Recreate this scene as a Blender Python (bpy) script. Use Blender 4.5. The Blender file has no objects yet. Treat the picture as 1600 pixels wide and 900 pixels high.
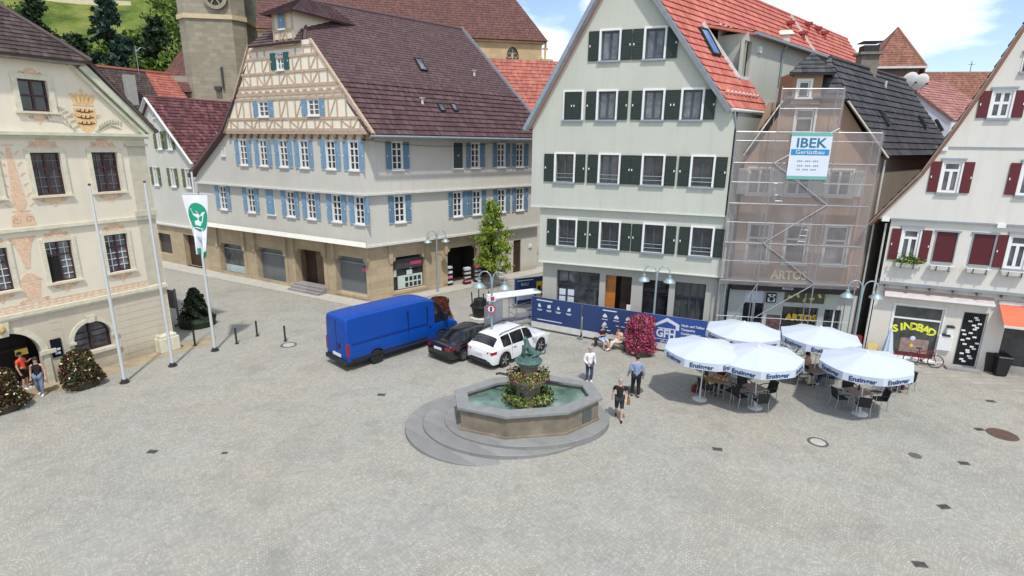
import bpy, bmesh, math, random
from mathutils import Vector, Matrix
from mathutils.geometry import tessellate_polygon, delaunay_2d_cdt
R = random.Random(7)
scene = bpy.context.scene
COL = scene.collection
rad = math.radians
V = Vector

# ------------------------------------------------------------------ camera model (measured from the photograph)
FOC, PITCH, ROLL, CZ = 859.0, rad(14.7), rad(0.77), 10.7
_f = V((0, math.cos(PITCH), -math.sin(PITCH))); _u = V((0, math.sin(PITCH), math.cos(PITCH))); _r = V((1, 0, 0))
CR = _r * math.cos(ROLL) + _u * math.sin(ROLL); CU = -_r * math.sin(ROLL) + _u * math.cos(ROLL); CF = _f
CAM = V((0, 0, CZ))
def ray(x, y): return CF + CR * ((x - 800) / FOC) - CU * ((y - 450) / FOC)
def g(x, y, z=0.0):
    "point of the horizontal plane at height z seen at (x, y)"
    d = ray(x, y); return CAM + d * ((z - CZ) / d.z)

class Fr:
    "a vertical facade: x runs along it, y goes INTO the building, z up"
    def __init__(s, P, ang): s.P = V((P[0], P[1], 0)); s.ang = ang; a = rad(ang); s.D = V((math.cos(a), math.sin(a), 0)); s.N = V((s.D.y, -s.D.x, 0))
    def at(s, x, off=0, z=0): return s.P + s.D * x + s.N * off + V((0, 0, z))
    def M(s, x=0, off=0, z=0): return Matrix.Translation(s.at(x, off, z)) @ Matrix.Rotation(rad(s.ang), 4, 'Z')
    def px(s, x, y, off=0):
        d = ray(x, y); p0 = s.P + s.N * off
        t = (p0 - CAM).dot(s.N) / d.dot(s.N); q = CAM + d * t
        return (q - p0).dot(s.D), q.z
    def sx(s, x, y, off=0): return s.px(x, y, off)[0]

# ------------------------------------------------------------------ mesh builder
class MB:
    def __init__(s): s.v = []; s.f = []; s.m = []; s.uv = []
    def face(s, pts, m=0, uv=None):
        i = len(s.v); s.v += [tuple(p) for p in pts]; s.f.append(tuple(range(i, i + len(pts)))); s.m.append(m); s.uv.append(uv)
    def mesh_(s, vs, fs, m=0, M=None):
        i = len(s.v); s.v += [tuple(M @ V(p)) if M else tuple(p) for p in vs]
        for f in fs: s.f.append(tuple(k + i for k in f)); s.m.append(m); s.uv.append(None)
        return s
    def box(s, x0, x1, y0, y1, z0, z1, m=0, M=None):
        vs = [(x, y, z) for x in (x0, x1) for y in (y0, y1) for z in (z0, z1)]
        return s.mesh_(vs, [(0, 1, 3, 2), (4, 6, 7, 5), (0, 4, 5, 1), (2, 3, 7, 6), (0, 2, 6, 4), (1, 5, 7, 3)], m, M)
    def bar(s, a, b, w, h=None, m=0, up=V((0, 0, 1))):
        "square bar from a to b"
        a, b = V(a), V(b); h = h or w; d = (b - a).normalized()
        x = d.cross(up); x = d.cross(V((1, 0, 0))) if x.length < 1e-4 else x
        x.normalize(); y = x.cross(d)
        q = [x * (i * w / 2) + y * (j * h / 2) for i, j in ((-1, -1), (1, -1), (1, 1), (-1, 1))]
        return s.mesh_([a + k for k in q] + [b + k for k in q], [(3, 2, 1, 0), (4, 5, 6, 7)] + [(i, (i + 1) % 4, 4 + (i + 1) % 4, 4 + i) for i in range(4)], m)
    def tube(s, pts, r, n=8, m=0, cap=True):
        pts = [V(p) for p in pts]; rs = r if isinstance(r, (list, tuple)) else [r] * len(pts)
        i0 = len(s.v); up = V((0, 0, 1)); x = None
        for k, p in enumerate(pts):
            d = (pts[min(k + 1, len(pts) - 1)] - pts[max(k - 1, 0)]).normalized()
            if x is None: x = d.cross(up) if abs(d.z) < .98 else d.cross(V((1, 0, 0)))
            x = (x - d * x.dot(d)).normalized(); y = d.cross(x)
            for j in range(n):
                a = 2 * math.pi * j / n; s.v.append(tuple(p + (x * math.cos(a) + y * math.sin(a)) * rs[k]))
        for k in range(len(pts) - 1):
            for j in range(n):
                a, b = i0 + k * n + j, i0 + k * n + (j + 1) % n
                s.f.append((a, b, b + n, a + n)); s.m.append(m); s.uv.append(None)
        if cap:
            for o, rev in ((i0, True), (i0 + (len(pts) - 1) * n, False)):
                t = tuple(range(o, o + n)); s.f.append(t[::-1] if rev else t); s.m.append(m); s.uv.append(None)
        return s
    def lathe(s, prof, n=24, m=0, M=None, a0=0.0, sx=1, sy=1):
        vs = []; fs = []
        for r, z in prof:
            for j in range(n):
                a = a0 + 2 * math.pi * j / n; vs.append((r * math.cos(a) * sx, r * math.sin(a) * sy, z))
        for k in range(len(prof) - 1):
            for j in range(n):
                a, b = k * n + j, k * n + (j + 1) % n; fs.append((a, b, b + n, a + n))
        if prof[0][0] > 1e-4: fs.append(tuple(range(n))[::-1])
        if prof[-1][0] > 1e-4: fs.append(tuple(range((len(prof) - 1) * n, len(prof) * n)))
        return s.mesh_(vs, fs, m, M)
    def prism(s, poly, y0, y1, m=0, M=None):
        "polygon in x,z (counter-clockwise seen from -y) extruded from y0 to y1"
        n = len(poly); tri = tessellate_polygon([[V((x, z, 0)) for x, z in poly]])
        vs = [(x, y0, z) for x, z in poly] + [(x, y1, z) for x, z in poly]
        fs = [tuple(t) for t in tri] + [(a + n, c + n, b + n) for a, b, c in tri] + [(i, i + n, (i + 1) % n + n, (i + 1) % n) for i in range(n)]
        return s.mesh_(vs, fs, m, M)
    def slab(s, poly, z0, z1, m=0, M=None):
        "polygon in x,y extruded upwards"
        n = len(poly); tri = tessellate_polygon([[V((p[0], p[1], 0)) for p in poly]])
        vs = [(p[0], p[1], z1) for p in poly] + [(p[0], p[1], z0) for p in poly]
        fs = [tuple(t) for t in tri] + [(a + n, c + n, b + n) for a, b, c in tri] + [(i, i + n, (i + 1) % n + n, (i + 1) % n) for i in range(n)]
        return s.mesh_(vs, fs, m, M)
    def ball(s, c, r, n=10, m=0, sc=(1, 1, 1), M=None):
        k = n // 2 + 1
        prof = [(max(1e-5, r * math.sin(math.pi * i / k)), -r * math.cos(math.pi * i / k)) for i in range(k + 1)]
        T = Matrix.Translation(c) @ Matrix.Diagonal((*sc, 1))
        return s.lathe(prof, n, m, M @ T if M else T)
    def wall(s, outline, holes=(), y=0.0, depth=.2, m=0, mr=None):
        "wall sheet at y with real openings and their reveals"
        holes = [h if isinstance(h, list) else [(h[0], h[1]), (h[2], h[1]), (h[2], h[3]), (h[0], h[3])] for h in holes]
        pts = []; ed = []
        for l in [outline] + holes:
            i = len(pts); pts += [V((x, z)) for x, z in l]; ed += [(i + k, i + (k + 1) % len(l)) for k in range(len(l))]
        ov, _, of, _, _, _ = delaunay_2d_cdt(pts, ed, [], 0, 1e-5)
        def inside(p, poly):
            c = False
            for k in range(len(poly)):
                (x0, z0), (x1, z1) = poly[k], poly[k - 1]
                if (z0 > p.y) != (z1 > p.y) and p.x < (x1 - x0) * (p.y - z0) / (z1 - z0) + x0: c = not c
            return c
        keep = []
        for f in of:
            c = sum((ov[k] for k in f), V((0, 0))) / len(f)
            if inside(c, outline) and not any(inside(c, h) for h in holes): keep.append(tuple(f))
        s.mesh_([(p.x, y, p.y) for p in ov], keep, m)
        for h in holes:
            n = len(h)
            for i in range(n):
                (xa, za), (xb, zb) = h[i], h[(i + 1) % n]
                s.face([(xa, y, za), (xb, y, zb), (xb, y + depth, zb), (xa, y + depth, za)], m if mr is None else mr)
        return s
    def roof(s, A, B, C, D, row=.4, lip=.05, m=0, thick=.12):
        "roof slope laid in overlapping courses: A,B eave left/right, C,D ridge right/left"
        A, B, C, D = map(V, (A, B, C, D)); nrm = (B - A).cross(D - A)
        if nrm.length < 1e-6 or (C - D).length < .01: nrm = (B - A).cross(C - A)
        nrm.normalize()
        if nrm.z < 0: nrm = -nrm
        L = ((D - A).length + (C - B).length) / 2; n = max(2, int(L / row)); U = (B - A).normalized()
        uv = lambda p: ((p - A).dot(U), (p - A).dot(nrm.cross(U)))
        for i in range(n):
            t0, t1 = i / n, (i + 1) / n
            a, b, c, d = A.lerp(D, t0), B.lerp(C, t0), B.lerp(C, t1), A.lerp(D, t1); k = nrm * lip
            s.face([a + k, b + k, c + nrm * .004, d + nrm * .004], m, [uv(q) for q in (a, b, c, d)])
            s.face([a - nrm * .01, b - nrm * .01, b + k, a + k], m, [uv(q) for q in (a, b, b, a)])
        k = -nrm * thick
        s.face([A + k, D + k, C + k, B + k], m); s.face([A, A + k, B + k, B], m); s.face([B, B + k, C + k, C], m); s.face([A, D, D + k, A + k], m)
        return s
    def mesh(s, name, mats, smooth=False, weld=False):
        me = bpy.data.meshes.new(name); me.from_pydata(s.v, [], s.f)
        for mt in (mats if isinstance(mats, (list, tuple)) else [mats]): me.materials.append(mt)
        me.polygons.foreach_set('material_index', s.m)
        if any(u is not None for u in s.uv):
            ul = me.uv_layers.new(name='UVMap'); k = 0; flat = [0.0] * (2 * len(me.loops))
            for f, u in zip(s.f, s.uv):
                for j in range(len(f)):
                    if u: flat[2 * k], flat[2 * k + 1] = u[j]
                    k += 1
            ul.data.foreach_set('uv', flat)
        bm = bmesh.new(); bm.from_mesh(me)
        if weld: bmesh.ops.remove_doubles(bm, verts=bm.verts, dist=weld if weld is not True else 1e-4)
        if not any(u is not None for u in s.uv): bmesh.ops.recalc_face_normals(bm, faces=bm.faces)
        bm.to_mesh(me); bm.free()
        if smooth:
            me.polygons.foreach_set('use_smooth', [True] * len(me.polygons))
            try: me.set_sharp_from_angle(angle=rad(smooth if smooth is not True else 40))
            except Exception: pass
        me.update(); return me
    def build(s, name, mats, parent=None, M=None, smooth=False, weld=False, bevel=0):
        return put(name, s.mesh(name, mats, smooth, weld), parent, M, bevel)

MW = {}                                                    # world matrix of every object we place
def put(name, me, parent=None, M=None, bevel=0):
    "link a mesh; M is in the parent's space (or the world when there is no parent)"
    o = bpy.data.objects.new(name, me); COL.objects.link(o); M = M or Matrix.Identity(4)
    if parent: o.parent = parent; MW[o.name] = MW[parent.name] @ M
    else: MW[o.name] = M.copy()
    o.matrix_basis = M
    if bevel:
        b = o.modifiers.new('edge', 'BEVEL'); b.width = bevel; b.segments = 2; b.limit_method = 'ANGLE'
    return o
def tag(o, label=None, cat=None, group=None, kind=None):
    if label: o['label'] = label
    if cat: o['category'] = cat
    if group: o['group'] = group
    if kind: o['kind'] = kind
    return o
def thing(name, label, cat, M=None, group=None):
    o = bpy.data.objects.new(name, None); COL.objects.link(o); o.empty_display_size = .2
    M = M if isinstance(M, Matrix) else Matrix.Translation(M or (0, 0, 0)); o.matrix_basis = M; MW[o.name] = M.copy()
    return tag(o, label, cat, group)
def TR(x, y, z=0, rz=0): return Matrix.Translation((x, y, z)) @ Matrix.Rotation(rad(rz), 4, 'Z')
def dup(o, M=None, label=None, parent=None):
    "copy a thing with its parts and their sub-parts"
    c = o.copy(); COL.objects.link(c)
    if parent: c.parent = parent
    if M is not None: c.matrix_basis = M
    MW[c.name] = (MW[parent.name] if parent else Matrix.Identity(4)) @ c.matrix_basis
    if label: c['label'] = label
    for k in list(o.children): dup(k, parent=c)
    return c
def inroot(root, fr, x=0, off=0, z=0): return MW[root.name].inverted() @ fr.M(x, off, z)

def ttext(s, size, bold=.0, ext=.008, sx=1.0, align='CENTER', shear=0, cache={}):
    k = (s, size, bold, ext, sx, align, shear)
    if k not in cache:
        cu = bpy.data.curves.new('lettering', 'FONT'); cu.body = s; cu.size = size; cu.extrude = ext; cu.offset = bold; cu.align_x = align; cu.align_y = 'CENTER'; cu.resolution_u = 2; cu.shear = shear
        o = bpy.data.objects.new('lettering', cu); COL.objects.link(o); bpy.context.view_layer.update()
        me = bpy.data.meshes.new_from_object(o.evaluated_get(bpy.context.evaluated_depsgraph_get()))
        bpy.data.objects.remove(o); bpy.data.curves.remove(cu)
        me.transform(Matrix.Diagonal((sx, 1, 1, 1))); me.transform(Matrix.Rotation(rad(90), 4, 'X')); cache[k] = me
    return cache[k]
def lettering(s, size, mt, parent, M, name='lettering', **kw):
    me = ttext(s, size, **kw).copy(); me.materials.clear(); me.materials.append(mt); return put(name, me, parent, M)

# ------------------------------------------------------------------ materials
def lin(c): c /= 255; return c / 12.92 if c <= .04045 else ((c + .055) / 1.055) ** 2.4
def S(r, gg, b): return (lin(r), lin(gg), lin(b), 1)
class NT:
    def __init__(s, m): s.m = m; s.t = m.node_tree; s.n = s.t.nodes; s.l = s.t.links
    def node(s, ty, **kw):
        n = s.n.new(ty)
        for k, v in kw.items():
            if k.startswith('i_'): n.inputs[k[2:].replace('_', ' ')].default_value = v
            else: setattr(n, k, v)
        return n
    def link(s, a, b): s.l.new(a, b)
    def math(s, op, a, b=None, c=None, clamp=False):
        n = s.n.new('ShaderNodeMath'); n.operation = op; n.use_clamp = clamp
        for i, v in enumerate((a, b, c)):
            if v is None: continue
            if isinstance(v, (int, float)): n.inputs[i].default_value = v
            else: s.l.new(v, n.inputs[i])
        return n.outputs[0]
    def mix(s, f, a, b, bt='MIX'):
        n = s.n.new('ShaderNodeMix'); n.data_type = 'RGBA'; n.blend_type = bt
        for i, v in ((0, f), (6, a), (7, b)):
            if isinstance(v, (int, float, tuple)): n.inputs[i].default_value = v
            else: s.l.new(v, n.inputs[i])
        return n.outputs[2]
    def noise(s, vec, scale, detail=4, rough=.6):
        n = s.node('ShaderNodeTexNoise', i_Scale=scale, i_Detail=detail, i_Roughness=rough)
        if vec is not None: s.l.new(vec, n.inputs['Vector'])
        return n.outputs['Fac']
    def ramp(s, f, stops):
        n = s.n.new('ShaderNodeValToRGB'); e = n.color_ramp.elements
        while len(e) < len(stops): e.new(.5)
        for k, (p, c) in zip(e, stops): k.position = p; k.color = c
        s.l.new(f, n.inputs[0]); return n.outputs[0]
    def bump(s, h, strength=.3, dist=.02):
        n = s.node('ShaderNodeBump', i_Strength=strength, i_Distance=dist); s.l.new(h, n.inputs['Height']); return n.outputs[0]
def newmat(name):
    m = bpy.data.materials.new(name); m.use_nodes = True; t = NT(m); return m, t, t.n['Principled BSDF']
def dk(c, k): return (c[0] * k, c[1] * k, c[2] * k, 1)
def plain(name, c, rough=.6, metal=0, var=.12, scale=3, bump=0, bscale=40, coat=0, spec=.5):
    m, t, p = newmat(name); tc = t.node('ShaderNodeTexCoord').outputs['Object']
    f = t.noise(tc, scale, 5); col = t.ramp(f, [(.3, dk(c, 1 - var)), (.7, dk(c, 1 + var))])
    t.link(col, p.inputs['Base Color']); p.inputs['Roughness'].default_value = rough; p.inputs['Metallic'].default_value = metal
    p.inputs['Coat Weight'].default_value = coat; p.inputs['Specular IOR Level'].default_value = spec
    if bump: t.link(t.bump(t.noise(tc, bscale, 4), bump, .01), p.inputs['Normal'])
    return m
def plaster(name, c, dirt=.16, streak=.1):
    m, t, p = newmat(name); tc = t.node('ShaderNodeTexCoord').outputs['Object']
    col = t.ramp(t.noise(tc, .35, 6, .65), [(.3, dk(c, 1 - dirt)), (.68, dk(c, 1.04))])
    mp = t.node('ShaderNodeMapping'); mp.inputs['Scale'].default_value = (2.2, 2.2, .12); t.link(tc, mp.inputs[0])
    col = t.mix(t.ramp(t.noise(mp.outputs[0], 1.3, 5), [(.5, (0, 0, 0, 1)), (.95, (1, 1, 1, 1))]), col, dk((c[0] * .95, c[1] * .93, c[2] * .88), 1 - streak))
    col = t.mix(t.math('MULTIPLY', t.noise(tc, 18, 3), .25), col, dk(c, .85))
    sz = t.node('ShaderNodeSeparateXYZ'); t.link(tc, sz.inputs[0]); lowz = t.math('MULTIPLY', t.math('SUBTRACT', 1, t.math('DIVIDE', sz.outputs[2], .9), clamp=True), t.math('MULTIPLY', t.noise(tc, 2.2, 5, .7), 1.1)); col = t.mix(lowz, col, dk((c[0] * .8, c[1] * .76, c[2] * .66), .5))
    t.link(col, p.inputs['Base Color']); p.inputs['Roughness'].default_value = .92; p.inputs['Specular IOR Level'].default_value = .25
    t.link(t.bump(t.noise(tc, 45, 4), .25, .008), p.inputs['Normal']); return m
def tiles(name, cs, tw=.2, row=.4, moss=None):
    "clay tiles: colour differs from tile to tile, weathering in big patches"
    m, t, p = newmat(name); uv = t.node('ShaderNodeUVMap').outputs[0]; sp = t.node('ShaderNodeSeparateXYZ'); t.link(uv, sp.inputs[0])
    rv = t.math('FLOOR', t.math('DIVIDE', sp.outputs[1], row)); off = t.math('MULTIPLY', t.math('MODULO', rv, 2), .5)
    xx = t.math('ADD', t.math('DIVIDE', sp.outputs[0], tw), off); ru = t.math('FLOOR', xx)
    cb = t.node('ShaderNodeCombineXYZ'); t.link(ru, cb.inputs[0]); t.link(rv, cb.inputs[1])
    wn = t.node('ShaderNodeTexWhiteNoise'); wn.noise_dimensions = '2D'; t.link(cb.outputs[0], wn.inputs['Vector'])
    tc = t.node('ShaderNodeTexCoord').outputs['Object']
    col = t.ramp(wn.outputs['Value'], [(0, cs[0]), (.5, cs[1]), (.97, cs[2])])
    col = t.mix(t.math('MULTIPLY', t.ramp(t.noise(tc, .5, 6, .7), [(.42, (0, 0, 0, 1)), (.7, (1, 1, 1, 1))]), .5), col, moss or dk(cs[0], .7))
    col = t.mix(t.math('MULTIPLY', t.ramp(t.noise(tc, 3, 6, .7), [(.55, (0, 0, 0, 1)), (.8, (1, 1, 1, 1))]), .35), col, dk(cs[2], 1.5))
    t.link(col, p.inputs['Base Color']); p.inputs['Roughness'].default_value = .75; p.inputs['Specular IOR Level'].default_value = .4
    fx = t.math('ABSOLUTE', t.math('SUBTRACT', t.math('FRACT', xx), .5)); h = t.math('MULTIPLY', t.math('SUBTRACT', 1, t.math('POWER', t.math('MULTIPLY', fx, 2), 3)), 1)
    t.link(t.bump(h, .5, .03), p.inputs['Normal']); return m
def leafmat(name, cs, trans=.25, rough=.55):
    m, t, p = newmat(name); gm = t.node('ShaderNodeNewGeometry')
    n = len(cs); col = t.ramp(gm.outputs['Random Per Island'], [(i / max(1, n - 1), c) for i, c in enumerate(cs)])
    t.link(col, p.inputs['Base Color']); p.inputs['Roughness'].default_value = rough; p.inputs['Specular IOR Level'].default_value = .3
    tl = t.node('ShaderNodeBsdfTranslucent'); t.link(col, tl.inputs[0]); mx = t.node('ShaderNodeMixShader'); mx.inputs[0].default_value = trans
    t.link(p.outputs[0], mx.inputs[1]); t.link(tl.outputs[0], mx.inputs[2]); t.link(mx.outputs[0], t.n['Material Output'].inputs[0]); return m
def stone(name, c, bw=.8, bh=.4, mortar=.6, var=.25):
    "coursed stone blocks"
    m, t, p = newmat(name); tc = t.node('ShaderNodeTexCoord').outputs['Object']; sp = t.node('ShaderNodeSeparateXYZ'); t.link(tc, sp.inputs[0])
    cb = t.node('ShaderNodeCombineXYZ'); t.link(t.math('ADD', sp.outputs[0], sp.outputs[1]), cb.inputs[0]); t.link(sp.outputs[2], cb.inputs[1])
    b = t.node('ShaderNodeTexBrick'); t.link(cb.outputs[0], b.inputs['Vector']); b.inputs['Scale'].default_value = 1; b.inputs['Brick Width'].default_value = bw; b.inputs['Row Height'].default_value = bh; b.inputs['Mortar Size'].default_value = .012
    b.inputs['Color1'].default_value = dk(c, 1 + var * .6); b.inputs['Color2'].default_value = dk(c, 1 - var); b.inputs['Mortar'].default_value = dk(c, mortar)
    col = t.mix(t.math('MULTIPLY', t.ramp(t.noise(tc, .9, 7, .7), [(.4, (0, 0, 0, 1)), (.7, (1, 1, 1, 1))]), .45), b.outputs[0], dk(c, .55))
    t.link(col, p.inputs['Base Color']); p.inputs['Roughness'].default_value = .9; p.inputs['Specular IOR Level'].default_value = .25
    t.link(t.bump(t.noise(tc, 12, 5), .4, .02), p.inputs['Normal']); return m
def glass(name, c=(.012, .015, .018, 1), c2=(.06, .07, .08, 1), rough=.06):
    m, t, p = newmat(name); tc = t.node('ShaderNodeTexCoord').outputs['Object']
    oi = t.node('ShaderNodeObjectInfo'); vo = t.node('ShaderNodeVectorMath', operation='SCALE'); cbx = t.node('ShaderNodeCombineXYZ'); [t.link(oi.outputs['Random'], cbx.inputs[k]) for k in range(3)]; t.link(cbx.outputs[0], vo.inputs[0]); vo.inputs['Scale'].default_value = 37.0
    va_ = t.node('ShaderNodeVectorMath', operation='ADD'); t.link(tc, va_.inputs[0]); t.link(vo.outputs[0], va_.inputs[1])
    t.link(t.mix(t.math('MULTIPLY', oi.outputs['Random'], .55), t.ramp(t.noise(va_.outputs[0], 1.6, 3), [(.35, c), (.75, c2)]), dk(c, .6)), p.inputs['Base Color']); p.inputs['Roughness'].default_value = rough; p.inputs['Specular IOR Level'].default_value = .8
    t.link(t.bump(t.noise(va_.outputs[0], 1.2, 2), .08, .06), p.inputs['Normal']); return m

WHITE = plain('white_paint', (.74, .74, .72, 1), .5, var=.05); WHITE2 = plain('aged_white_paint', (.6, .6, .57, 1), .6, var=.1)
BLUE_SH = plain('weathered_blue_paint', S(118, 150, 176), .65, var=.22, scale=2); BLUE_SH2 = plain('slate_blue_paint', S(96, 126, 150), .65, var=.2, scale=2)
GREEN_SH = plain('dark_green_paint', (.010, .022, .015, 1), .5, var=.15); RED_SH = plain('wine_red_paint', S(88, 22, 30), .55, var=.12)
OLIVE_SH = plain('olive_green_paint', S(92, 104, 62), .65, var=.2)
GLASS = glass('dark_window_glass'); GLASS2 = glass('curtained_window_glass', (.03, .035, .045, 1), (.26, .28, .31, 1), .08); GLASS3 = glass('sky_lit_glass', (.10, .13, .17, 1), (.32, .37, .42, 1), .08)
SHOPGLASS = glass('shop_window_glass', (.03, .035, .035, 1), (.14, .15, .15, 1), .05)
CURTAIN = plain('net_curtain', (.55, .55, .52, 1), .9, var=.25, scale=9)
DKWOOD = plain('dark_wood', S(58, 38, 30), .6, var=.25, scale=6); WINE = plain('maroon_window_paint', S(64, 34, 40), .5, var=.15)
GREYFR = plain('grey_window_frame', S(62, 70, 78), .4, var=.06); STEEL = plain('galvanised_steel', S(168, 174, 180), .38, .75, var=.1, scale=12); ZINC = plain('zinc_sheet', S(150, 158, 165), .45, .5, var=.12)
BLACK = plain('black_plastic', (.012, .012, .013, 1), .5, var=.1); DGREY = plain('dark_grey_metal', S(52, 54, 58), .5, .3); TYRE = plain('rubber', (.015, .015, .015, 1), .85)
ALU = plain('brushed_aluminium', S(190, 195, 200), .32, .8, var=.06, scale=20); LAMPMETAL = plain('grey_green_lamp_paint', S(150, 168, 172), .4, .35, var=.06)
BRONZE = plain('green_patina_bronze', S(76, 104, 98), .7, .2, var=.45, scale=9); YELLOW = plain('yellow_paint', S(232, 190, 30), .5); GOLD = plain('yellow_lettering', S(240, 190, 40), .45, var=.03)
TANSTONE = stone('tan_sandstone', S(180, 162, 134), 1.1, .48, .85, .12); GREYSTONE = stone('grey_granite', S(150, 147, 146), 1.4, .6, .75, .14)
TOWERSTONE = stone('weathered_tower_stone', S(156, 148, 130), .9, .45, .72, .16); NAVESTONE = stone('warm_church_stone', S(196, 172, 132), 1.2, .5, .8, .12)
PALE = plain('pale_render', S(200, 198, 188), .9, var=.1)
CREAM = plaster('cream_render', S(224, 214, 194), .10, .08); TH_BASE = plaster('pale_yellow_stone_render', S(204, 193, 173), .12, .12)
FWWALL = plaster('grey_beige_render', S(203, 200, 190), .09, .08); GFWALL = plaster('pale_green_grey_render', S(189, 191, 179), .07, .10); GFBASE = plaster('grey_base_render', S(176, 174, 166), .08, .08)
WHWALL = plaster('white_render', S(211, 208, 200), .06, .12); SCWALL = plaster('bare_brown_render', S(168, 138, 116), .16, .14); BHWALL = plaster('pale_grey_render', S(200, 198, 188), .08, .1)
FWROOF = tiles('old_dark_clay_tiles', [S(68, 48, 50), S(79, 57, 58), S(98, 75, 76)], .2, .42, S(76, 58, 60)); FWROOFU = tiles('old_plain_clay_tiles', [S(76, 57, 58), S(85, 65, 66), S(97, 77, 78)], .18, .24, S(84, 66, 68)); REDROOF = tiles('new_red_clay_tiles', [S(164, 88, 76), S(182, 104, 90), S(197, 122, 106)], .24, .42, S(160, 84, 70))
REDROOF2 = tiles('aged_red_clay_tiles', [S(146, 82, 70), S(164, 96, 80), S(180, 114, 98)], .24, .42, S(130, 74, 64)); CHROOF = tiles('church_brown_tiles', [S(84, 52, 46), S(98, 62, 56), S(112, 76, 70)], .2, .25, S(84, 60, 56))
BLKROOF = tiles('anthracite_tiles', [S(52, 52, 56), S(64, 64, 68), S(82, 82, 86)], .26, .42, S(46, 44, 46)); WINEROOF = tiles('wine_brown_tiles', [S(72, 38, 40), S(94, 52, 54), S(124, 84, 84)], .24, .36, S(60, 36, 38)); DKROOF = tiles('dark_brown_tiles', [S(60, 48, 46), S(72, 58, 56), S(92, 78, 76)], .2, .3, S(56, 46, 46)); PINKROOF = tiles('faded_pink_tiles', [S(138, 88, 80), S(156, 104, 96), S(176, 130, 120)], .24, .4, S(120, 84, 80)); BRNROOF = tiles('rusty_brown_tiles', [S(112, 74, 58), S(130, 86, 68), S(146, 104, 86)], .2, .24, S(100, 70, 58))
TIMBER = plain('faded_tan_timber', S(186, 161, 138), .8, var=.16, scale=4); OCHRE = plain('painted_ochre_ornament', S(217, 184, 155), .9, var=.2, scale=11); OCHRE2 = plain('painted_gold_crest', S(219, 182, 132), .85, var=.2, scale=9); SAGE = plain('painted_sage_leaves', S(176, 170, 146), .9, var=.2, scale=9)
SURR = plain('painted_stone_surround', S(206, 200, 178), .9, var=.14, scale=5)
BANNERBLUE = plain('navy_banner', S(36, 58, 104), .55, var=.1, scale=1.2); BANNERWHITE = plain('banner_print', S(205, 212, 222), .6, var=.03)
# ------------------------------------------------------------------ camera, sun, sky
cam = bpy.data.cameras.new('camera'); co = bpy.data.objects.new('camera', cam); COL.objects.link(co)
cam.sensor_width = 36; cam.lens = 36 * FOC / 1600; cam.clip_end = 3000; cam.clip_start = .1
co.matrix_world = Matrix.Translation(CAM) @ Matrix((CR, CU, -CF)).transposed().to_4x4(); scene.camera = co
SUN_EL, SUN_AZ = 61, -10                                       # sun high behind the camera, a little to its right
sd = V((-math.sin(rad(SUN_AZ)) * math.cos(rad(SUN_EL)), -math.cos(rad(SUN_AZ)) * math.cos(rad(SUN_EL)), math.sin(rad(SUN_EL))))
sl = bpy.data.lights.new('sun', 'SUN'); so = bpy.data.objects.new('sun', sl); COL.objects.link(so); so.location = (0, -20, 60)
sl.energy = 2.6; sl.angle = rad(2.2); sl.color = (1, .957, .89); so.rotation_euler = sd.to_track_quat('Z', 'Y').to_euler()
w = bpy.data.worlds.new('World'); scene.world = w; w.use_nodes = True; t = NT(w); bg = t.n['Background']
sky = t.node('ShaderNodeTexSky'); sky.sky_type = 'NISHITA'; sky.sun_disc = False; sky.sun_elevation = rad(SUN_EL); sky.sun_rotation = rad(180 + SUN_AZ); sky.air_density = 1.0; sky.dust_density = .7; sky.ozone_density = 2.0
tc = t.node('ShaderNodeTexCoord').outputs['Generated']; sp = t.node('ShaderNodeSeparateXYZ'); t.link(tc, sp.inputs[0])
zz = t.math('ADD', t.math('MAXIMUM', sp.outputs[2], 0), .18)
cb = t.node('ShaderNodeCombineXYZ'); t.link(t.math('DIVIDE', sp.outputs[0], zz), cb.inputs[0]); t.link(t.math('DIVIDE', sp.outputs[1], zz), cb.inputs[1])
nz = t.noise(cb.outputs[0], 1.15, 9, .58); cl = t.math('ADD', nz, 0)
for (x, y, wd, k) in ((1480, 20, .085, .20), (1340, 85, .07, .16), (1290, 15, .08, .2), (850, 78, .05, .3), (935, 8, .03, .10), (1560, 130, .10, -.26), (895, 22, .045, -.26), (845, 22, .03, -.15), (1215, 5, .03, -.12)):
    d = ray(x, y).normalized(); vm = t.node('ShaderNodeVectorMath', operation='DISTANCE'); t.link(tc, vm.inputs[0]); vm.inputs[1].default_value = d
    cl = t.math('ADD', cl, t.math('MULTIPLY', t.math('SUBTRACT', 1, t.math('DIVIDE', vm.outputs['Value'], wd * 1.6), clamp=True), k))
mask = t.ramp(cl, [(.43, (.06, .06, .06, 1)), (.56, (.55, .55, .55, 1)), (.70, (1, 1, 1, 1))])
shade = t.ramp(t.noise(cb.outputs[0], 2.3, 6), [(.35, (6.6, 6.9, 7.6, 1)), (.65, (9.4, 9.5, 9.7, 1))])
t.link(t.mix(mask, sky.outputs[0], shade), bg.inputs[0]); bg.inputs[1].default_value = .14
scene.view_settings.view_transform = 'Standard'; scene.view_settings.look = 'None'; scene.view_settings.gamma = 1; scene.view_settings.exposure = .38; scene.view_settings.use_curve_mapping = False
scene.cycles.use_denoising = True; scene.cycles.max_bounces = 6; scene.cycles.transparent_max_bounces = 12

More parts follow.
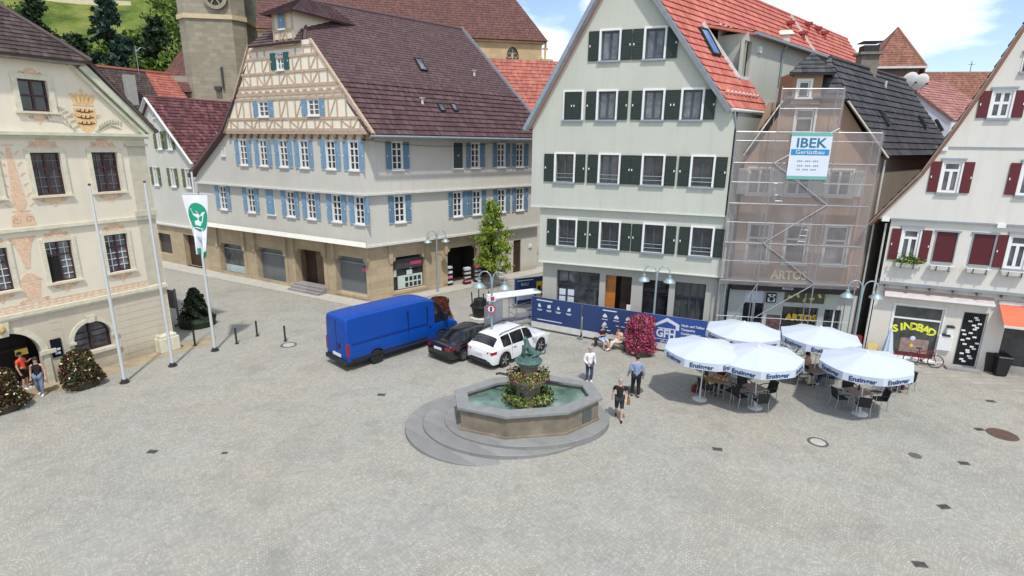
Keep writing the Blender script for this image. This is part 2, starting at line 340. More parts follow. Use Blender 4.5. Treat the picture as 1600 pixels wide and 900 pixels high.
# ------------------------------------------------------------------ ground
def cobble():
    m, t, p = newmat('granite_setts_in_fans'); tc = t.node('ShaderNodeTexCoord').outputs['Object']
    wob = t.node('ShaderNodeTexNoise', i_Scale=1.1, i_Detail=3); t.link(tc, wob.inputs['Vector'])
    wv = t.node('ShaderNodeVectorMath', operation='MULTIPLY_ADD'); t.link(wob.outputs['Color'], wv.inputs[0]); wv.inputs[1].default_value = (.16, .16, 0); t.link(tc, wv.inputs[2])
    sp = t.node('ShaderNodeSeparateXYZ'); t.link(wv.outputs[0], sp.inputs[0])
    fx = t.math('SUBTRACT', t.math('FRACT', t.math('DIVIDE', sp.outputs[0], 1.5)), .5)
    yy = t.math('ADD', sp.outputs[1], t.math('MULTIPLY', t.math('MULTIPLY', fx, fx), 1.9))
    cb = t.node('ShaderNodeCombineXYZ'); t.link(sp.outputs[0], cb.inputs[0]); t.link(yy, cb.inputs[1])
    br = t.node('ShaderNodeTexBrick', i_Scale=1.0); t.link(cb.outputs[0], br.inputs['Vector']); br.inputs['Brick Width'].default_value = .105; br.inputs['Row Height'].default_value = .1; br.inputs['Mortar Size'].default_value = .011; br.inputs['Mortar Smooth'].default_value = .6
    br.inputs['Color1'].default_value = (0, 0, 0, 1); br.inputs['Color2'].default_value = (1, 1, 1, 1); br.inputs['Mortar'].default_value = (.5, .5, .5, 1)
    s2 = t.node('ShaderNodeSeparateColor'); t.link(br.outputs['Color'], s2.inputs[0])
    stone_c = t.ramp(s2.outputs[0], [(0, S(149, 147, 138)), (.35, S(157, 155, 146)), (.75, S(163, 160, 151)), (1, S(171, 168, 158))])
    big = t.noise(tc, .16, 5, .6); stone_c = t.mix(t.ramp(big, [(.38, (0, 0, 0, 1)), (.66, (1, 1, 1, 1))]), t.mix(1, stone_c, (.95, .97, .99, 1), 'MULTIPLY'), t.mix(1, stone_c, (1.03, 1.0, .95, 1), 'MULTIPLY'))
    st = t.ramp(t.noise(tc, .7, 7, .72), [(.5, (0, 0, 0, 1)), (.72, (1, 1, 1, 1))]); lg = t.ramp(t.noise(tc, .21, 5, .7), [(.52, (0, 0, 0, 1)), (.75, (1, 1, 1, 1))]); stone_c = t.mix(t.math('MULTIPLY', lg, .45), stone_c, S(128, 127, 122)); stone_c = t.mix(t.math('MULTIPLY', st, .5), stone_c, S(120, 118, 112))
    st2 = t.ramp(t.noise(tc, 3.1, 4, .7), [(.58, (0, 0, 0, 1)), (.75, (1, 1, 1, 1))]); stone_c = t.mix(t.math('MULTIPLY', st2, .4), stone_c, S(188, 185, 175))
    jn = t.noise(tc, .33, 4); col = t.mix(t.math('MULTIPLY', br.outputs['Fac'], t.math('MULTIPLY_ADD', jn, 1.3, -.32, clamp=True)), stone_c, S(104, 101, 92)); t.link(col, p.inputs['Base Color'])
    p.inputs['Roughness'].default_value = .82; p.inputs['Specular IOR Level'].default_value = .35
    h = t.math('SUBTRACT', 1, br.outputs['Fac']); t.link(t.bump(t.math('ADD', h, t.math('MULTIPLY', s2.outputs[0], .4)), .4, .014), p.inputs['Normal']); return m
COBBLE = cobble()
b = MB(); b.face([(-400, -60, 0), (400, -60, 0), (400, 500, 0), (-400, 500, 0)]); tag(b.build('ground', COBBLE), kind='structure')
ASPH = plain('worn_grey_street', S(150, 147, 140), .9, var=.12, scale=.8, bump=.2, bscale=60)
def slabs(name, c, bw, bh):
    m, t, p = newmat(name); tc = t.node('ShaderNodeTexCoord').outputs['Object']; b = t.node('ShaderNodeTexBrick', i_Scale=1.0); t.link(tc, b.inputs['Vector'])
    b.inputs['Brick Width'].default_value = bw; b.inputs['Row Height'].default_value = bh; b.inputs['Mortar Size'].default_value = .015; b.inputs['Color1'].default_value = dk(c, 1.06); b.inputs['Color2'].default_value = dk(c, .9); b.inputs['Mortar'].default_value = dk(c, .6)
    t.link(t.mix(t.math('MULTIPLY', t.ramp(t.noise(tc, .8, 6, .7), [(.45, (0, 0, 0, 1)), (.7, (1, 1, 1, 1))]), .4), b.outputs[0], dk(c, .68)), p.inputs['Base Color']); p.inputs['Roughness'].default_value = .88; return m
PAVE = slabs('grey_paving_slabs', S(160, 155, 145), .6, .4)

F1 = Fr(g(580, 474), -29.3); F2 = Fr(g(580, 474), 43.5); T = Fr(g(244, 550), 60.6); G = Fr((1.83, 31.9), -20); SF = Fr((12.2, 28.9), -9); WF = Fr(g(1433, 567), -23)
GS = Fr(G.at(9.9), 43.5)
cor = lambda d: d * .737                                      # how far offset facades reach past the corner of the timber house
cz = F1.at(cor(2.0), 2.0)
# street between the two big houses, pavements with kerbs
b = MB(); q = [cz.lerp(F2.at(2, 2.0), .2), F2.at(3, 2.2), F2.at(60, 2.0), F2.at(60, 9), GS.at(2, .0), G.at(-1.5, .6), G.at(-1.7, -.4), F2.at(4, 8.5)]
b.face([(p.x, p.y, .004) for p in (F2.at(-2, 3.4), F2.at(60, 1.4), F2.at(60, 14), G.at(-1.2, -1.0), G.at(-.9, 1.2), F2.at(2, 9.2))]); tag(b.build('street', ASPH), kind='structure')
b = MB()
pv = [F1.at(-26, -.3), F1.at(-.2, -.3), F2.at(.2, -.3), F2.at(40, -.3), F2.at(40, 1.3), F2.at(-cor(1.3), 1.3), F1.at(-6, 1.35), F1.at(-26, 1.5)]
b.slab([(p.x, p.y) for p in pv], 0, .1); tag(b.build('pavement', plain('pale_concrete_pavement', S(176, 172, 162), .9, var=.1, scale=2)), kind='structure')
b = MB(); b.face([(p.x, p.y, .004) for p in (WF.at(-9, -.2), WF.at(14, -.2), WF.at(14, 2.3), WF.at(1.2, 2.3), WF.at(-.4, 1.2), WF.at(-9, .8))]); tag(b.build('paving', PAVE), kind='structure')
b = MB(); b.face([(p.x, p.y, .004) for p in (T.at(-14, -.2), T.at(.9, -.2), T.at(3.2, .2), T.at(2.4, 1.3), T.at(0, 1.1), T.at(-14, 1.3))]); tag(b.build('path', plain('tan_paved_strip', S(156, 142, 116), .9, var=.22, scale=1.3, bump=.2)), kind='structure')

# ------------------------------------------------------------------ windows
WCACHE = {}
def window(root, fr, s, z, off, w, h, kind, closed=False, extra=None):
    "z = bottom of the opening; returns the window object (parts: pane, shutter)"
    k = KINDS[kind]; key = (kind, round(w, 2), round(h, 2), closed)
    if key not in WCACHE:
        d = k.get('depth', .16); b = MB(); sw = k['sur']; hw = w / 2; e = k.get('proud', .03)
        # surround round the opening (material 0), sash (1), sill (2)
        if sw:
            b.box(-hw - sw, -hw, -e, .0, -.0, h + sw, 0); b.box(hw, hw + sw, -e, .0, -.0, h + sw, 0); b.box(-hw, hw, -e, .0, h, h + sw, 0)
        f = k['sash']; y0, y1 = d - .07, d
        for x0, x1 in ((-hw, -hw + f), (hw - f, hw)): b.box(x0, x1, y0, y1, 0, h, 1)
        b.box(-hw + f, hw - f, y0, y1, 0, f, 1); b.box(-hw + f, hw - f, y0, y1, h - f, h, 1)
        tr = k.get('transom'); top = h - f
        if tr: zt = h * tr; b.box(-hw + f, hw - f, y0 - .005, y1, zt - f * .55, zt + f * .55, 1); top = zt
        if k.get('mull', True): b.box(-f * .6, f * .6, y0 - .008, y1, f, (h - f) if k.get('mullfull', True) else top, 1)
        bw = k.get('bar', .018)
        for fz in k.get('bars', ()): b.box(-hw + f, hw - f, y0 + .015, y1, h * fz - bw, h * fz + bw, 3)
        for fx in k.get('vbars', ()): b.box(hw * fx - bw, hw * fx + bw, y0 + .015, y1, f, h - f, 3)
        if k.get('sill', True): b.box(-hw - sw - .04, hw + sw + .04, -.12, .02, -.09, -.001, 2)
        if k.get('rail'): b.tube([(-hw, .0, h * .3), (hw, .0, h * .3)], .015, 6, 3); b.tube([(-hw, .0, h * .16), (hw, .0, h * .16)], .015, 6, 3)
        if k.get('head'): b.box(-hw - sw - .06, hw + sw + .06, -.1, .0, h + sw + .001, h + sw + .09, 2)
        me = b.mesh('window', [k['sm'], k['fm'], k.get('slm', k['sm']), k.get('bm', k['fm'])])
        p = MB(); p.face([(-hw, d - .015, 0), (hw, d - .015, 0), (hw, d - .015, h), (-hw, d - .015, h)]); pane = p.mesh('pane', k['glass'])
        sh = None
        if k.get('shut'):
            shw = k.get('shw', w / 2); b2 = MB(); b2.box(0, shw, -.055, -.015, .0, h, 0)
            if not k.get('flat'):
                for z0, z1 in ((.07, h * .46), (h * .54, h - .07)):
                    n = max(4, int((z1 - z0) / .09))
                    for i in range(n):
                        zc = z0 + (i + .5) * (z1 - z0) / n; b2.mesh_([(.06, -.058, zc - .03), (shw - .06, -.058, zc - .03), (shw - .06, -.07, zc - .034), (.06, -.07, zc - .034), (.06, -.058, zc + .03), (shw - .06, -.058, zc + .03)], [(0, 1, 2, 3), (3, 2, 5, 4)], 0)
                for x0, x1 in ((0, .055), (shw - .055, shw)): b2.box(x0, x1, -.066, -.0555, 0, h, 0)
                for z0, z1 in ((0, .06), (h * .47, h * .53), (h - .06, h)): b2.box(.0555, shw - .0555, -.066, -.0555, z0, z1, 0)
            b2.box(shw * .8, shw * .9, -.085, -.068, h * .5 - .05, h * .5 + .05, 1)
            if k.get('shbase'): b2.box(-.01, shw + .01, -.06, -.01, -.035, -.002, 2)
            sh = b2.mesh('shutter', [k['shut'], WHITE, WHITE2])
        WCACHE[key] = (me, pane, sh, sw)
    me, pane, sh, sw = WCACHE[key]
    o = put('window', me, root, inroot(root, fr, s, off, z)); put('pane', pane, o)
    if sh:
        shw = k.get('shw', w / 2)
        if closed: put('shutter', sh, o, TR(-w / 2, -.02)); put('shutter', sh, o, Matrix.Translation((w / 2, -.02, 0)) @ Matrix.Diagonal((-1, 1, 1, 1)))
        else:
            gp = sw + .02
            jit = R.uniform(0, k.get('ajar', 4))
            put('shutter', sh, o, Matrix.Translation((w / 2 + gp, 0, 0)) @ Matrix.Rotation(rad(-jit), 4, 'Z')); put('shutter', sh, o, Matrix.Translation((-w / 2 - gp, 0, 0)) @ Matrix.Rotation(rad(jit), 4, 'Z') @ Matrix.Diagonal((-1, 1, 1, 1)))
    return o
KINDS = {
 'blue': dict(sur=.05, sm=WHITE, fm=WHITE, sash=.075, transom=.74, bars=(.26, .5), bar=.028, glass=GLASS, shut=BLUE_SH, depth=.10, shw=.42, shbase=True, ajar=9),
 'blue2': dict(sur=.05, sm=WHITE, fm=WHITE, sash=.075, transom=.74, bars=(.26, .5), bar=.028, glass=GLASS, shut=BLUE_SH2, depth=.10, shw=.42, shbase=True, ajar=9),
 'gable': dict(sur=.05, sm=WHITE, fm=WHITE, sash=.08, bars=(.36, .68), bar=.028, glass=GLASS, shut=BLUE_SH, depth=.10, shw=.48, ajar=6),
 'gfh': dict(sur=.10, sm=WHITE, fm=GREYFR, sash=.09, glass=GLASS, shut=GREEN_SH, depth=.24, shw=.54, rail=True, bm=ZINC, slm=ZINC, ajar=1.5),
 'gfhc': dict(sur=.10, sm=WHITE, fm=GREYFR, sash=.09, glass=GLASS2, shut=GREEN_SH, depth=.24, shw=.52, slm=ZINC, ajar=1.5),
 'red': dict(sur=.07, sm=WHITE, fm=WHITE, sash=.10, transom=.72, mullfull=False, glass=GLASS2, shut=RED_SH, depth=.10, shw=.38, slm=ZINC, head=True, flat=True, ajar=2),
 'sc': dict(sur=.08, sm=WHITE, fm=WHITE, sash=.09, bars=(.5,), glass=GLASS3, depth=.1, slm=WHITE2, shut=WHITE2, shw=.44, ajar=5),
 'sc2': dict(sur=.10, sm=WHITE2, fm=WHITE, sash=.09, transom=.62, mull=False, glass=GLASS2, depth=.14, slm=WHITE2),
 'olive': dict(sur=.05, sm=WHITE, fm=WHITE, sash=.08, glass=GLASS3, depth=.1, shut=OLIVE_SH, shw=.3, ajar=14),
 'plain': dict(sur=.05, sm=WHITE, fm=WHITE, sash=.07, glass=GLASS, depth=.1),
 'hall': dict(sur=.17, proud=.07, sm=SURR, fm=WINE, sash=.07, transom=.63, bars=(.2, .42, .81), vbars=(-.5, .5), bar=.012, bm=plain('leaded_bars', S(120, 104, 108), .5), glass=GLASS, depth=.2, slm=SURR),
 'hall2': dict(sur=.15, proud=.05, sm=SURR, fm=WINE, sash=.06, transom=.66, bars=(.17, .34, .5, .82), vbars=(-.5, .5), bar=.014, bm=WHITE2, glass=GLASS2, depth=.2, slm=SURR),
 'shop': dict(sur=0, sm=GREYFR, fm=GREYFR, sash=.07, transom=.68, vbars=(-.5, .5), bar=.03, bm=GREYFR, glass=SHOPGLASS, depth=.35, sill=False),
 'shopw': dict(sur=.06, sm=WHITE, fm=WHITE, sash=.07, transom=.75, mull=False, glass=SHOPGLASS, depth=.12, sill=True, slm=WHITE),
 'display': dict(sur=0, sm=ZINC, fm=ZINC, sash=.05, mull=False, glass=SHOPGLASS, depth=.45, sill=False),
}
def hole(s, z, w, h): return (s - w / 2, z, s + w / 2, z + h)

# ------------------------------------------------------------------ the timber-framed corner house
fw = thing('timber_framed_house', 'long corner house with tan half timbered gable, blue shutters and huge dark tiled roof', 'house', F1.M())
Z1, Z2, Z3 = 4.05, 7.45, 11.2
def arch(s0, s1, z0, z1, c=.28): return [(s0, z0), (s1, z0), (s1, z1 - c), (s1 - c * .8, z1 - c * .9), (s1 - c, z1), (s0 + c, z1), (s0 + c * .8, z1 - c * .9), (s0, z1 - c)]
def bay(fr, x0, x1, yb, yt, zb=None):
    xm = (x0 + x1) / 2; s0 = fr.sx(x0, (yb + yt) / 2); s1 = fr.sx(x1, (yb + yt) / 2); return s0, s1, (fr.px(xm, yb)[1] if zb is None else zb), fr.px(xm, yt)[1]
bays1 = [bay(F1, 345, 382, 428, 382), bay(F1, 403, 446, 441, 389), bay(F1, 463, 507, 455, 391, .12), bay(F1, 526, 573, 459, 402)]
bays2 = [bay(F2, 614, 665, 452, 399), bay(F2, 699, 747, 443, 385, .11), bay(F2, 752, 788, 430, 378, .11)]
dr = bay(F2, 802, 814, 418, 375, .12)
b = MB(); b.wall([(-17.9, 0), (0, 0), (0, Z1), (-17.9, Z1)], [arch(*k) for k in bays1], 0, .55)
b.build('ground_floor_wall', TANSTONE, fw)
b = MB(); b.wall([(0, 0), (11.4, 0), (11.4, Z1), (0, Z1)], [arch(*k) for k in bays2], 0, .5); b.build('ground_floor_wall', TANSTONE, fw, inroot(fw, F2))
b = MB(); b.wall([(11.4, 0), (16.2, 0), (16.2, Z1), (11.4, Z1)], [(dr[0], dr[2], dr[1], dr[3])], 0, .2); b.build('side_wall', FWWALL, fw, inroot(fw, F2))
b = MB()
for k in bays1[:2] + bays1[3:]: b.box(k[0] - .12, k[1] + .12, -.1, .0, k[2] - .16, k[2], 0)
b.box(-17.9, -.0, -.06, .0, 0, .32); b.build('stone_sills', TANSTONE, fw)
b = MB()
k = bays2[0]; b.box(k[0] - .12, k[1] + .12, -.1, .0, k[2] - .16, k[2], 0); b.box(.0, 5.9, -.06, .0, 0, .35); b.build('stone_sills', TANSTONE, fw, inroot(fw, F2))
for i, k in enumerate(bays1):
    if i == 2:
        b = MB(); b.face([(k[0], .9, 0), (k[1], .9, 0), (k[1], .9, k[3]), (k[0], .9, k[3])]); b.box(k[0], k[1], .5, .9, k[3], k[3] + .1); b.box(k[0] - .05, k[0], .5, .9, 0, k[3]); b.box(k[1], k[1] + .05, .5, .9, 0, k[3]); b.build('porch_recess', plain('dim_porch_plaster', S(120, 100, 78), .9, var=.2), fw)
        d = MB(); d.box(k[0] + .15, k[0] + 1.15, .82, .88, .15, k[3] - .35); d.build('door', DKWOOD, fw)
        d = MB(); d.box(k[1] - .75, k[1] - .35, .84, .86, 1.9, 2.5); d.build('notice', BANNERWHITE, fw)
        st = MB()
        for j in range(3): st.box(k[0] - .05, k[1] + .15, -.85 + .28 * j, .5 if j == 2 else -.85 + .28 * (j + 1) - .002, .1, .24 + .14 * j)
        st.build('steps', GREYSTONE, fw)
    else:
        b = MB(); w_, h_ = k[1] - k[0], k[3] - k[2]
        b.box(k[0], k[0] + .06, .36, .44, k[2], k[3]); b.box(k[1] - .06, k[1], .36, .44, k[2], k[3]); b.box(k[0] + .06, k[1] - .06, .36, .44, k[2], k[2] + .07); b.box(k[0] + .06, k[1] - .06, .33, .44, k[3] - .5, k[3] - .42)
        o = b.build('shop_window', ZINC, fw); b = MB(); b.face([(k[0], .42, k[2]), (k[1], .42, k[2]), (k[1], .42, k[3]), (k[0], .42, k[3])]); b.build('pane', SHOPGLASS if i == 0 else plain('shut_grey_blind', S(104, 110, 112), .5, var=.08), o)
        if i == 0: b = MB(); b.box(k[0] + .07, k[1] - .07, .38, .41, k[2] + .08, k[2] + .65); b.build('frosted_band', plain('frosted_glass', S(176, 188, 190), .4), o)
        if i == 3: b = MB(); b.box(k[1] - .75, k[1] - .1, .30, .32, k[3] - 1.0, k[3] - .72); b.build('sign', plain('pink_sign', S(196, 92, 128), .5), o)
for i, k in enumerate(bays2):
    if i == 0:
        b = MB(); b.box(k[0], k[0] + .06, .36, .44, k[2], k[3]); b.box(k[1] - .06, k[1], .36, .44, k[2], k[3]); b.box(k[0] + .06, k[1] - .06, .36, .44, k[2], k[2] + .07); o = b.build('shop_window', DGREY, fw, inroot(fw, F2))
        b = MB(); b.face([(k[0], .42, k[2]), (k[1], .42, k[2]), (k[1], .42, k[3]), (k[0], .42, k[3])]); b.build('pane', GLASS, o)
        b = MB(); b.box(k[0] + .06, k[1] - .06, .25, .40, k[3] - .95, k[3] - .25); b.build('blind_box', plain('charcoal_blind', S(66, 62, 66), .6), o)
        b = MB(); b.box(k[1] - 1.15, k[1] - .2, .22, .245, k[3] - .75, k[3] - .5); b.build('sign', plain('magenta_sign', S(176, 62, 110), .5), o)
        b = MB(); b.box(k[0] + .55, k[1] - .1, .30, .36, k[2] + .06, k[2] + 1.0)
        for a in range(4):
            for c in range(2): b.box(k[0] + 1.15 + a * .36, k[0] + 1.40 + a * .36, .285, .298, k[2] + .14 + c * .42, k[2] + .44 + c * .42, 1)
        b.box(k[0] + 1.3, k[0] + 1.75, .28, .33, k[2] + 1.02, k[2] + 1.35, 0); b.box(k[0] + .15, k[0] + .45, .30, .33, k[2] + 1.0, k[2] + 1.5, 0); b.build('display_shelf', [plain('pale_display', S(190, 205, 198), .5), DGREY], o)
        b = MB(); b.lathe([(.16, 0), (.16, .02)], 16, 0, Matrix.Translation((k[0] + 1.65, .3, k[2] + 1.62)) @ Matrix.Rotation(rad(90), 4, 'X')); b.build('round_sticker', BANNERWHITE, o)
    else:
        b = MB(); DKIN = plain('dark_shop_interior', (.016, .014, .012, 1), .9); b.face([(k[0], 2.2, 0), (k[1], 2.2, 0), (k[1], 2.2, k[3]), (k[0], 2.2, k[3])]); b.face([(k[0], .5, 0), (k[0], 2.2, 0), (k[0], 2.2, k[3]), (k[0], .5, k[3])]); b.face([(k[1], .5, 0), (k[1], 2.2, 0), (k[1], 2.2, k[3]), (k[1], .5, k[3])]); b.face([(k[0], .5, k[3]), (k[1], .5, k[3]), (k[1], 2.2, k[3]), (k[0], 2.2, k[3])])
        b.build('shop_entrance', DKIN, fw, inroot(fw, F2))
b = MB(); b.box(dr[0], dr[1], .1, .16, dr[2], dr[3]); b.build('door', DKWOOD, fw, inroot(fw, F2))
b = MB(); b.box(dr[1] + .9, dr[1] + 1.2, -.12, -.0, 2.1, 2.35); b.build('outdoor_light', WHITE, fw, inroot(fw, F2))

for fr, bs in ((F1, bays1), (F2, bays2)):                          # carved consoles on the stone piers
    for k in bs:
        for x in (k[0] - .16, k[1] + .16):
            b = MB(); b.prism([(x - .17, Z1 - .14), (x - .17, k[3] - .1), (x - .1, k[3] - .38), (x + .1, k[3] - .38), (x + .17, k[3] - .1), (x + .17, Z1 - .14)], -.14, -.003); b.box(x - .15, x + .15, -.05, -.004, .33, k[3] - .39); b.build('stone_pier', TANSTONE, fw, inroot(fw, fr))
# upper storeys with jetties
rows1 = [(351, 'blue'), (394, 'blue'), (424, 'closed'), (455, 'blue'), (487, 'blue'), (526.5, 'blue'), (562, 'blue')]
rows2 = [(381, 'blue'), (412, 'blue'), (443.5, 'blue'), (475.5, 'blue'), (517, 'blue'), (553, 'blue')]
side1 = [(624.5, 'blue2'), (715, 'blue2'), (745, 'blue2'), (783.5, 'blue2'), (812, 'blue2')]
side2 = [(620.5, 'blue2'), (715, 'green'), (742.5, 'blue2'), (783, 'blue2'), (812, 'blue2')]
WW, WH = .78, 1.78
def storey(fr, xs, off, z0, z1, sl, sr, ymid, zb, outline=None):
    cs = [(fr.sx(x, ymid + (0 if fr is F2 else 0), off), k) for x, k in xs]
    b = MB(); b.wall(outline or [(sl, z0), (sr, z0), (sr, z1), (sl, z1)], [hole(s, zb, WW, WH) for s, k in cs], -off, .14); b.build('upper_wall', FWWALL, fw, inroot(fw, fr))
    for s, k in cs:
        if k in ('closed', 'green'):
            KINDS['c_' + k] = dict(KINDS['blue'], shut=BLUE_SH if k == 'closed' else plain('grey_green_shutter', S(58, 74, 72), .6), shw=WW / 2)
            window(fw, fr, s, zb, off, WW, WH, 'c_' + k, closed=True)
        else: window(fw, fr, s, zb, off, WW, WH, k)
    return cs
zr1 = F1.px(526, 346, .35)[1]; zr2 = F1.px(516, 264, .55)[1]
storey(F1, rows1, .35, Z1, Z2, -17.6, cor(.35), 325, zr1)
OUT2 = [(-17.8, Z2), (cor(.55), Z2), (cor(.55), Z3), (-14.1, Z3)]
storey(F1, rows2, .55, Z2, Z3, 0, 0, 243, zr2, OUT2)
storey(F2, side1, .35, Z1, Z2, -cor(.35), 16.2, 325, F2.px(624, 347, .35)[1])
storey(F2, side2, .55, Z2, Z3 + .1, -cor(.55), 16.2, 243, F2.px(624, 265, .55)[1])
window(fw, F1, F1.sx(349, 236, .55), F1.px(349, 243, .55)[1], .55, .34, .55, 'plain')
b = MB()                                                      # soffits and fascia mouldings of the jetties
for fr, L, e in ((F1, -17.8, 1), (F2, 16.2, -1)):
    def run(o0, o1, z0, z1):
        a = [fr.at(L, o0), fr.at(e * cor(o0), o0), fr.at(e * cor(o1), o1), fr.at(L, o1)]
        if e < 0: a = a[::-1]
        iv = MW[fw.name].inverted(); pa = [iv @ p for p in a]; b.slab([(p.x, p.y) for p in pa], z0, z1)
    run(-.02, .46, Z1 - .12, Z1 + .02); run(.3, .66, Z2 - .1, Z2 + .015)
b.build('jetty_moulding', WHITE2, fw)
b = MB()                                                      # the little tin roof above the shop front
a0 = F1.px(240, 352, .4)[0]
b.mesh_([(-17.9, -.5, Z1 + .25), (.3, -.5, Z1 + .25), (.55, -.78, Z1 - .02), (-17.9, -.78, Z1 - .02), (-17.9, -.5, Z1 - .02), (.3, -.5, Z1 - .02)], [(3, 2, 1, 0), (0, 1, 5, 4), (4, 5, 2, 3), (1, 2, 5)]); b.build('canopy', plain('pale_sheet_canopy', S(206, 204, 194), .6, var=.08), fw)

# half-timbered gable
OG = .75
gl = [F1.px(352, 206, OG), F1.px(581, 206, OG), F1.px(487, 66, OG), F1.px(391, 66, OG)]
zt = (gl[2][1] + gl[3][1]) / 2; gsl = lambda z: gl[0][0] + (gl[3][0] - gl[0][0]) * (z - gl[0][1]) / (gl[3][1] - gl[0][1]); gsr = lambda z: gl[1][0] + (gl[2][0] - gl[1][0]) * (z - gl[1][1]) / (gl[2][1] - gl[1][1])
gw = [(F1.px(413, 183, OG), .98, 1.0), (F1.px(491, 181, OG), 1.0, 1.0), (F1.px(439, 110, OG), .62, 1.05)]
b = MB(); b.wall([(gsl(Z3), Z3), (gsr(Z3), Z3), (gsr(zt), zt), (gsl(zt), zt)], [hole(p[0], p[1] + .03, w_, h_) for p, w_, h_ in gw], -OG, .12); b.build('gable_wall', plaster('cream_infill', S(234, 226, 206), .05, .05), fw, inroot(fw, F1))
window(fw, F1, gw[0][0][0], gw[0][0][1] + .03, OG, .98, 1.0, 'gable'); window(fw, F1, gw[1][0][0], gw[1][0][1] + .03, OG, 1.0, 1.0, 'gable')
KINDS['gableg'] = dict(KINDS['gable'], shut=plain('dark_teal_shutter', S(36, 84, 84), .6), shw=.5); window(fw, F1, gw[2][0][0], gw[2][0][1] + .03, OG, .62, 1.05, 'gableg')
b = MB(); zy = lambda y: F1.px(468, y, OG)[1]
rails = [zy(y) for y in (203, 185, 153, 145, 133, 111, 86, 72)]; inwin = lambda s, z: any(abs(s - p[0]) < w_ / 2 + .56 and p[1] - .1 < z < p[1] + h_ + .12 for p, w_, h_ in gw)
for i, z in enumerate(rails): b.bar((gsl(z), -OG - .015, z), (gsr(z), -OG - .015, z), .07, .2 if i in (0, 3, 4) else .15)
for i in range(len(rails) - 1):
    z0, z1 = rails[i] + .07, rails[i + 1] - .07; hh = z1 - z0
    if i == 3:
        for j in range(14): s_ = gsl(z0) + .5 + j * (gsr(z0) - gsl(z0) - 1) / 13; b.box(s_ - .2, s_ + .2, -OG - .045, -OG - .001, z0 + .05, z0 + .16)
        continue
    n = max(6, int((gsr(z0) - gsl(z1)) / .82)); s0, s1 = gsl(z1) + .25, gsr(z1) - .25
    for j in range(n + 1):
        s_ = s0 + (s1 - s0) * j / n; zz_ = (z0 + z1) / 2
        if inwin(s_, zz_): continue
        b.bar((s_, -OG - .012, z0), (s_, -OG - .012, z1), .11, .06, up=V((0, 1, 0)))
        if j < n and hh > .5 and (j % 3 != 1) and not inwin(s_ + (s1 - s0) / n * .6, zz_):
            q = (s1 - s0) / n * .9; sg = 1 if (j + i) % 2 else -1
            a, c = (s_ + .05, s_ + q) if sg > 0 else (s_ + q, s_ + .05)
            pts = [V((a + (c - a) * t_ + .08 * math.sin(t_ * 6.28) * (i % 3 == 0), -OG - .008, z0 + hh * t_)) for t_ in (0, .25, .5, .75, 1)]
            for k in range(4): b.bar(pts[k], pts[k + 1], .085, .045, up=V((0, 1, 0)))
for z in [zy(145)]:
    for p, w_, h_ in gw[:2]:
        for sg in (-1, 1): b.bar((p[0] + sg * 1.05, -OG - .02, z - .5), (p[0] + sg * .2, -OG - .02, z - .08), .1, .04, up=V((0, 1, 0)))
b.bar((gsl(Z3) - .05, -OG - .01, Z3), (gsl(zt) - .05, -OG - .01, zt), .12, .2, up=V((0, 1, 0))); b.bar((gsr(Z3) + .05, -OG - .01, Z3), (gsr(zt) + .05, -OG - .01, zt), .12, .2, up=V((0, 1, 0)))
b.build('timber_framing', TIMBER, fw)
n = 19; DENT = plain('brown_dentils', S(140, 104, 72), .8, var=.2)
for j in range(n): b = MB(); s_ = gsl(Z3) + .4 + j * (gsr(Z3) - gsl(Z3) - .6) / (n - 1); b.box(s_ - .11, s_ + .11, -OG - .03, -.5, Z3 - .26, Z3 - .06); b.box(s_ - .07, s_ + .07, -OG + .05, -.5, Z3 - .36, Z3 - .262); b.build('dentil', DENT, fw)
b = MB(); b.box(gsl(Z3), gsr(Z3), -OG, -.5, Z3 - .06, Z3); b.build('jetty_beam', TIMBER, fw)

# roof
D2 = F2.D; RZ = 19.85; APX = F1.at(-6.5, 0, RZ); iv = MW[fw.name].inverted()
EL = F1.at(gl[1][0] - .10, .85, Z3 - .05); ER = EL + D2 * 16.2
def rp(p): return iv @ V(p)
RL, RR = APX + D2 * 1.8, APX + D2 * 14.9; AP0 = APX - D2 * .5
fh = (zt - EL.z) / (RZ - EL.z); HR = EL.lerp(AP0, fh)
MR_ = ER.lerp(RR, fh); LL = EL.lerp(AP0, .4); LR = ER.lerp(RR, .4)
b = MB(); b.roof(rp(EL), rp(ER), rp(LR), rp(LL), .42, .07, 0); b.roof(rp(LL), rp(LR), rp(MR_), rp(HR), .24, .03, 1); b.roof(rp(HR), rp(MR_), rp(RR), rp(RL), .24, .03, 1)
WL0 = F1.at(-17.9, .95, 8.0); WL1 = F1.at(gl[0][0] - .25, .95, Z3 + .25); fl_ = (zt - WL1.z) / (RZ - WL1.z); HL = WL1.lerp(AP0, fl_)
far = D2 * 15
b.roof(rp(WL0 + far), rp(WL0), rp(WL1), rp(WL1 + far), .42, .06, 0, .22); b.roof(rp(WL1 + far), rp(WL1), rp(HL), rp(HL + far), .3, .05, 0, .22); b.roof(rp(HL + far), rp(HL), rp(RL), rp(RR), .3, .05, 0)
DZ0 = zt - .08; HLf, HRf = HL + F1.N * .5, HR + F1.N * .5
b.roof(rp(HL - V((0, 0, .12)) + F1.N * .4), rp(HR - V((0, 0, .12)) + F1.N * .4), rp(RL), rp(RL), .3, .05, 1)
b.tube([rp(RL), rp(RR)], .13, 8, 1); b.tube([rp(RL), rp(HR)], .11, 8, 1); b.tube([rp(RL), rp(HL)], .11, 8, 1)
b.bar(rp(ER + V((0, 0, .12))), rp(RR + V((0, 0, .12))), .12, .2, 2)
roof = b.build('roof', [FWROOF, FWROOFU, ZINC], fw)
b = MB(); b.tube([rp(EL + V((0, 0, -.12)) + F2.N * .12), rp(ER + V((0, 0, -.12)) + F2.N * .12)], .09, 8); b.build('gutter', ZINC, fw)
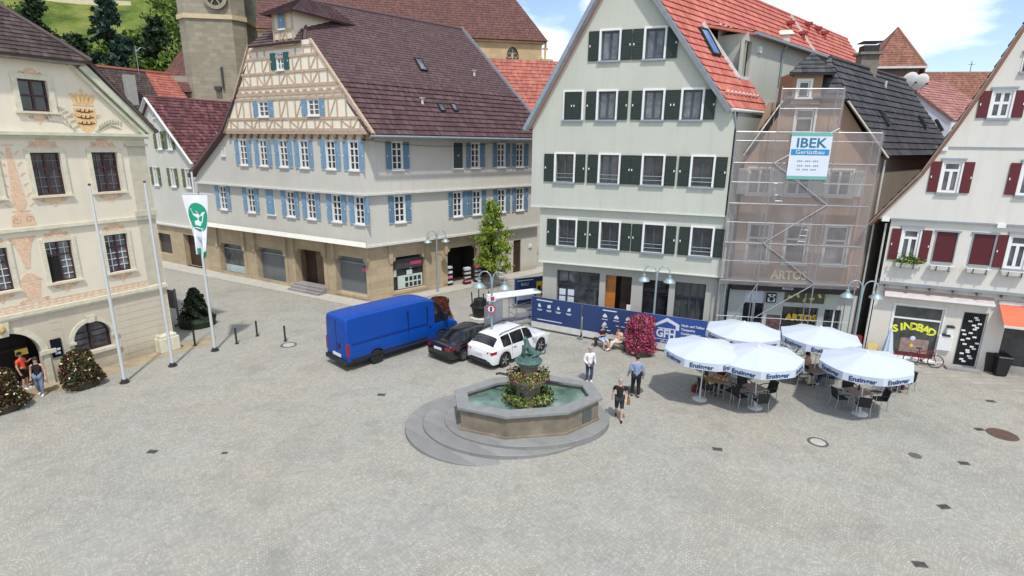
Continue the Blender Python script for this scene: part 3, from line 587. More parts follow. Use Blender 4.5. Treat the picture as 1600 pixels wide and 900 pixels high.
ng = F2.N; nrm = (ER - EL).cross(AP0 - EL).normalized()
def onroof(x, y):                                             # point of the big slope seen at a pixel
    d = ray(x, y); tt = (EL - CAM).dot(nrm) / d.dot(nrm); return CAM + d * tt
SL = (AP0 - EL); SL = (SL - D2 * SL.dot(D2)).normalized()
def skylight(root, p, dx, dy, D, U, N_, mt=None):
    M_ = MW[root.name].inverted() @ (Matrix.Translation(p) @ Matrix((D, U, N_)).transposed().to_4x4())
    b = MB(); b.box(-dx / 2 - .06, dx / 2 + .06, -dy / 2 - .06, -dy / 2, .02, .17); b.box(-dx / 2 - .06, dx / 2 + .06, dy / 2, dy / 2 + .06, .02, .17); b.box(-dx / 2 - .06, -dx / 2, -dy / 2, dy / 2, .02, .17); b.box(dx / 2, dx / 2 + .06, -dy / 2, dy / 2, .02, .17)
    o = b.build('skylight', DGREY, root, M_); b = MB(); b.box(-dx / 2, dx / 2, -dy / 2, dy / 2, .03, .12); b.build('pane', mt or GLASS3, o); return o
for x, y, dx, dy in ((657, 102, .5, 1.1), (689, 169, .35, .6), (709, 169, .35, .6)): skylight(fw, onroof(x, y), dx, dy, D2, SL, nrm, GLASS2)
for x, y in ((660, 162), (741, 118)): b = MB(); p = rp(onroof(x, y)); b.tube([p - V((0, 0, .1)), p + V((0, 0, .35))], .09, 8); b.box(p.x - .14, p.x + .14, p.y - .14, p.y + .14, p.z + .35, p.z + .4); b.build('vent_pipe', WHITE2, fw)
# dormer with its own hipped roof sitting on the half hip
dl, drr = F1.px(428, 60, OG + .1), F1.px(460, 60, OG + .1); zt2 = F1.px(445, 17, OG + .1)[1]; dm = (dl[0] + drr[0]) / 2
b = MB(); b.wall([(dl[0], zt - .25), (drr[0], zt - .25), (drr[0], zt2), (dl[0], zt2)], [hole(dm - .05, zt + .75, .5, .95)], -OG - .1, .1); yb = 2.6
b.face([(dl[0], -OG - .1, zt - .25), (dl[0], yb, zt - .25), (dl[0], yb, zt2), (dl[0], -OG - .1, zt2)]); b.face([(drr[0], -OG - .1, zt - .25), (drr[0], yb, zt - .25), (drr[0], yb, zt2), (drr[0], -OG - .1, zt2)]); o = b.build('dormer', plaster('dormer_infill', S(214, 205, 184), .06), fw)
b = MB()
for x_ in (dl[0] + .07, dm - .38, dm + .28, drr[0] - .07): b.bar((x_, -OG - .12, zt - .25), (x_, -OG - .12, zt2), .12, .06, up=V((0, 1, 0)))
for z_ in (zt - .2, zt + .65, zt2 - .1): b.bar((dl[0], -OG - .125, z_), (drr[0], -OG - .125, z_), .06, .14)
b.bar((dm - .35, -OG - .12, zt - .1), (dm + .25, -OG - .12, zt + .6), .08, .04, up=V((0, 1, 0))); b.bar((dm + .25, -OG - .118, zt - .1), (dm - .35, -OG - .118, zt + .6), .08, .04, up=V((0, 1, 0))); b.build('timber_framing', TIMBER, o)
KINDS['dorm'] = dict(KINDS['blue'], shw=.25); window(fw, F1, dm - .05, zt + .75, OG + .1, .5, .95, 'dorm', closed=True)
b = MB(); e0, e1 = dl[0] - .55, drr[0] + .55; zr_ = zt2 + 1.15; yf = -OG - .6; mid = dm
b.roof((e0, yf, zt2 - .1), (e1, yf, zt2 - .1), (mid, .9, zr_), (mid, .9, zr_), .22, .04, 0); b.roof((e1, yf, zt2 - .1), (e1, 4, zt2 - .1), (mid, 4, zr_), (mid, .9, zr_), .22, .04, 0); b.roof((e0, 4, zt2 - .1), (e0, yf, zt2 - .1), (mid, .9, zr_), (mid, 4, zr_), .22, .04, 0); b.build('dormer_roof', FWROOF, fw)
b = MB()                                                      # unseen back of the house
BK = [F1.at(-17.9, .0), F1.at(-17.9) + D2 * 15.6, F2.at(16.2), F2.at(15, .3)]
pb = [iv @ p for p in BK]; b.face([(pb[0].x, pb[0].y, 0), (pb[1].x, pb[1].y, 0), (pb[1].x, pb[1].y, 7.6), (pb[0].x, pb[0].y, 7.6)]); b.face([(pb[1].x, pb[1].y, 0), (pb[2].x, pb[2].y, 0), (pb[2].x, pb[2].y, Z3), (pb[1].x, pb[1].y, Z3)])
v0, v1, v2 = [iv @ p for p in (ER - F2.N * .4, RR, WL1 + far)]; b.face([v0 - V((0, 0, .1)), v2 - V((0, 0, .1)), v1 - V((0, 0, .1))]); b.build('rear_wall', FWWALL, fw)
# ------------------------------------------------------------------ the pale green-grey gabled house
gh = thing('gabled_house', 'tall pale green grey gabled house with dark green shutters and new red tiled roof', 'house', G.M())
SI = MW[gh.name].inverted(); gp = lambda p: SI @ V(p)
gA = [(882, 'gfh'), (951.5, 'gfh'), (1020, 'gfh'), (1097.5, 'gfh')]; gB = [(885.5, 'gfh'), (952.5, 'gfh'), (1021.5, 'gfh'), (1097.5, 'gfh')]
sl1 = G.px(843, 370, .35)[0]; sr1 = G.px(1137.5, 370, .35)[0]; sl2 = G.px(831, 260, .5)[0]; sr2 = G.px(1141, 260, .5)[0]
A0, A1 = G.px(990, 420, .35)[1], G.px(990, 329, .42)[1]
wB = [(G.sx(x, 365, .35), G.px(x, 389 if x < 900 else (391 if x < 1000 else 394), .35)[1]) for x, k in gB]; zB = sum(z for s, z in wB) / 4
wA = [(G.sx(x, 265, .5), 0) for x, k in gA]; zA = sum(G.px(x, y, .5)[1] for (x, k), y in zip(gA, (284, 287, 289, 292))) / 4
W1, H1 = 1.0, 1.5
sh_bays = [bay(G, 869, 936, 486, 424, .75), bay(G, 945, 986, 486, 431, .05), bay(G, 1003, 1044, 490, 438, .05), bay(G, 1053, 1101, 500, 442, .75)]
b = MB(); b.wall([(0, 0), (10.1, 0), (10.1, A0 + .1), (0, A0 + .1)], [(k[0], k[2], k[1], k[3]) for k in sh_bays], 0, .4); b.build('ground_floor_wall', GFBASE, gh)
KINDS['gshop'] = dict(KINDS['shop'], sm=GREYFR, bm=GREYFR, fm=GREYFR)
for i, k in enumerate(sh_bays):
    wd, hh, sc_ = k[1] - k[0], k[3] - k[2], (k[0] + k[1]) / 2
    if i in (0, 3):
        o = window(gh, G, sc_, k[2], 0, wd, hh, 'gshop')
        if i == 0:
            for a in range(2):
                for c in range(3): b = MB(); b.box(-wd / 2 + .12 + a * .52, -wd / 2 + .5 + a * .52, .29, .30, .35 + c * .45, .72 + c * .45); b.build('poster', BANNERWHITE, o)
    elif i == 1:
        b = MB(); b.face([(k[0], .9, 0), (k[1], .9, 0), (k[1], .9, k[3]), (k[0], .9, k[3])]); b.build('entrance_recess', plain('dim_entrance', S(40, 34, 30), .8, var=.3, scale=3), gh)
        b = MB(); b.box(k[0] + .02, k[0] + .55, .3, .36, .05, k[3] - .02); b.build('door', plain('orange_wood_door', S(176, 110, 48), .45, var=.15, scale=5), gh)
        b = MB(); b.box(k[0] + .8, k[1] - .1, .6, .66, .05, k[3] - .1); b.build('door', DKWOOD, gh)
        b = MB(); b.box(k[1] - .2, k[1] + .02, -.05, -.002, 1.5, 1.9); b.build('letter_box', WHITE, gh)
    else:
        b = MB(); b.box(k[0], k[1], .32, .4, .05, k[3]); o = b.build('door', glass('dark_shop_door_glass', (.012, .013, .015, 1), (.05, .05, .06, 1)), gh); b = MB(); b.box(k[0], k[1], .25, .33, k[3] - .75, k[3] - .55); b.box(sc_ - .05, sc_ + .05, .26, .33, .05, k[3] - .76); b.build('frame', DGREY, o)
b = MB(); b.wall([(sl1, A0), (sr1, A0), (sr1, A1), (sl1, A1)], [hole(s, zB, W1, H1) for s, z in wB], -.35, .26, 0, 1); b.build('upper_wall', [GFWALL, WHITE], gh)
for s, z in wB: window(gh, G, s, zB, .35, W1, H1, 'gfh')
rw = [(948, 187, 'gfhc'), (1020.5, 187, 'gfhc'), (1081, 187, 'gfhc'), (953, 94, 'gfhc'), (1023, 92, 'gfhc'), (895.5, 187, 'gfhc')]
zC = (G.px(948, 188, .5)[1] + G.px(1081, 186, .5)[1]) / 2; zD = (G.px(953, 94.5, .5)[1] + G.px(1023, 92, .5)[1]) / 2
gw_ = [(G.sx(x, y - 20, .5), zC if y > 150 else zD) for x, y, k in rw]
GLe, GRe = G.px(821, 199, .75), G.px(1141, 168, .75); GAX = (3.8, 20.05)
gzl = lambda s: GLe[1] + (GAX[1] - GLe[1]) * (s - GLe[0]) / (GAX[0] - GLe[0]); gzr = lambda s: GRe[1] + (GAX[1] - GRe[1]) * (GRe[0] - s) / (GRe[0] - GAX[0])
out = [(sl2, A1), (sr2, A1), (sr2, gzr(sr2)), (GAX[0], GAX[1] - .05), (sl2, gzl(sl2))]
b = MB(); b.wall(out, [hole(s, zA, W1, H1) for s, z in wA] + [hole(s, z, .92, 1.42) for s, z in gw_], -.5, .26, 0, 1); b.build('gable_wall', [GFWALL, WHITE], gh)
for s, z in wA: window(gh, G, s, zA, .5, W1, H1, 'gfh')
for i, (s, z) in enumerate(gw_): 
    if i == 5: KINDS['gfhcl'] = dict(KINDS['gfhc'], shw=.46); window(gh, G, s, z, .5, .92, 1.42, 'gfhcl', closed=True)
    else: window(gh, G, s, z, .5, .92, 1.42, 'gfhc')
b = MB()
b.slab([(sl1 - .02, -.46), (10.0, -.46), (10.0, -.02), (sl1 - .02, -.02)], A0 - .06, A0); b.slab([(sl2 - .02, -.56), (sr2 + .02, -.56), (sr2 + .02, -.3), (sl2 - .02, -.3)], A1 - .07, A1 - .001); b.build('jetty_moulding', plain('pale_green_moulding', S(198, 204, 194), .8, var=.05), gh)
# side wall, rear wing and roofs
EL_ = G.at(GRe[0], .8, GRe[1]); AX = G.at(GAX[0], .8, GAX[1]); ELL = G.at(GLe[0], .8, GLe[1]); D3 = GS.D
def grp(x, y): # on the right slope
    n_ = D3.cross(AX - EL_).normalized(); d = ray(x, y); return CAM + d * ((EL_ - CAM).dot(n_) / d.dot(n_))
LOW = 4.6; TW = 1.15                                           # lower roof ends here; inset of the rear wing wall
WTOP = None
dw = Fr(GS.at(0, -TW), 43.5); wl_ = dw.px(1150, 45); wr_ = dw.px(1274, 84)
zW = (wl_[1] + wr_[1]) / 2; sW0, sW1 = wl_[0], wr_[0]
frac = (zW - EL_.z) / (AX.z - EL_.z)
SLg = (AX - EL_); SLg = (SLg - D3 * SLg.dot(D3)).normalized(); NRg = D3.cross(SLg).normalized()
# where the wing wall meets the slope
dn = lambda p: (p - EL_).dot(-GS.N)
hz = lambda dd: EL_.z + dd * (SLg.z / (SLg.dot(-GS.N)))
zl_ = hz(TW + (GS.N.dot(EL_ - GS.P)))
b = MB()
rt0 = (grp(1133, 72) - EL_).dot(D3); sW0 = rt0 + .5 + (EL_ - GS.P).dot(D3); P_ = lambda t_, fr_: EL_.lerp(AX, fr_) + D3 * t_
f1 = (zl_ - EL_.z) / (AX.z - EL_.z); f2 = (zW + .45 - EL_.z) / (AX.z - EL_.z)
b.roof(gp(P_(0, 0)), gp(P_(LOW, 0)), gp(P_(LOW, f1)), gp(P_(0, f1)), .42, .06, 0)
b.roof(gp(P_(0, f1)), gp(P_(rt0, f1)), gp(P_(rt0, f2)), gp(P_(0, f2)), .42, .06, 0)
b.roof(gp(P_(0, f2)), gp(P_(20.4, f2)), gp(P_(20.4, 1)), gp(P_(0, 1)), .42, .06, 0)
EW = dw.at(sW0 - .2, .25, zW); EW2 = dw.at(sW1 + .4, .25, zW)
b.roof(gp(EW), gp(dw.at(20.5 + (EL_ - GS.P).dot(D3), .25, zW)), gp(P_(20.4, f2)), gp(P_(rt0, f2)), .42, .06, 0)
up_ = NRg * .03; b.roof(gp(P_(20.6, f2 - .3) + up_), gp(P_(33.5, f2 - .3) + up_), gp(P_(33.5, 1) + up_), gp(P_(20.6, 1) + up_), .42, .06, 0)
far2 = D3 * 33; b.roof(gp(ELL + far2), gp(ELL), gp(AX), gp(AX + far2), .42, .05, 0)
b.tube([gp(AX), gp(AX + D3 * 33.5)], .13, 8, 0); b.bar(gp(P_(20.45, f2)), gp(P_(20.45, 1)), .1, .3, 1)
groof = b.build('roof', [REDROOF, WHITE2], gh)
b = MB(); b.bar(gp(ELL - GS.N * 0 + V((0, 0, -.16))), gp(AX + V((0, 0, -.16))), .22, .3, up=G.N); b.build('verge_board', ZINC, gh); b = MB(); b.bar(gp(EL_ + V((0, 0, -.16))), gp(AX + V((0, 0, -.17))), .22, .3, up=G.N); b.build('verge_board', ZINC, gh)
b = MB(); b.tube([gp(EL_ + GS.N * .1 - V((0, 0, .1))), gp(P_(LOW, 0) + GS.N * .1 - V((0, 0, .1)))], .09, 8); b.build('gutter', WHITE2, gh)
dp = G.at(sr2 + .12, .45); b = MB(); b.tube([gp(EL_ + GS.N * .1 - V((0, 0, .15)) + D3 * .3), gp(dp + V((0, 0, 11.4))), gp(dp + V((0, 0, 7.6))), gp(G.at(sr1 + .15, .3, 7.0)), gp(G.at(sr1 + .15, .2, .1))], .055, 8); b.build('downpipe', ZINC, gh)
M3 = SI @ GS.M(0, 0, 0)
b = MB(); b.face([(-.2, .0, 0), (LOW + .3, .0, 0), (LOW + .3, .0, GRe[1] - .2), (-.2, .0, GRe[1] - .2)]); b.build('side_wall', plaster('dark_grey_side_render', S(150, 150, 142), .1), gh, M3)  # side wall in its own dark grey render
dr_ = [dw.px(1157, 105), dw.px(1172, 74)]; d0, d1 = dr_[0][0], dr_[1][0]
b = MB(); b.wall([(sW0 - .45, zl_ - 1.2), (22, zl_ - 1.2), (22, zW), (sW0 - .45, zW)], [(d0 + .2, zl_ + .02, d0 + 1.05, zl_ + 1.9)], 0, .25); b.build('dormer_wall', GFWALL, gh, SI @ dw.M()); b = MB(); b.box(d0 + .2, d0 + 1.05, .2, .25, zl_ + .02, zl_ + 1.9); b.build('door', plain('black_terrace_door', (.012, .014, .014, 1), .3), gh, SI @ dw.M())
b = MB(); b.face([(rt0 - 1.2, 1.5, zl_ - 1.2), (sW0 + .6, 1.5, zl_ - 1.2), (sW0 + .6, 1.5, zW + .3), (rt0 - 1.2, 1.5, zW + .3)]); b.face([(sW0 - .45, 0, zl_ - 1.2), (sW0 - .45, 1.5, zl_ - 1.2), (sW0 - .45, 1.5, zW), (sW0 - .45, 0, zW)]); b.build('terrace_wall', GFWALL, gh, SI @ dw.M())
b = MB(); b.box(LOW - .3, 22, -TW + .9, .0, 0, zl_ - 1.15); b.build('rear_wing', GFWALL, gh, SI @ dw.M())
b = MB(); b.box(sW0 - .3, 20, -.42, -.24, zW - .12, zW + .02); b.build('gutter', ZINC, gh, SI @ dw.M())
s_ = dw.sx(1217, 120); b = MB(); b.tube([(s_, -.3, zW - .1), (s_, -.08, zW - .5), (s_, -.08, zl_ - 2)], .06, 8); b.build('downpipe', ZINC, gh, SI @ dw.M())
b = MB(); s_ = dw.sx(1186, 78); z_ = dw.px(1186, 78)[1]; b.box(s_ - .13, s_ + .13, -.12, 0, z_ - .15, z_ + .15); b.build('outdoor_light', WHITE, gh, SI @ dw.M())
b = MB(); a = P_(rt0 + .05, f1); c = P_(rt0 + .05, f2); b.bar(gp(a), gp(c), .3, .25); b.bar(gp(P_(rt0 - .3, f1 + .01)), gp(P_(LOW + 0, f1 + .01)), .14, .16); b.build('flashing', WHITE2, gh)
skylight(gh, grp(1107, 67), .75, 1.5, D3, SLg, NRg, plain('sky_blue_skylight_glass', S(96, 130, 176), .12, var=.1))
SGM = plain('pale_snow_guard', S(226, 190, 180), .5); sgm = MB().box(-.1, .1, -.05, .05, -.02, .09).mesh('snow_guard', SGM)
for p in [P_(.55 + i * .42, .095) for i in range(9)] + [P_(5.3 + i * .62, f2 + .02) for i in range(14)]: put('snow_guard', sgm, gh, SI @ (Matrix.Translation(p + NRg * .08) @ Matrix((D3, SLg, NRg)).transposed().to_4x4()))
for i, (x, y) in enumerate(((1234, 45), (1262, 46), (1277, 53), (1287, 60), (1254, 61))):
    p = gp(grp(x, y)); b = MB(); b.box(p.x - .12, p.x + .12, p.y - .18, p.y + .1, p.z - .1, p.z + .45); b.box(p.x - .28, p.x + .28, p.y - .22, p.y + .14, p.z + .3, p.z + .5); b.build('roof_vent', plain('rust_red_vent', S(140, 50, 40), .6), gh)
p = gp(grp(1226, 62)); b = MB(); b.box(p.x - .3, p.x + .3, p.y - .4, p.y + .3, p.z - .8, p.z + .25); b.mesh_([(p.x - .55, p.y - .5, p.z + .25), (p.x + .55, p.y - .5, p.z + .25), (p.x + .55, p.y + .4, p.z + .25), (p.x - .55, p.y + .4, p.z + .25), (p.x - .35, p.y, p.z + .6), (p.x + .35, p.y, p.z + .6)], [(0, 1, 5, 4), (1, 2, 5), (2, 3, 4, 5), (3, 0, 4), (0, 3, 2, 1)], 0); b.build('chimney', PALE, gh)
b = MB(); v = [gp(G.at(0)), gp(G.at(0) + D3 * 33), gp(G.at(10) + D3 * 33), gp(GS.at(22, -TW))]; b.face([(v[0].x, v[0].y, 0), (v[1].x, v[1].y, 0), (v[1].x, v[1].y, GLe[1]), (v[0].x, v[0].y, GLe[1])]); b.face([(v[1].x, v[1].y, 0), (v[2].x, v[2].y, 0), (v[2].x, v[2].y, zW - 2.5), (v[1].x, v[1].y, GLe[1])])
a = gp(ELL + far2); c = gp(AX + far2); b.face([a, (v[2].x, v[2].y, zW - 2.5), c]); b.face([(v[3].x, v[3].y, 0), (v[2].x, v[2].y, 0), (v[2].x, v[2].y, zW - 2.3), (v[3].x, v[3].y, zW)]); b.build('rear_wall', GFWALL, gh)

# ------------------------------------------------------------------ brown house behind the scaffold
sc = thing('rendered_house', 'narrow bare brown rendered house with half hipped black roof behind scaffolding and netting', 'house', SF.M())
SI2 = MW[sc.name].inverted(); sp_ = lambda p: SI2 @ V(p)
sL, sR = -.35, SF.px(1374, 250)[0]; zF = 3.7; zE = SF.px(1380, 245)[1] + .05; hipL, hipR = SF.px(1199, 163), SF.px(1305, 140); zH = 12.85; hL, hR = .42, 3.94
mid = (hL + hR) / 2
su = [(SF.sx(x, 380), 4.78, 1.08, 2.05) for x in (1185, 1244, 1306)]; sm_ = [(SF.sx(x, 282), SF.px(1245, 305)[1], 1.12, 1.3) for x in (1187, 1248, 1312)]; sa = [(SF.sx(1257, 190), SF.px(1257, 208)[1], .85, 1.15)]
b = MB(); b.wall([(sL, zF), (sR + .05, zF), (sR, zE - .2), (hR, zH), (hL, zH), (sL, zE - .2)], [hole(*k) for k in su + sm_ + sa], 0, .16); b.build('upper_wall', SCWALL, sc)
for i, k in enumerate(su): window(sc, SF, k[0], k[1], 0, k[2], k[3], 'sc2')
for i, k in enumerate(sm_): window(sc, SF, k[0], k[1], 0, k[2], k[3], 'sc')
KINDS['sca'] = dict(KINDS['sc2'], glass=GLASS, sm=WHITE); window(sc, SF, *sa[0][:2], 0, *sa[0][2:], 'sca')
# shop front
def sb(x0, x1, y0, y1): return SF.sx(x0, (y0 + y1) / 2), SF.sx(x1, (y0 + y1) / 2), SF.px((x0 + x1) / 2, y1)[1], SF.px((x0 + x1) / 2, y0)[1]
kl, kc, kr = sb(1162, 1194, 450, 500), sb(1221, 1277, 480, 512), sb(1286, 1312, 484, 520)
b = MB(); b.wall([(sL, 0), (sR + .1, 0), (sR + .1, zF), (sL, zF)], [(kl[0], .1, kl[1], kl[3]), (kc[0], 1.0, kc[1], kc[3]), (kr[0], .1, kr[1], kr[3])], 0, .3); b.build('shop_front_wall', plaster('pale_shop_front', S(178, 182, 176), .12), sc)
b = MB(); b.box(kl[0], kl[1], .2, .28, .1, kl[3]); o = b.build('door', GLASS, sc); b = MB(); b.box(kl[0], kl[1], .12, .2, kl[3] - .85, kl[3]); b.build('transom_panel', plain('lilac_white_panel', S(196, 200, 210), .5), o); b = MB(); b.box((kl[0] + kl[1]) / 2 - .04, (kl[0] + kl[1]) / 2 + .04, .13, .2, .1, kl[3] - .86); b.build('mullion', ALU, o)
b = MB(); b.box(kc[0], kc[1], .2, .28, 1.0, kc[3]); o = b.build('shop_window', GLASS, sc); lettering('ARTOS', .5, GOLD, o, Matrix.Translation(((kc[0] + kc[1]) / 2 + .15, .19, (1.0 + kc[3]) / 2 + .05)), bold=.02)
b = MB(); b.box(kr[0], kr[1], .2, .28, .1, kr[3]); o = b.build('door', GLASS, sc); b = MB(); b.box(kr[0] + .6 * (kr[1] - kr[0]), kr[0] + .68 * (kr[1] - kr[0]), .12, .2, .1, kr[3]); b.build('mullion', WHITE, o)
b = MB(); b.box(kc[0], kc[1] + .2, -.03, -.002, kc[3] + .25, kc[3] + .95); o = b.build('sign_panel', plain('olive_patterned_panel', S(78, 76, 50), .6, var=.5, scale=14), sc)
b = MB(); 
for i in range(6): b.mesh_(*(lambda M_: ([M_ @ V(p) for p in ((-.12, 0, -.03), (.12, 0, -.06), (.16, 0, .05), (-.05, 0, .1))], [(0, 1, 2, 3)]))(Matrix.Translation((kc[0] + .25 + i * .38, -.036, kc[3] + .55 + .12 * math.sin(i * 2))) @ Matrix.Rotation(i, 4, 'Y')))
b.build('painted_leaves', plain('pale_leaf_print', S(190, 190, 120), .6), o)
k = sb(1197, 1212, 457, 472); b = MB(); b.box(k[0], k[1], -.12, -.02, k[2], k[3], 0); o = b.build('sign_box', BLACK, sc); b = MB(); b.box(k[0] + .06, k[1] - .06, -.135, -.121, k[2] + .06, k[3] - .06, 0); o2 = b.build('emblem_plate', BANNERWHITE, o); b = MB(); cx_, cz_ = (k[0] + k[1]) / 2, (k[2] + k[3]) / 2
for ax, az, r_ in ((0, -.06, .12), (-.15, .06, .06), (.15, .06, .06), (0, .14, .06)): b.lathe([(r_, 0), (r_, .01)], 12, 0, Matrix.Translation((cx_ + ax, -.136, cz_ + az)) @ Matrix.Rotation(rad(90), 4, 'X'))
b.build('emblem', BLACK, o)
b = MB(); b.box(sL, sR, -.35, -.02, zF - .42, zF - .05); b.build('shop_fascia', plain('dark_brown_fascia', S(42, 34, 36), .6), sc); lettering('BOUCK', .16, BANNERWHITE, sc, Matrix.Translation((SF.sx(1228, 447), -.36, zF - .22)), bold=.006)
GILT = plain('gilt_lettering', S(236, 216, 150), .5, var=.05)
lettering('ARTOS', .66, GILT, sc, Matrix.Translation(((SF.sx(1204, 430) + SF.sx(1260, 430)) / 2, -.05, SF.px(1232, 430)[1])), bold=.014, ext=.03, sx=.86)
b = MB(); b.box(SF.sx(1197, 500), SF.sx(1219, 500), -.03, -.002, .6, 1.9); b.build('shop_window', plain('display_photo_print', S(96, 70, 72), .4, var=.6, scale=6), sc)
# roof with half hip and dormer, ridge running back
D4 = V((math.cos(rad(42)), math.sin(rad(42)), 0)); RZ4 = 15.0
ERr = SF.at(sR + .18, .35, zE); ELl = SF.at(sL - .2, .35, zE); APx = SF.at(mid, .35, zE + (zH + .12 - zE) * (sR + .18 - mid) / (sR + .18 - hR)); RZ4 = APx.z
fh4 = (zH + .12 - zE) / (RZ4 - zE); HRr, HLl = ERr.lerp(APx, fh4), ELl.lerp(APx, fh4); Rb = APx + D4 * 1.9; L4 = D4 * 15
b = MB(); b.roof(sp_(ERr), sp_(ERr + L4), sp_(HRr + L4), sp_(HRr), .42, .06); b.roof(sp_(HRr), sp_(HRr + L4), sp_(APx + L4), sp_(Rb), .42, .06); b.roof(sp_(ELl + L4), sp_(ELl), sp_(HLl), sp_(HLl + L4), .42, .06); b.roof(sp_(HLl + L4), sp_(HLl), sp_(Rb), sp_(APx + L4), .42, .06); b.roof(sp_(HLl), sp_(HRr), sp_(Rb), sp_(Rb), .36, .06)
b.tube([sp_(Rb), sp_(APx + L4)], .12, 8); b.build('roof', BLKROOF, sc)
b = MB(); b.bar(sp_(ERr + SF.N * .05 - V((0, 0, .08))), sp_(HRr + SF.N * .05 - V((0, 0, .08))), .06, .24, up=SF.N); b.build('verge_board', plain('cream_verge_board', S(206, 200, 180), .6), sc); b = MB(); b.bar(sp_(ELl + SF.N * .05 - V((0, 0, .08))), sp_(HLl + SF.N * .05 - V((0, 0, .08))), .06, .24, up=SF.N); b.build('verge_board', plain('cream_verge_board', S(206, 200, 180), .6), sc)
f4 = Fr(SF.at(sR), 42); b = MB(); b.face([(0, 0, 0), (15, 0, 0), (15, 0, zE), (0, 0, zE)]); b.build('side_wall', plaster('grey_side_render', S(150, 142, 130), .2, .2), sc, SI2 @ f4.M()); b = MB(); b.tube([(.5, -.12, zE - .2), (.5, -.12, .2)], .05, 8); b.build('downpipe', WHITE2, sc, SI2 @ f4.M())
b = MB(); v = [sp_(SF.at(sL)), sp_(SF.at(sL) + L4), sp_(SF.at(sR) + L4)]; b.face([(v[0].x, v[0].y, 0), (v[1].x, v[1].y, 0), (v[1].x, v[1].y, zE), (v[0].x, v[0].y, zE)]); b.face([(v[1].x, v[1].y, 0), (v[2].x, v[2].y, 0), (v[2].x, v[2].y, zE), sp_(APx + L4 - SF.N * .3), (v[1].x, v[1].y, zE)]); b.build('rear_wall', plaster('rear_render', S(150, 142, 130), .2), sc)
ds = [SF.px(1240, 118, .3), SF.px(1290, 118, .3)]; dz0, dz1 = zH - .1, SF.px(1262, 112, .3)[1]; dx0, dx1 = SF.sx(1240, 130, .3), SF.sx(1285, 130, .3)
b = MB(); xm = SF.sx(1258, 126, .3); b.wall([(dx0, dz0), (dx1, dz0), (dx1, dz1), (dx0, dz1)], [hole(xm, dz0 + .32, .5, .74)], -.3, .1); b.face([(dx0, -.3, dz0), (dx0, 2, dz0), (dx0, 2, dz1), (dx0, -.3, dz1)]); b.face([(dx1, -.3, dz0), (dx1, 2, dz0), (dx1, 2, dz1), (dx1, -.3, dz1)]); b.build('dormer', plaster('dormer_brown_render', S(164, 132, 104), .2), sc)
KINDS['scd'] = dict(KINDS['plain'], sur=.12, mull=False); window(sc, SF, xm, dz0 + .32, .3, .5, .74, 'scd')
b = MB(); e0, e1, zr_ = dx0 - .35, dx1 + .35, dz1 + .95; xm2 = (dx0 + dx1) / 2 + .2; b.roof((e0, -.75, dz1 - .1), (e1, -.75, dz1 - .1), (xm2, .3, zr_), (xm2, .3, zr_), .3, .05); b.roof((e1, -.75, dz1 - .1), (e1 + 1.2, 3, dz1 - .1), (xm2 + 1.2, 3, zr_), (xm2, .3, zr_), .3, .05); b.roof((e0 + 1.2, 3, dz1 - .1), (e0, -.75, dz1 - .1), (xm2, .3, zr_), (xm2 + 1.2, 3, zr_), .3, .05); b.build('dormer_roof', BLKROOF, sc)
n4 = D4.cross(APx - ERr).normalized()
def onsc(x, y): d = ray(x, y); return CAM + d * ((ERr - CAM).dot(n4) / d.dot(n4))
S4 = APx - ERr; S4 = (S4 - D4 * S4.dot(D4)).normalized()
for x, y in ((1380, 186), (1439, 192), (1465, 197)): skylight(sc, onsc(x, y), .3, .75, D4, S4, n4, GLASS3)
b = MB(); p = sp_(onsc(1383, 138)); b.tube([p - V((0, 0, .1)), p + V((0, 0, .4))], .07, 8); b.build('vent_pipe', WHITE2, sc)
p = sp_(onsc(1354, 100)); b = MB(); b.box(p.x - .45, p.x + .45, p.y - .4, p.y + .4, p.z - 1.2, p.z + .45); b.box(p.x - .6, p.x + .6, p.y - .55, p.y + .55, p.z + .45, p.z + .58); b.box(p.x - .4, p.x + .4, p.y - .35, p.y + .35, p.z + .58, p.z + .95, 1); b.box(p.x - .5, p.x + .5, p.y - .45, p.y + .45, p.z + 1.1, p.z + 1.16, 1); b.build('chimney', [plain('grey_chimney', S(128, 122, 112), .8, var=.2), DGREY], sc)

# ------------------------------------------------------------------ white house on the right
wh = thing('white_house', 'white rendered gabled house with wine red shutters above a shop with an orange awning', 'house', WF.M())
WI = MW[wh.name].inverted(); LW = 10.5
wl = WF.sx(1366, 470); b0, b1 = WF.px(1480, 448, .3)[1], WF.px(1480, 345, .35)[1]
k1, k2, k3 = WF.px(1388, 480), WF.px(1470, 556), None
shp = (WF.sx(1390, 520), WF.px(1430, 561)[1], WF.sx(1469, 520), WF.px(1430, 478)[1]); dor = (WF.sx(1497, 525), .12, WF.sx(1537, 525), WF.px(1517, 487)[1]); sh2 = (WF.sx(1563, 540), .5, 6.2, WF.px(1580, 480)[1])
b = MB(); b.wall([(wl, 0), (LW, 0), (LW, b0 + .05), (wl, b0 + .05)], [shp, dor, sh2], 0, .25); b.build('ground_floor_wall', plaster('warm_white_render', S(216, 210, 200), .08), wh)
o = window(wh, WF, (shp[0] + shp[2]) / 2, shp[1], 0, shp[2] - shp[0], shp[3] - shp[1], 'shopw')
SIGNY = plain('lime_yellow_lettering', S(222, 228, 70), .45, var=.03)
def arched(word, parent, y, cx, cz, wid, size, rise):
    n = len(word)
    for i, ch in enumerate(word):
        u = i / (n - 1) * 2 - 1; lettering(ch, size, SIGNY, parent, Matrix.Translation((cx + u * wid / 2, y, cz - rise * u * u)) @ Matrix.Rotation(rad(14 * u), 4, 'Y'), name='letter', bold=.02)
ww = shp[2] - shp[0]; hh = shp[3] - shp[1]
arched('SINDBAD', o, .085, -.05, hh * .60, ww * .74, .52, .2)
b = MB()
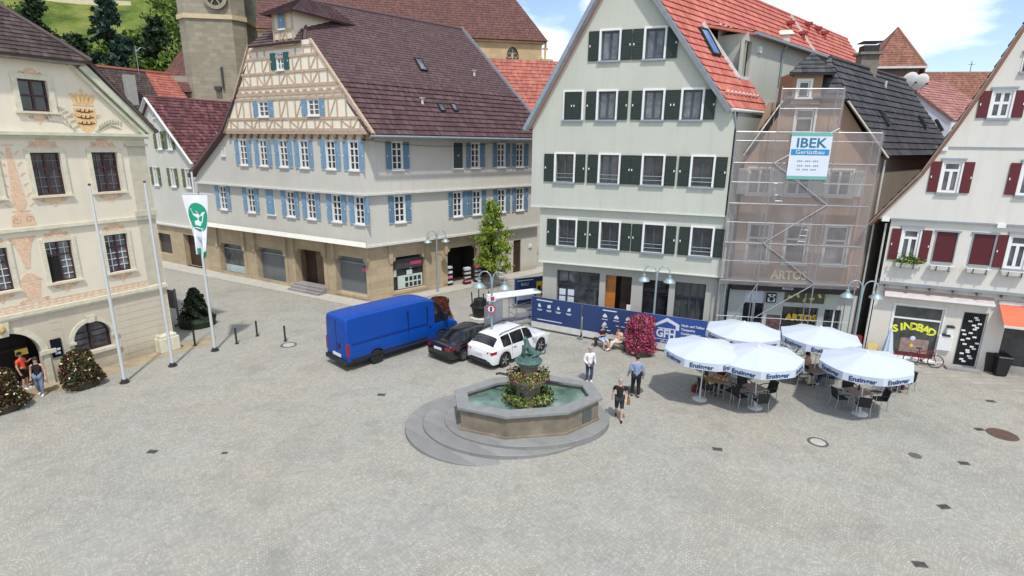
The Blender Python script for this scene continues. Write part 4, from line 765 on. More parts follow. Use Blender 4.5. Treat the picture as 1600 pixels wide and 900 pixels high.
for (x, z, sx, sz) in ((-.0, .38, .13, .14), (0, .24, .09, .12)): b.ball((x, .085, z * hh), .9 * sx, 10, 0 if z > .3 else 1, (1, .1, sz / sx))
b.build('small_painted_motif', [BANNERWHITE, GOLD], o)
b = MB(); b.box(-ww / 2 + .1, ww / 2 - .1, .083, .09, .1, .28); b.build('red_band', plain('dark_red_film', S(112, 30, 40), .4), o); b = MB(); b.box(-ww / 2 + .55, ww / 2 - .35, .086, .092, .3, 1.05); b.build('window_print', plain('pinkish_print', S(150, 128, 124), .4, var=.4, scale=4), o)
b = MB(); b.box(dor[0], dor[2], .16, .2, .12, dor[3]); o = b.build('door', GLASS, wh)
b = MB(); 
for x0, x1, z0, z1 in ((dor[0], dor[0] + .06, .12, dor[3]), (dor[2] - .06, dor[2], .12, dor[3]), (dor[0] + .06, dor[2] - .06, dor[3] - .06, dor[3]), (dor[0] + .06, dor[2] - .06, .12, .18)): b.box(x0, x1, .06, .14, z0, z1)
b.build('frame', ALU, o)
b = MB(); n = 11
for i in range(n): x = dor[0] + .1 + i * (dor[2] - dor[0] - .2) / (n - 1); b.box(x - .012, x + .012, .08, .12, .18, dor[3] - .06)
b.build('grille', DGREY, o); b = MB()
for i in range(24): x = dor[0] + .15 + R.random() * (dor[2] - dor[0] - .3); z = .35 + (i + .5) / 24 * (dor[3] - .6); b.box(x - .08, x + .08, .06, .079, z - .04, z + .04)
b.build('grille_plates', WHITE, o)
b = MB(); b.box(dor[0] - .3, dor[2] + .1, -.45, -.002, .0, .12); b.build('door_step', GREYSTONE, wh)
b = MB(); b.box(sh2[0], sh2[2], .1, .2, sh2[1], sh2[3]); o = b.build('shop_window', GLASS, wh); arched('SINDBAD', o, .09, sh2[0] + 1.5, sh2[3] - .75, 2.2, .42, .1)
b = MB(); b.ball((sh2[0] + 1.6, .095, sh2[3] - 1.6), .16, 10, 0, (1, .1, 1)); b.ball((sh2[0] + 1.6, .093, sh2[3] - 1.9), .14, 10, 1, (1, .1, 1.3)); b.build('small_painted_motif', [BANNERWHITE, GOLD], o)
for i, (x, y, w_, h_) in enumerate(((1483, 517, .26, .4), (1475, 535, .6, .75))):
    s_, z_ = WF.px(x, y); b = MB(); b.box(s_ - w_ / 2, s_ + w_ / 2, -.16, -.002, z_ - h_ / 2, z_ + h_ / 2, 0); b.mesh_([(s_ - .17, -.2, z_ + h_ / 2), (s_ + .17, -.2, z_ + h_ / 2), (s_ + .13, -.2, z_ + h_ / 2 + .1), (s_ - .13, -.2, z_ + h_ / 2 + .1), (s_ - .17, -.0, z_ + h_ / 2), (s_ + .17, 0, z_ + h_ / 2), (s_ + .13, 0, z_ + h_ / 2 + .1), (s_ - .13, 0, z_ + h_ / 2 + .1)], [(0, 1, 2, 3), (4, 7, 6, 5), (0, 4, 5, 1), (3, 2, 6, 7), (0, 3, 7, 4), (1, 5, 6, 2)], 1); b.build('letter_box', [WHITE, DGREY], wh)
# first floor with roller shutters and flower boxes
rB = [(1421, 'red'), (1477, 'roll'), (1536, 'roll'), (1592, 'red')]; H_ = 1.55; W_ = .70
zz2 = [WF.px(x, y, .3)[1] for (x, k), y in zip(rB, (405, 413, 416, 421))]; zR = sum(zz2) / 4
sB = [WF.sx(x, 382, .3) for x, k in rB]; sB += [sB[-1] + 2.1, sB[-1] + 4.2]
b = MB(); b.wall([(wl + .02, b0), (LW, b0), (LW, b1), (wl + .02, b1)], [hole(s, zR, .92 if i in (1, 2) else W_, H_) for i, s in enumerate(sB)], -.3, .14); b.build('upper_wall', WHWALL, wh)
boxes = []
for i, s in enumerate(sB):
    W_ = .92 if i in (1, 2) else .70
    if i in (1, 2):
        b = MB(); b.box(s - W_ / 2 + .05, s + W_ / 2 - .05, -.27, -.22, zR + .06, zR + H_ - .04)
        n = 22
        for j in range(n): z = zR + .08 + (j + .5) * (H_ - .14) / n; b.box(s - W_ / 2 + .05, s + W_ / 2 - .05, -.282, -.2705, z - .022, z + .022)
        b.build('roller_shutter', RED_SH, wh); b = MB(); b.box(s - W_ / 2 - .06, s + W_ / 2 + .06, -.38, -.29, zR + H_ - .02, zR + H_ + .06); b.box(s - W_ / 2, s - W_ / 2 + .05, -.32, -.2, zR, zR + H_ - .021); b.box(s + W_ / 2 - .05, s + W_ / 2, -.32, -.2, zR, zR + H_ - .021); b.box(s - W_ / 2 + .051, s + W_ / 2 - .051, -.35, -.2, zR, zR + .055); b.build('shutter_rail', ZINC, wh)
    else: window(wh, WF, s, zR, .3, W_, H_, 'red')
# gable storeys
gz = WF.px(1480, 229, .42)[1]
rk = [WF.px(x, y, .42) for x, y in ((1374, 334), (1394, 317), (1441, 272), (1500, 192), (1546, 126), (1601, 42))]; ax_ = 4.15; apz = rk[-1][1] + (ax_ - rk[-1][0]) * 2.05
L_ = [(rk[0][0], b1)] + rk[1:]; out = [(rk[0][0], b1), (2 * ax_ - rk[0][0], b1)] + [(2 * ax_ - x, z) for x, z in rk[1:]] + [(ax_, apz)] + rk[:0:-1]
sM = [WF.sx(1486, 272, .42), WF.sx(1612, 272, .42)]; zM = WF.px(1487, 301, .42)[1]; sT = WF.sx(1565, 160, .42); zT = WF.px(1565, 184, .42)[1]; sU = WF.sx(1612, 95, .42); zU = WF.px(1598, 112, .42)[1]
hs = [hole(s, zM, .70, 1.42) for s in sM + [sM[1] + 2.4]] + [hole(sT, zT, .7, 1.15), hole(2 * ax_ - sT, zT, .7, 1.15), hole(sU, zU, .5, .7)]
b = MB(); b.wall(out, hs, -.42, .14); b.build('gable_wall', WHWALL, wh)
for s in sM + [sM[1] + 2.4]: window(wh, WF, s, zM, .42, .70, 1.42, 'red')
KINDS['redt'] = dict(KINDS['red'], transom=.55, mullfull=True); window(wh, WF, sT, zT, .42, .7, 1.15, 'redt'); window(wh, WF, 2 * ax_ - sT, zT, .42, .7, 1.15, 'redt')
KINDS['redu'] = dict(KINDS['red'], transom=None, shw=.34); window(wh, WF, sU, zU, .42, .5, .7, 'redu', closed=True)
b = MB(); b.box(wl, LW, -.36, -.02, b0 - .14, b0 - .001); b.box(rk[0][0] - .02, LW, -.46, -.25, b1 - .07, b1 - .001); z_ = gz; b.box(rk[3][0] - .75, 2 * ax_ - rk[3][0] + .75, -.47, -.4, z_ - .05, z_); b.build('jetty_moulding', ZINC, wh)
b = MB()
for i in range(14): x = wl + .35 + i * .95; b.box(x - .07, x + .07, -.34, -.02, b0 - .32, b0 - .142)
b.build('beam_ends', plain('grey_beam_ends', S(132, 120, 116), .8), wh)
b = MB()
for x, y in ((1473, 231), (1383, 341), (1563, 351)): s_, z_ = WF.px(x, y, .3); b.box(s_ - .16, s_ + .16, -.5, -.32, z_ - .13, z_ + .05)
b.build('wall_brackets', WHITE, wh)
Dw = V((math.cos(rad(46)), math.sin(rad(46)), 0)) * 14; b = MB(); off_ = .6
edge = [WF.at(rk[0][0] - .45, off_, b1 - .32)] + [WF.at(x - .12, off_, z + .1) for x, z in rk[1:]] + [WF.at(ax_, off_, apz + .1)]
for i in range(len(edge) - 1):
    b.roof(WI @ (edge[i] + Dw), WI @ edge[i], WI @ edge[i + 1], WI @ (edge[i + 1] + Dw), .4, .05, 0, .16)
    m0, m1 = [WF.at(2 * ax_ - (WI @ e).x, off_, e.z) for e in (edge[i], edge[i + 1])]; b.roof(WI @ m0, WI @ (m0 + Dw), WI @ (m1 + Dw), WI @ m1, .4, .05, 0, .16)
b.build('roof', BRNROOF, wh)
b = MB()
for i in range(len(edge) - 1): b.bar(WI @ (edge[i] + WF.N * .04 - V((0, 0, .1))), WI @ (edge[i + 1] + WF.N * .04 - V((0, 0, .1))), .05, .26, up=WF.N)
b.build('verge_board', plain('weathered_verge_board', S(136, 126, 116), .8, var=.2), wh)
b = MB(); v = [WI @ WF.at(wl), WI @ (WF.at(wl) + Dw), WI @ (WF.at(LW) + Dw), WI @ WF.at(LW)]
for i in range(3): b.face([(v[i].x, v[i].y, 0), (v[i + 1].x, v[i + 1].y, 0), (v[i + 1].x, v[i + 1].y, b1), (v[i].x, v[i].y, b1)])
b.face([(p[0] + (WI @ (WF.P + Dw)).x, (WI @ (WF.P + Dw)).y, p[1]) for p in out]); b.build('rear_wall', WHWALL, wh)
s_ = WF.sx(1364, 470); b = MB(); b.tube([(wl - .12, -.1, b1 - .3), (wl - .12, -.1, .1)], .05, 8); b.build('downpipe', WHITE2, wh)
# awnings and flower boxes hang on the house as things of their own
a0, a1 = WF.px(1558, 473), WF.px(1552, 508, 1.0); aw0 = WF.sx(1560, 475)
aw = thing('shop_awning', 'open orange red fabric awning over the shop window beside the bins', 'awning', WF.M(aw0, 0, a0[1])); n = 10; b = MB(); W2 = 5.2
b.mesh_([(0, -.06, 0), (W2, -.06, 0), (W2, -1.15, -.8), (0, -1.15, -.8), (0, -.06, -.03), (W2, -.06, -.03), (W2, -1.15, -.83), (0, -1.15, -.83)], [(0, 3, 2, 1), (4, 5, 6, 7), (0, 1, 5, 4), (1, 2, 6, 5), (2, 3, 7, 6), (3, 0, 4, 7)]); b.build('fabric', plain('orange_red_awning_fabric', S(222, 104, 74), .7, var=.08), aw)
b = MB(); b.box(-.03, W2 + .03, -1.22, -1.14, -.9, -.80); b.build('front_bar', WHITE2, aw); b = MB(); b.box(-.05, W2 + .05, -.16, -.003, -.04, .14); b.build('cassette', WHITE2, aw)
p0, p1 = WF.px(1381, 459, .12), WF.px(1556, 475, .12); a2 = thing('rolled_awning', 'rolled up pinkish awning in a pale cassette over the yellow lettered shop window', 'awning', WF.M(p0[0], 0, p0[1])); L2 = p1[0] - p0[0] - .1
b = MB(); b.mesh_([(0, -.003, .30), (L2, -.003, .30), (L2, -.34, .06), (0, -.34, .06), (0, -.003, .0), (L2, -.003, .0), (L2, -.34, .0), (0, -.34, .0)], [(0, 3, 2, 1), (4, 5, 6, 7), (0, 1, 5, 4), (1, 2, 6, 5), (2, 3, 7, 6), (3, 0, 4, 7)]); b.build('roll', plain('dusty_pink_fabric', S(192, 176, 170), .8, var=.12), a2); b = MB(); b.box(-.02, L2 + .02, -.4, -.342, -.05, .05); b.build('front_bar', WHITE, a2); b = MB(); b.tube([(-.05, -.371, 0), (-.02, -.371, 0)], .05, 8); b.build('end_cap', DGREY, a2)
# ------------------------------------------------------------------ painted town hall on the left
th = thing('town_hall', 'cream town hall with painted ornaments, crowned crest in the gable and arched doorway', 'town hall', T.M())
TI = MW[th.name].inverted(); tp = lambda p: TI @ V(p)
XR, XL, XD = .95, -13.2, -5.85; zb1, zb2, zc, zg = 3.42, 7.0, 10.85, 13.75
def semi(cx, r, z0, zs, n=14): return [(cx - r, z0), (cx + r, z0)] + [(cx + r * math.cos(math.pi * i / n), zs + r * math.sin(math.pi * i / n)) for i in range(n + 1)]
def mirror(l): return l + [2 * XD - x for x in l if abs(x - XD) > .3]
ar = [(-2.62, .78, .98, 1.62), (2 * XD + 2.62, .78, .98, 1.62)]
b = MB(); b.wall([(XL, 0), (XR, 0), (XR, zb1), (XL, zb1)], [semi(XD, 1.22, .02, 1.5)] + [semi(*a) for a in ar], 0, .4); b.build('ground_floor_wall', TH_BASE, th)
RUS = {XL: MB(), XD + 1.7: MB(), -1.5: MB()}
for k in range(9):                                            # faint horizontal rustication courses
    z = .35 + k * .34
    for x0, x1 in ((XL, XD - 1.7), (XD + 1.7, -3.75), (-1.5, XR)):
        RUS[x0].box(x0, x1, -.012, -.001, z, z + .31)
[m_.build('rustication', TH_BASE, th) for m_ in RUS.values()]
def archring(cx, r, zs, w_, y0, y1, zb=None, n=18):
    m_ = MB(); pts = [(cx + r * math.cos(math.pi * i / n), zs + r * math.sin(math.pi * i / n)) for i in range(n + 1)]; po = [(cx + (r + w_) * math.cos(math.pi * i / n), zs + (r + w_) * math.sin(math.pi * i / n)) for i in range(n + 1)]
    for i in range(n): m_.prism([pts[i], po[i], po[i + 1], pts[i + 1]], y0, y1)
    if zb is not None:
        for sg in (-1, 1): x0, x1 = sorted((cx + sg * r, cx + sg * (r + w_))); m_.box(x0, x1, y0, y1, zb, zs)
    return m_
m_ = archring(XD, 1.22, 1.5, .24, -.07, -.001, .0)
for sg in (-1, 1): m_.box(XD + sg * 1.4 - .3, XD + sg * 1.4 + .3, -.14, -.0705, 1.42, 1.6)
m_.prism([(XD - .2, 2.62), (XD + .2, 2.62), (XD + .28, 3.2), (XD - .28, 3.2)], -.2, -.072); m_.build('door_arch', SURR, th)
b = MB(); b.ball((XD, -.2, 2.95), .16, 10, 0, (1, .7, 1.2)); b.ball((XD, -.3, 2.93), .05, 8, 0); b.build('carved_head', plain('ochre_carved_stone', S(196, 162, 108), .8, var=.2), th)
b = MB(); b.face([(XD - 1.3, 1.5, 0), (XD + 1.3, 1.5, 0), (XD + 1.3, 1.5, 2.8), (XD - 1.3, 1.5, 2.8)]); [b.face([(x, .4, 0), (x, 1.5, 0), (x, 1.5, 2.8), (x, .4, 2.8)]) for x in (XD - 1.24, XD + 1.24)]; b.face([(XD - 1.3, .4, 2.75), (XD + 1.3, .4, 2.75), (XD + 1.3, 1.5, 2.75), (XD - 1.3, 1.5, 2.75)]); dd = b.build('door', plain('shade_dark_passage_door', S(30, 22, 18), .6, var=.3), th)  # door with passage walls and ceiling, the passage's shade painted as dark colour
b = MB(); b.box(XD - .03, XD + .03, 1.42, 1.49, 0, 2.7); b.box(XD - 1.2, XD + 1.2, 1.42, 1.49, 1.48, 1.6); b.build('rail', DKWOOD, dd)
for x in (XD + .62, XD - .5): b = MB(); b.box(x - .22, x + .22, .27, .299, 1.55, 1.82); b.build('sign', plain('brass_yellow_sign', S(200, 170, 70), .45, var=.1), dd)
for cx, r, z0, zs in ar:
    m_ = archring(cx, r, zs, .17, -.06, -.001); m_.box(cx - r - .25, cx + r + .25, -.12, -.001, z0 - .14, z0 - .001); m_.prism([(cx - .13, zs + r - .02), (cx + .13, zs + r - .02), (cx + .2, zs + r + .34), (cx - .2, zs + r + .34)], -.13, -.061)
    for sg in (-1, 1): m_.box(cx + sg * (r + .1) - .16, cx + sg * (r + .1) + .16, -.1, -.0605, zs - .12, zs)
    o = m_.build('window', SURR, th); b = MB(); b.prism(semi(cx, r, z0, zs), .3, .34); b.build('pane', GLASS2, o)
    m_ = archring(cx, r - .07, zs, .07, .2, .28); m_.box(cx - .05, cx + .05, .2, .28, z0, zs + r - .08); m_.box(cx - r, cx - r + .07, .2, .28, z0, zs); m_.box(cx + r - .07, cx + r, .2, .28, z0, zs); m_.box(cx - r + .071, cx + r - .071, .205, .28, z0, z0 + .07)
    for z in (z0 + .3, z0 + .6, zs + .25): m_.box(cx - r * .85, cx + r * .85, .23, .27, z - .012, z + .012)
    m_.build('sash', WINE, o)
s_, z_ = T.px(88, 543); b = MB(); b.box(s_ - .2, s_ + .2, -.06, -.002, z_ - .42, z_ + .42); b.build('notice_case', plain('black_glass_case', S(26, 30, 38), .2), th); b = MB(); b.box(s_ - .02, s_ + .12, -.065, -.0605, z_ - .12, z_ - .02); b.box(s_ - .1, s_ + .1, -.064, -.0605, z_ - .3, z_ - .2); b.build('notice', BANNERWHITE, th)
b = MB(); b.box(-.02, .98, -.55, -.02, .0, .75); b.box(.05, .9, -.5, -.03, .751, .9); b.build('corner_stone', plain('whitish_corner_stone', S(212, 206, 184), .9, var=.1), th, bevel=.03)
# belts, cornices
b = MB(); b.box(XL, XR + .02, -.16, -.02, zb1 - .1, zb1 + .07); b.box(XL, XR + .02, -.1, -.02, zb1 - .2, zb1 - .101); b.box(XL, XR, -.15, -.06, zb2 - .12, zb2 + .03); b.build('belt_course', SURR, th)
WT1, WT2, HW = [-.98, -3.28, -5.55], [-.9, -3.14, -5.42], 1.8
a1, a2 = mirror(WT1 + [XD + (XD + .98)])[:6], mirror(WT2)[:6]
a1 = WT1 + [-7.85, -10.1, -12.4]; a2 = WT2 + [-7.7, -9.95, -12.25]
z1w, z2w = 4.5, 8.3
b = MB(); b.wall([(XL, zb1), (XR, zb1), (XR, zb2), (XL, zb2)], [hole(s, z1w, 1.0, 1.8) for s in a1], -.03, .25); b.wall([(XL, zb2), (XR, zb2), (XR, zc), (XL, zc)], [hole(s, z2w, 1.06, 1.78) for s in a2], -.08, .25); b.build('upper_wall', CREAM, th)
for i, s in enumerate(a1):
    o = window(th, T, s, z1w, .03, 1.0, 1.8, 'hall2')
    if i == 1: b = MB(); b.box(-.44, -.03, .11, .18, .07, 1.13); b.build('open_casement_gap', plain('dark_room', (.006, .006, .006, 1), .9), o)
for s in a2: window(th, T, s, z2w, .08, 1.06, 1.78, 'hall')
b = MB(); b.box(.12, .9, -.105, -.0805, zb2 + .1, zc - .5); b.box(.12, .9, -.055, -.0305, zb1 + .2, zb2 - .2); b.box(.0, 1.0, -.2, -.06, zb2 + .04, zb2 + .3); b.box(.0, 1.0, -.22, -.08, zc - .5, zc - .38); b.build('corner_pilaster', plain('grey_pilaster', S(190, 184, 164), .9, var=.1), th)
# gable
at = [-3.1, -5.85, -8.6]; XG = -1.35
b = MB(); b.wall([(2 * XD - XR, zc), (XR, zc), (XG, zg), (2 * XD - XG, zg)], [hole(s, 11.75, 1.0, 1.25) for s in at], -.08, .25); b.build('gable_wall', CREAM, th)
KINDS['att'] = dict(KINDS['hall'], transom=.5, bars=(), vbars=(), sur=.2); [window(th, T, s, 11.75, .08, 1.0, 1.25, 'att') for s in at]
b = MB(); b.box(XL, XR + .25, -.42, -.08, zc - .06, zc + .07); b.box(XL, XR + .12, -.28, -.08, zc - .16, zc - .061)
for sg in (1, -1):
    fx = (lambda x: x) if sg > 0 else (lambda x: 2 * XD - x)
    b.bar((fx(XR + .3), -.22, zc + .1), (fx(XG + .05), -.22, zg), .28, .34, up=V((0, 1, 0))); b.bar((fx(XR - .05), -.15, zc + .1), (fx(XG - .35), -.15, zg), .14, .2, up=V((0, 1, 0)))
b.build('cornice', plain('pale_green_grey_cornice', S(196, 196, 174), .8, var=.12), th)
b = MB(); b.box(2 * XD - XG - .1, XG + .15, -.5, -.02, zg - .02, zg + .14); b.build('eaves_board', plain('grey_eaves_board', S(128, 122, 112), .8, var=.2), th)
apz_ = zg + 4.6; hip = (XD, 3.6, apz_); e0, e1 = 2 * XD - XG - .35, XG + .35
b = MB(); b.roof((e0, -.6, zg + .14), (e1, -.6, zg + .14), hip, hip, .3, .04); DD = 12
b.roof((XR + .5, -.5, zc + .2), (XR + .5, DD, zc + .2), (XG + .35, DD, zg + .2), (XG + .35, -.5, zg + .2), .3, .04); b.roof((XG + .35, -.5, zg + .16), (XG + .35, DD, zg + .16), (XD, DD, apz_), hip, .3, .04)
b.roof((2 * XD - XR - .5, DD, zc + .2), (2 * XD - XR - .5, -.5, zc + .2), (2 * XD - XG - .35, -.5, zg + .2), (2 * XD - XG - .35, DD, zg + .2), .3, .04); b.roof((2 * XD - XG - .35, DD, zg + .16), (2 * XD - XG - .35, -.5, zg + .16), hip, (XD, DD, apz_), .3, .04)
b.tube([hip, (e1, -.6, zg + .2)], .1, 8); b.tube([hip, (XD, DD, apz_)], .1, 8); b.build('roof', DKROOF, th)
b = MB(); b.face([(XR, -.05, 0), (XR, DD, 0), (XR, DD, zc), (XR, -.05, zc)]); b.face([(XL, -.05, 0), (XL, DD, 0), (XL, DD, zc), (XL, -.05, zc)]); b.face([(XL, DD, 0), (XR, DD, 0), (XR, DD, zc), (XL, DD, zc)]); b.face([(2 * XD - XR, DD, zc), (XR, DD, zc), (XG, DD, zg), (XD, DD, apz_ - .1), (2 * XD - XG, DD, zg)]); b.build('rear_wall', CREAM, th)
# painted ornaments: flat reliefs a few millimetres thick
class Orn:
    def __init__(s, y): s.b = MB(); s.y = y
    def poly(s, pts, dy=0): s.b.prism(pts, s.y - .012 - dy, s.y - .001)
    def ell(s, cx, cz, a, c, rot=0, n=12, dy=0): co_, si_ = math.cos(rot), math.sin(rot); s.poly([(cx + a * math.cos(2 * math.pi * i / n) * co_ - c * math.sin(2 * math.pi * i / n) * si_, cz + a * math.cos(2 * math.pi * i / n) * si_ + c * math.sin(2 * math.pi * i / n) * co_) for i in range(n)], dy)
    def stroke(s, pts, w_, dy=0):
        for a, c in zip(pts, pts[1:]):
            d = V((c[0] - a[0], c[1] - a[1])); l = d.length
            if l < 1e-5: continue
            nn = V((-d.y, d.x)) / l * w_ / 2; e = d / l * w_ * .25
            s.poly([(a[0] - nn.x - e.x, a[1] - nn.y - e.y), (a[0] + nn.x - e.x, a[1] + nn.y - e.y), (c[0] + nn.x + e.x, c[1] + nn.y + e.y), (c[0] - nn.x + e.x, c[1] - nn.y + e.y)][::-1], dy)
    def spiral(s, cx, cz, r, turns, a0, sg, w_=.035, n=14): s.stroke([(cx + r * (1 - i / n * .85) * math.cos(a0 + sg * turns * 6.28 * i / n), cz + r * (1 - i / n * .85) * math.sin(a0 + sg * turns * 6.28 * i / n)) for i in range(n + 1)], w_)
def crest_top(o, cx, z, w_, k=1.0):                           # scroll pediment above a window
    o.poly([(cx - w_ * .5, z), (cx + w_ * .5, z), (cx + w_ * .42, z + .1 * k), (cx + w_ * .16, z + .26 * k), (cx, z + .40 * k), (cx - w_ * .16, z + .26 * k), (cx - w_ * .42, z + .1 * k)])
    for sg in (-1, 1): o.spiral(cx + sg * w_ * .33, z + .17 * k, .12 * k, 1.1, 0 if sg < 0 else math.pi, sg, .03); o.ell(cx + sg * w_ * .14, z + .3 * k, .09, .05, sg * -.6, dy=.004)
    o.ell(cx, z + .2 * k, .1, .12, dy=.006)
def apron(o, cx, z, w_):
    o.poly([(cx - w_ * .5, z), (cx - w_ * .34, z - .14), (cx - w_ * .12, z - .24), (cx, z - .40), (cx + w_ * .12, z - .24), (cx + w_ * .34, z - .14), (cx + w_ * .5, z)][::-1][::-1])
    for sg in (-1, 1): o.spiral(cx + sg * w_ * .3, z - .1, .1, 1.0, 1.57, sg, .03)
o = Orn(-.08)
def flush(o): o.b.build('painted_ornament', OCHRE, th); o.b = MB()
for s in a2: crest_top(o, s, z2w + 2.0, 1.15); flush(o); apron(o, s, z2w - .11, 1.3); flush(o)
pil = [-4.3, -6.75, -8.85, -11.1]
for cx in (-4.33, -6.6, -8.85, -11.1):                        # obelisk shaped candelabra between the windows
    o.poly([(cx - .07, z2w + 2.0), (cx + .07, z2w + 2.0), (cx + .24, z2w - .25), (cx + .14, z2w - .5), (cx - .14, z2w - .5), (cx - .24, z2w - .25)][::-1])
    o.poly([(cx - .18, z2w + 2.06), (cx + .18, z2w + 2.06), (cx + .18, z2w + 2.1), (cx - .18, z2w + 2.1)]); o.poly([(cx - .3, z2w - .6), (cx + .3, z2w - .6), (cx + .3, z2w - .54), (cx - .3, z2w - .54)])
    for q in range(6):
        for sg in (-1, 1): z = z2w + 1.8 - q * .42; o.ell(cx + sg * (.26 + q * .035), z, .09, .03, sg * .5, 8); o.ell(cx + sg * (.2 + q * .03), z - .08, .05, .03, 0, 8)
    o.poly([(cx - .42, zb2 + .1), (cx + .42, zb2 + .1), (cx + .36, zb2 + .55), (cx, zb2 + .75), (cx - .36, zb2 + .55)])
    for sg in (-1, 1): o.spiral(cx + sg * .22, zb2 + .35, .16, 1.2, 0, sg, .03)
    flush(o)
o = Orn(-.03)
for s in a1: crest_top(o, s, z1w + 1.98, 1.1, .85); flush(o); apron(o, s, z1w - .11, 1.15); flush(o)
for cx in (-4.5, -6.75, -8.95, -11.2):
    o.poly([(cx - .5, zb2 - .35), (cx + .5, zb2 - .35), (cx + .34, zb2 - .55), (cx + .2, zb2 - 1.0), (cx + .08, zb2 - 1.7), (cx - .08, zb2 - 1.7), (cx - .2, zb2 - 1.0), (cx - .34, zb2 - .55)][::-1])
    o.poly([(cx - .44, z1w + .25), (cx + .44, z1w + .25), (cx + .1, z1w + .6), (cx - .1, z1w + .6)]); o.poly([(cx - .24, z1w - .5), (cx + .24, z1w - .5), (cx + .34, z1w + .2), (cx - .34, z1w + .2)]); o.poly([(cx - .5, z1w - .62), (cx + .5, z1w - .62), (cx + .42, z1w - .52), (cx - .42, z1w - .52)])
    for sg in (-1, 1): o.spiral(cx + sg * .34, zb2 - .5, .13, 1.1, 0, sg, .03); o.spiral(cx + sg * .45, z1w - .62, .1, 1.1, 0, sg, .03)
    flush(o)
n = 46
for i in range(n):                                            # guilloche band above the belt
    x = XL + .2 + i * (XR - .9 - XL) / n; o.ell(x, zb1 + .26, .11, .085, .5, 8); o.ell(x + .15, zb1 + .26, .03, .03, 0, 6)
for z in (zb1 + .13, zb1 + .39): o.poly([(XL, z - .015), (XR - .8, z - .015), (XR - .8, z + .015), (XL, z + .015)])
o.b.build('painted_ornament', OCHRE, th)
o = Orn(-.08); o2 = Orn(-.08)
for s in at: crest_top(o, s, 13.12, .95, .8); flush(o); apron(o, s, 11.62, .9); flush(o)
cx, cz = T.px(133, 182, .08)
cxs = [(cx, 1)]
o2.poly([(cx - .42, cz + .35), (cx - .42, cz - .25), (cx - .2, cz - .6), (cx, cz - .68), (cx + .2, cz - .6), (cx + .42, cz - .25), (cx + .42, cz + .35)])
o2.poly([(cx - .4, cz + .45), (cx + .4, cz + .45), (cx + .4, cz + .55), (cx - .4, cz + .55)])
for i in range(5): o2.ell(cx + (i - 2) * .17, cz + .75, .11, .24, (i - 2) * -.25, 10)
o2.ell(cx, cz + 1.05, .07, .1)
for i in range(2): o2.spiral(cx - .5 + i, cz, .12, 1, 0, 1)
o2.b.build('painted_crest', OCHRE2, th)
o3 = Orn(-.094)
for k in range(3):
    z = cz + .2 - k * .26; o3.stroke([(cx - .3, z + .03), (cx - .1, z - .02), (cx + .12, z - .02), (cx + .32, z + .04)], .045)
    for j in range(3): o3.stroke([(cx - .18 + j * .17, z), (cx - .14 + j * .17, z + .1)], .035)
o3.b.build('crest_antlers', plain('dark_brown_paint', S(92, 62, 40), .9), th)
o4 = Orn(-.08)
for sg in (-1, 1):
    for k in range(9):
        t_ = k / 8; x = cx + sg * (.45 + .9 * t_) ; z = cz - .55 + (.75 - .5 * (sg > 0)) * math.sin(t_ * 2.4)
        for q in (-1, 1): o4.ell(x + q * .06, z + q * .1, .13, .045, sg * .5 + q * .9, 8)
    o4.stroke([(cx + sg * .4, cz - .62), (cx + sg * .9, cz - .3), (cx + sg * 1.3, cz - .25)], .04)
o4.b.build('painted_laurel', SAGE, th)

# ------------------------------------------------------------------ further houses
def quad_house(name, label, fr, s0, s1, eave, ridge, depth_dir, depth, wallm, roofm, apex=None, off=0, over=.3, row=.36):
    "gable house whose gable lies on a facade frame and whose ridge runs along depth_dir"
    h = thing(name, label, 'house', fr.M()); iv_ = MW[h.name].inverted(); D_ = V((math.cos(rad(depth_dir)), math.sin(rad(depth_dir)), 0)); ax = apex if apex is not None else (s0 + s1) / 2
    e0 = eave if isinstance(eave, tuple) else (eave, eave); pt = lambda s_, z, t_=0, o_=0: iv_ @ (fr.at(s_, off + o_, z) + D_ * t_)
    b = MB(); b.roof(pt(s1 + .25, e0[1] - .15, 0, over), pt(s1 + .25, e0[1] - .15, depth, over), pt(ax, ridge, depth, over), pt(ax, ridge, 0, over), row, .05); b.roof(pt(s0 - .25, e0[0] - .15, depth, over), pt(s0 - .25, e0[0] - .15, 0, over), pt(ax, ridge, 0, over), pt(ax, ridge, depth, over), row, .05); b.tube([pt(ax, ridge, 0, over), pt(ax, ridge, depth, over)], .11, 8)
    b.build('roof', roofm, h)
    b = MB(); b.bar(pt(s1 + .25, e0[1] - .26, 0, over + .03), pt(ax, ridge - .12, 0, over + .03), .08, .24, up=fr.N); b.build('verge_board', WHITE2, h); b = MB(); b.bar(pt(s0 - .25, e0[0] - .26, 0, over + .03), pt(ax, ridge - .12, 0, over + .03), .08, .24, up=fr.N); b.build('verge_board', WHITE2, h)
    b = MB(); a, c = pt(s0, 0), pt(s1, 0); a2, c2 = pt(s0, 0, depth), pt(s1, 0, depth); zz = lambda p, z: (p.x, p.y, z)
    for p, q, z0_, z1_ in ((a2, a, e0[0], e0[0]), (c, c2, e0[1], e0[1])): b.face([zz(p, 0), zz(q, 0), zz(q, z1_), zz(p, z0_)])
    b.face([zz(a2, 0), zz(c2, 0), zz(c2, e0[1]), pt(ax, ridge - .12, depth), zz(a2, e0[0])]); b.build('rear_wall', wallm, h)
    return h, iv_, D_, ax, e0
bz = lambda x, y: F1.px(x, y)
ba, bl, br = bz(233, 151), bz(205, 215), bz(303, 251); s0, s1 = -25.9, br[0]
bh, biv, bD, bax, be = quad_house('narrow_house', 'narrow pale house with olive green shutters left of the half timbered gable', F1, s0, s1, (br[1] + (ba[1] - br[1]) * .42, br[1]), ba[1], 60, 12, BHWALL, WINEROOF, ba[0])
wr1 = [(249, 233), (265, 233)]; wr2 = [(244, 290), (270.5, 291), (294, 292)]
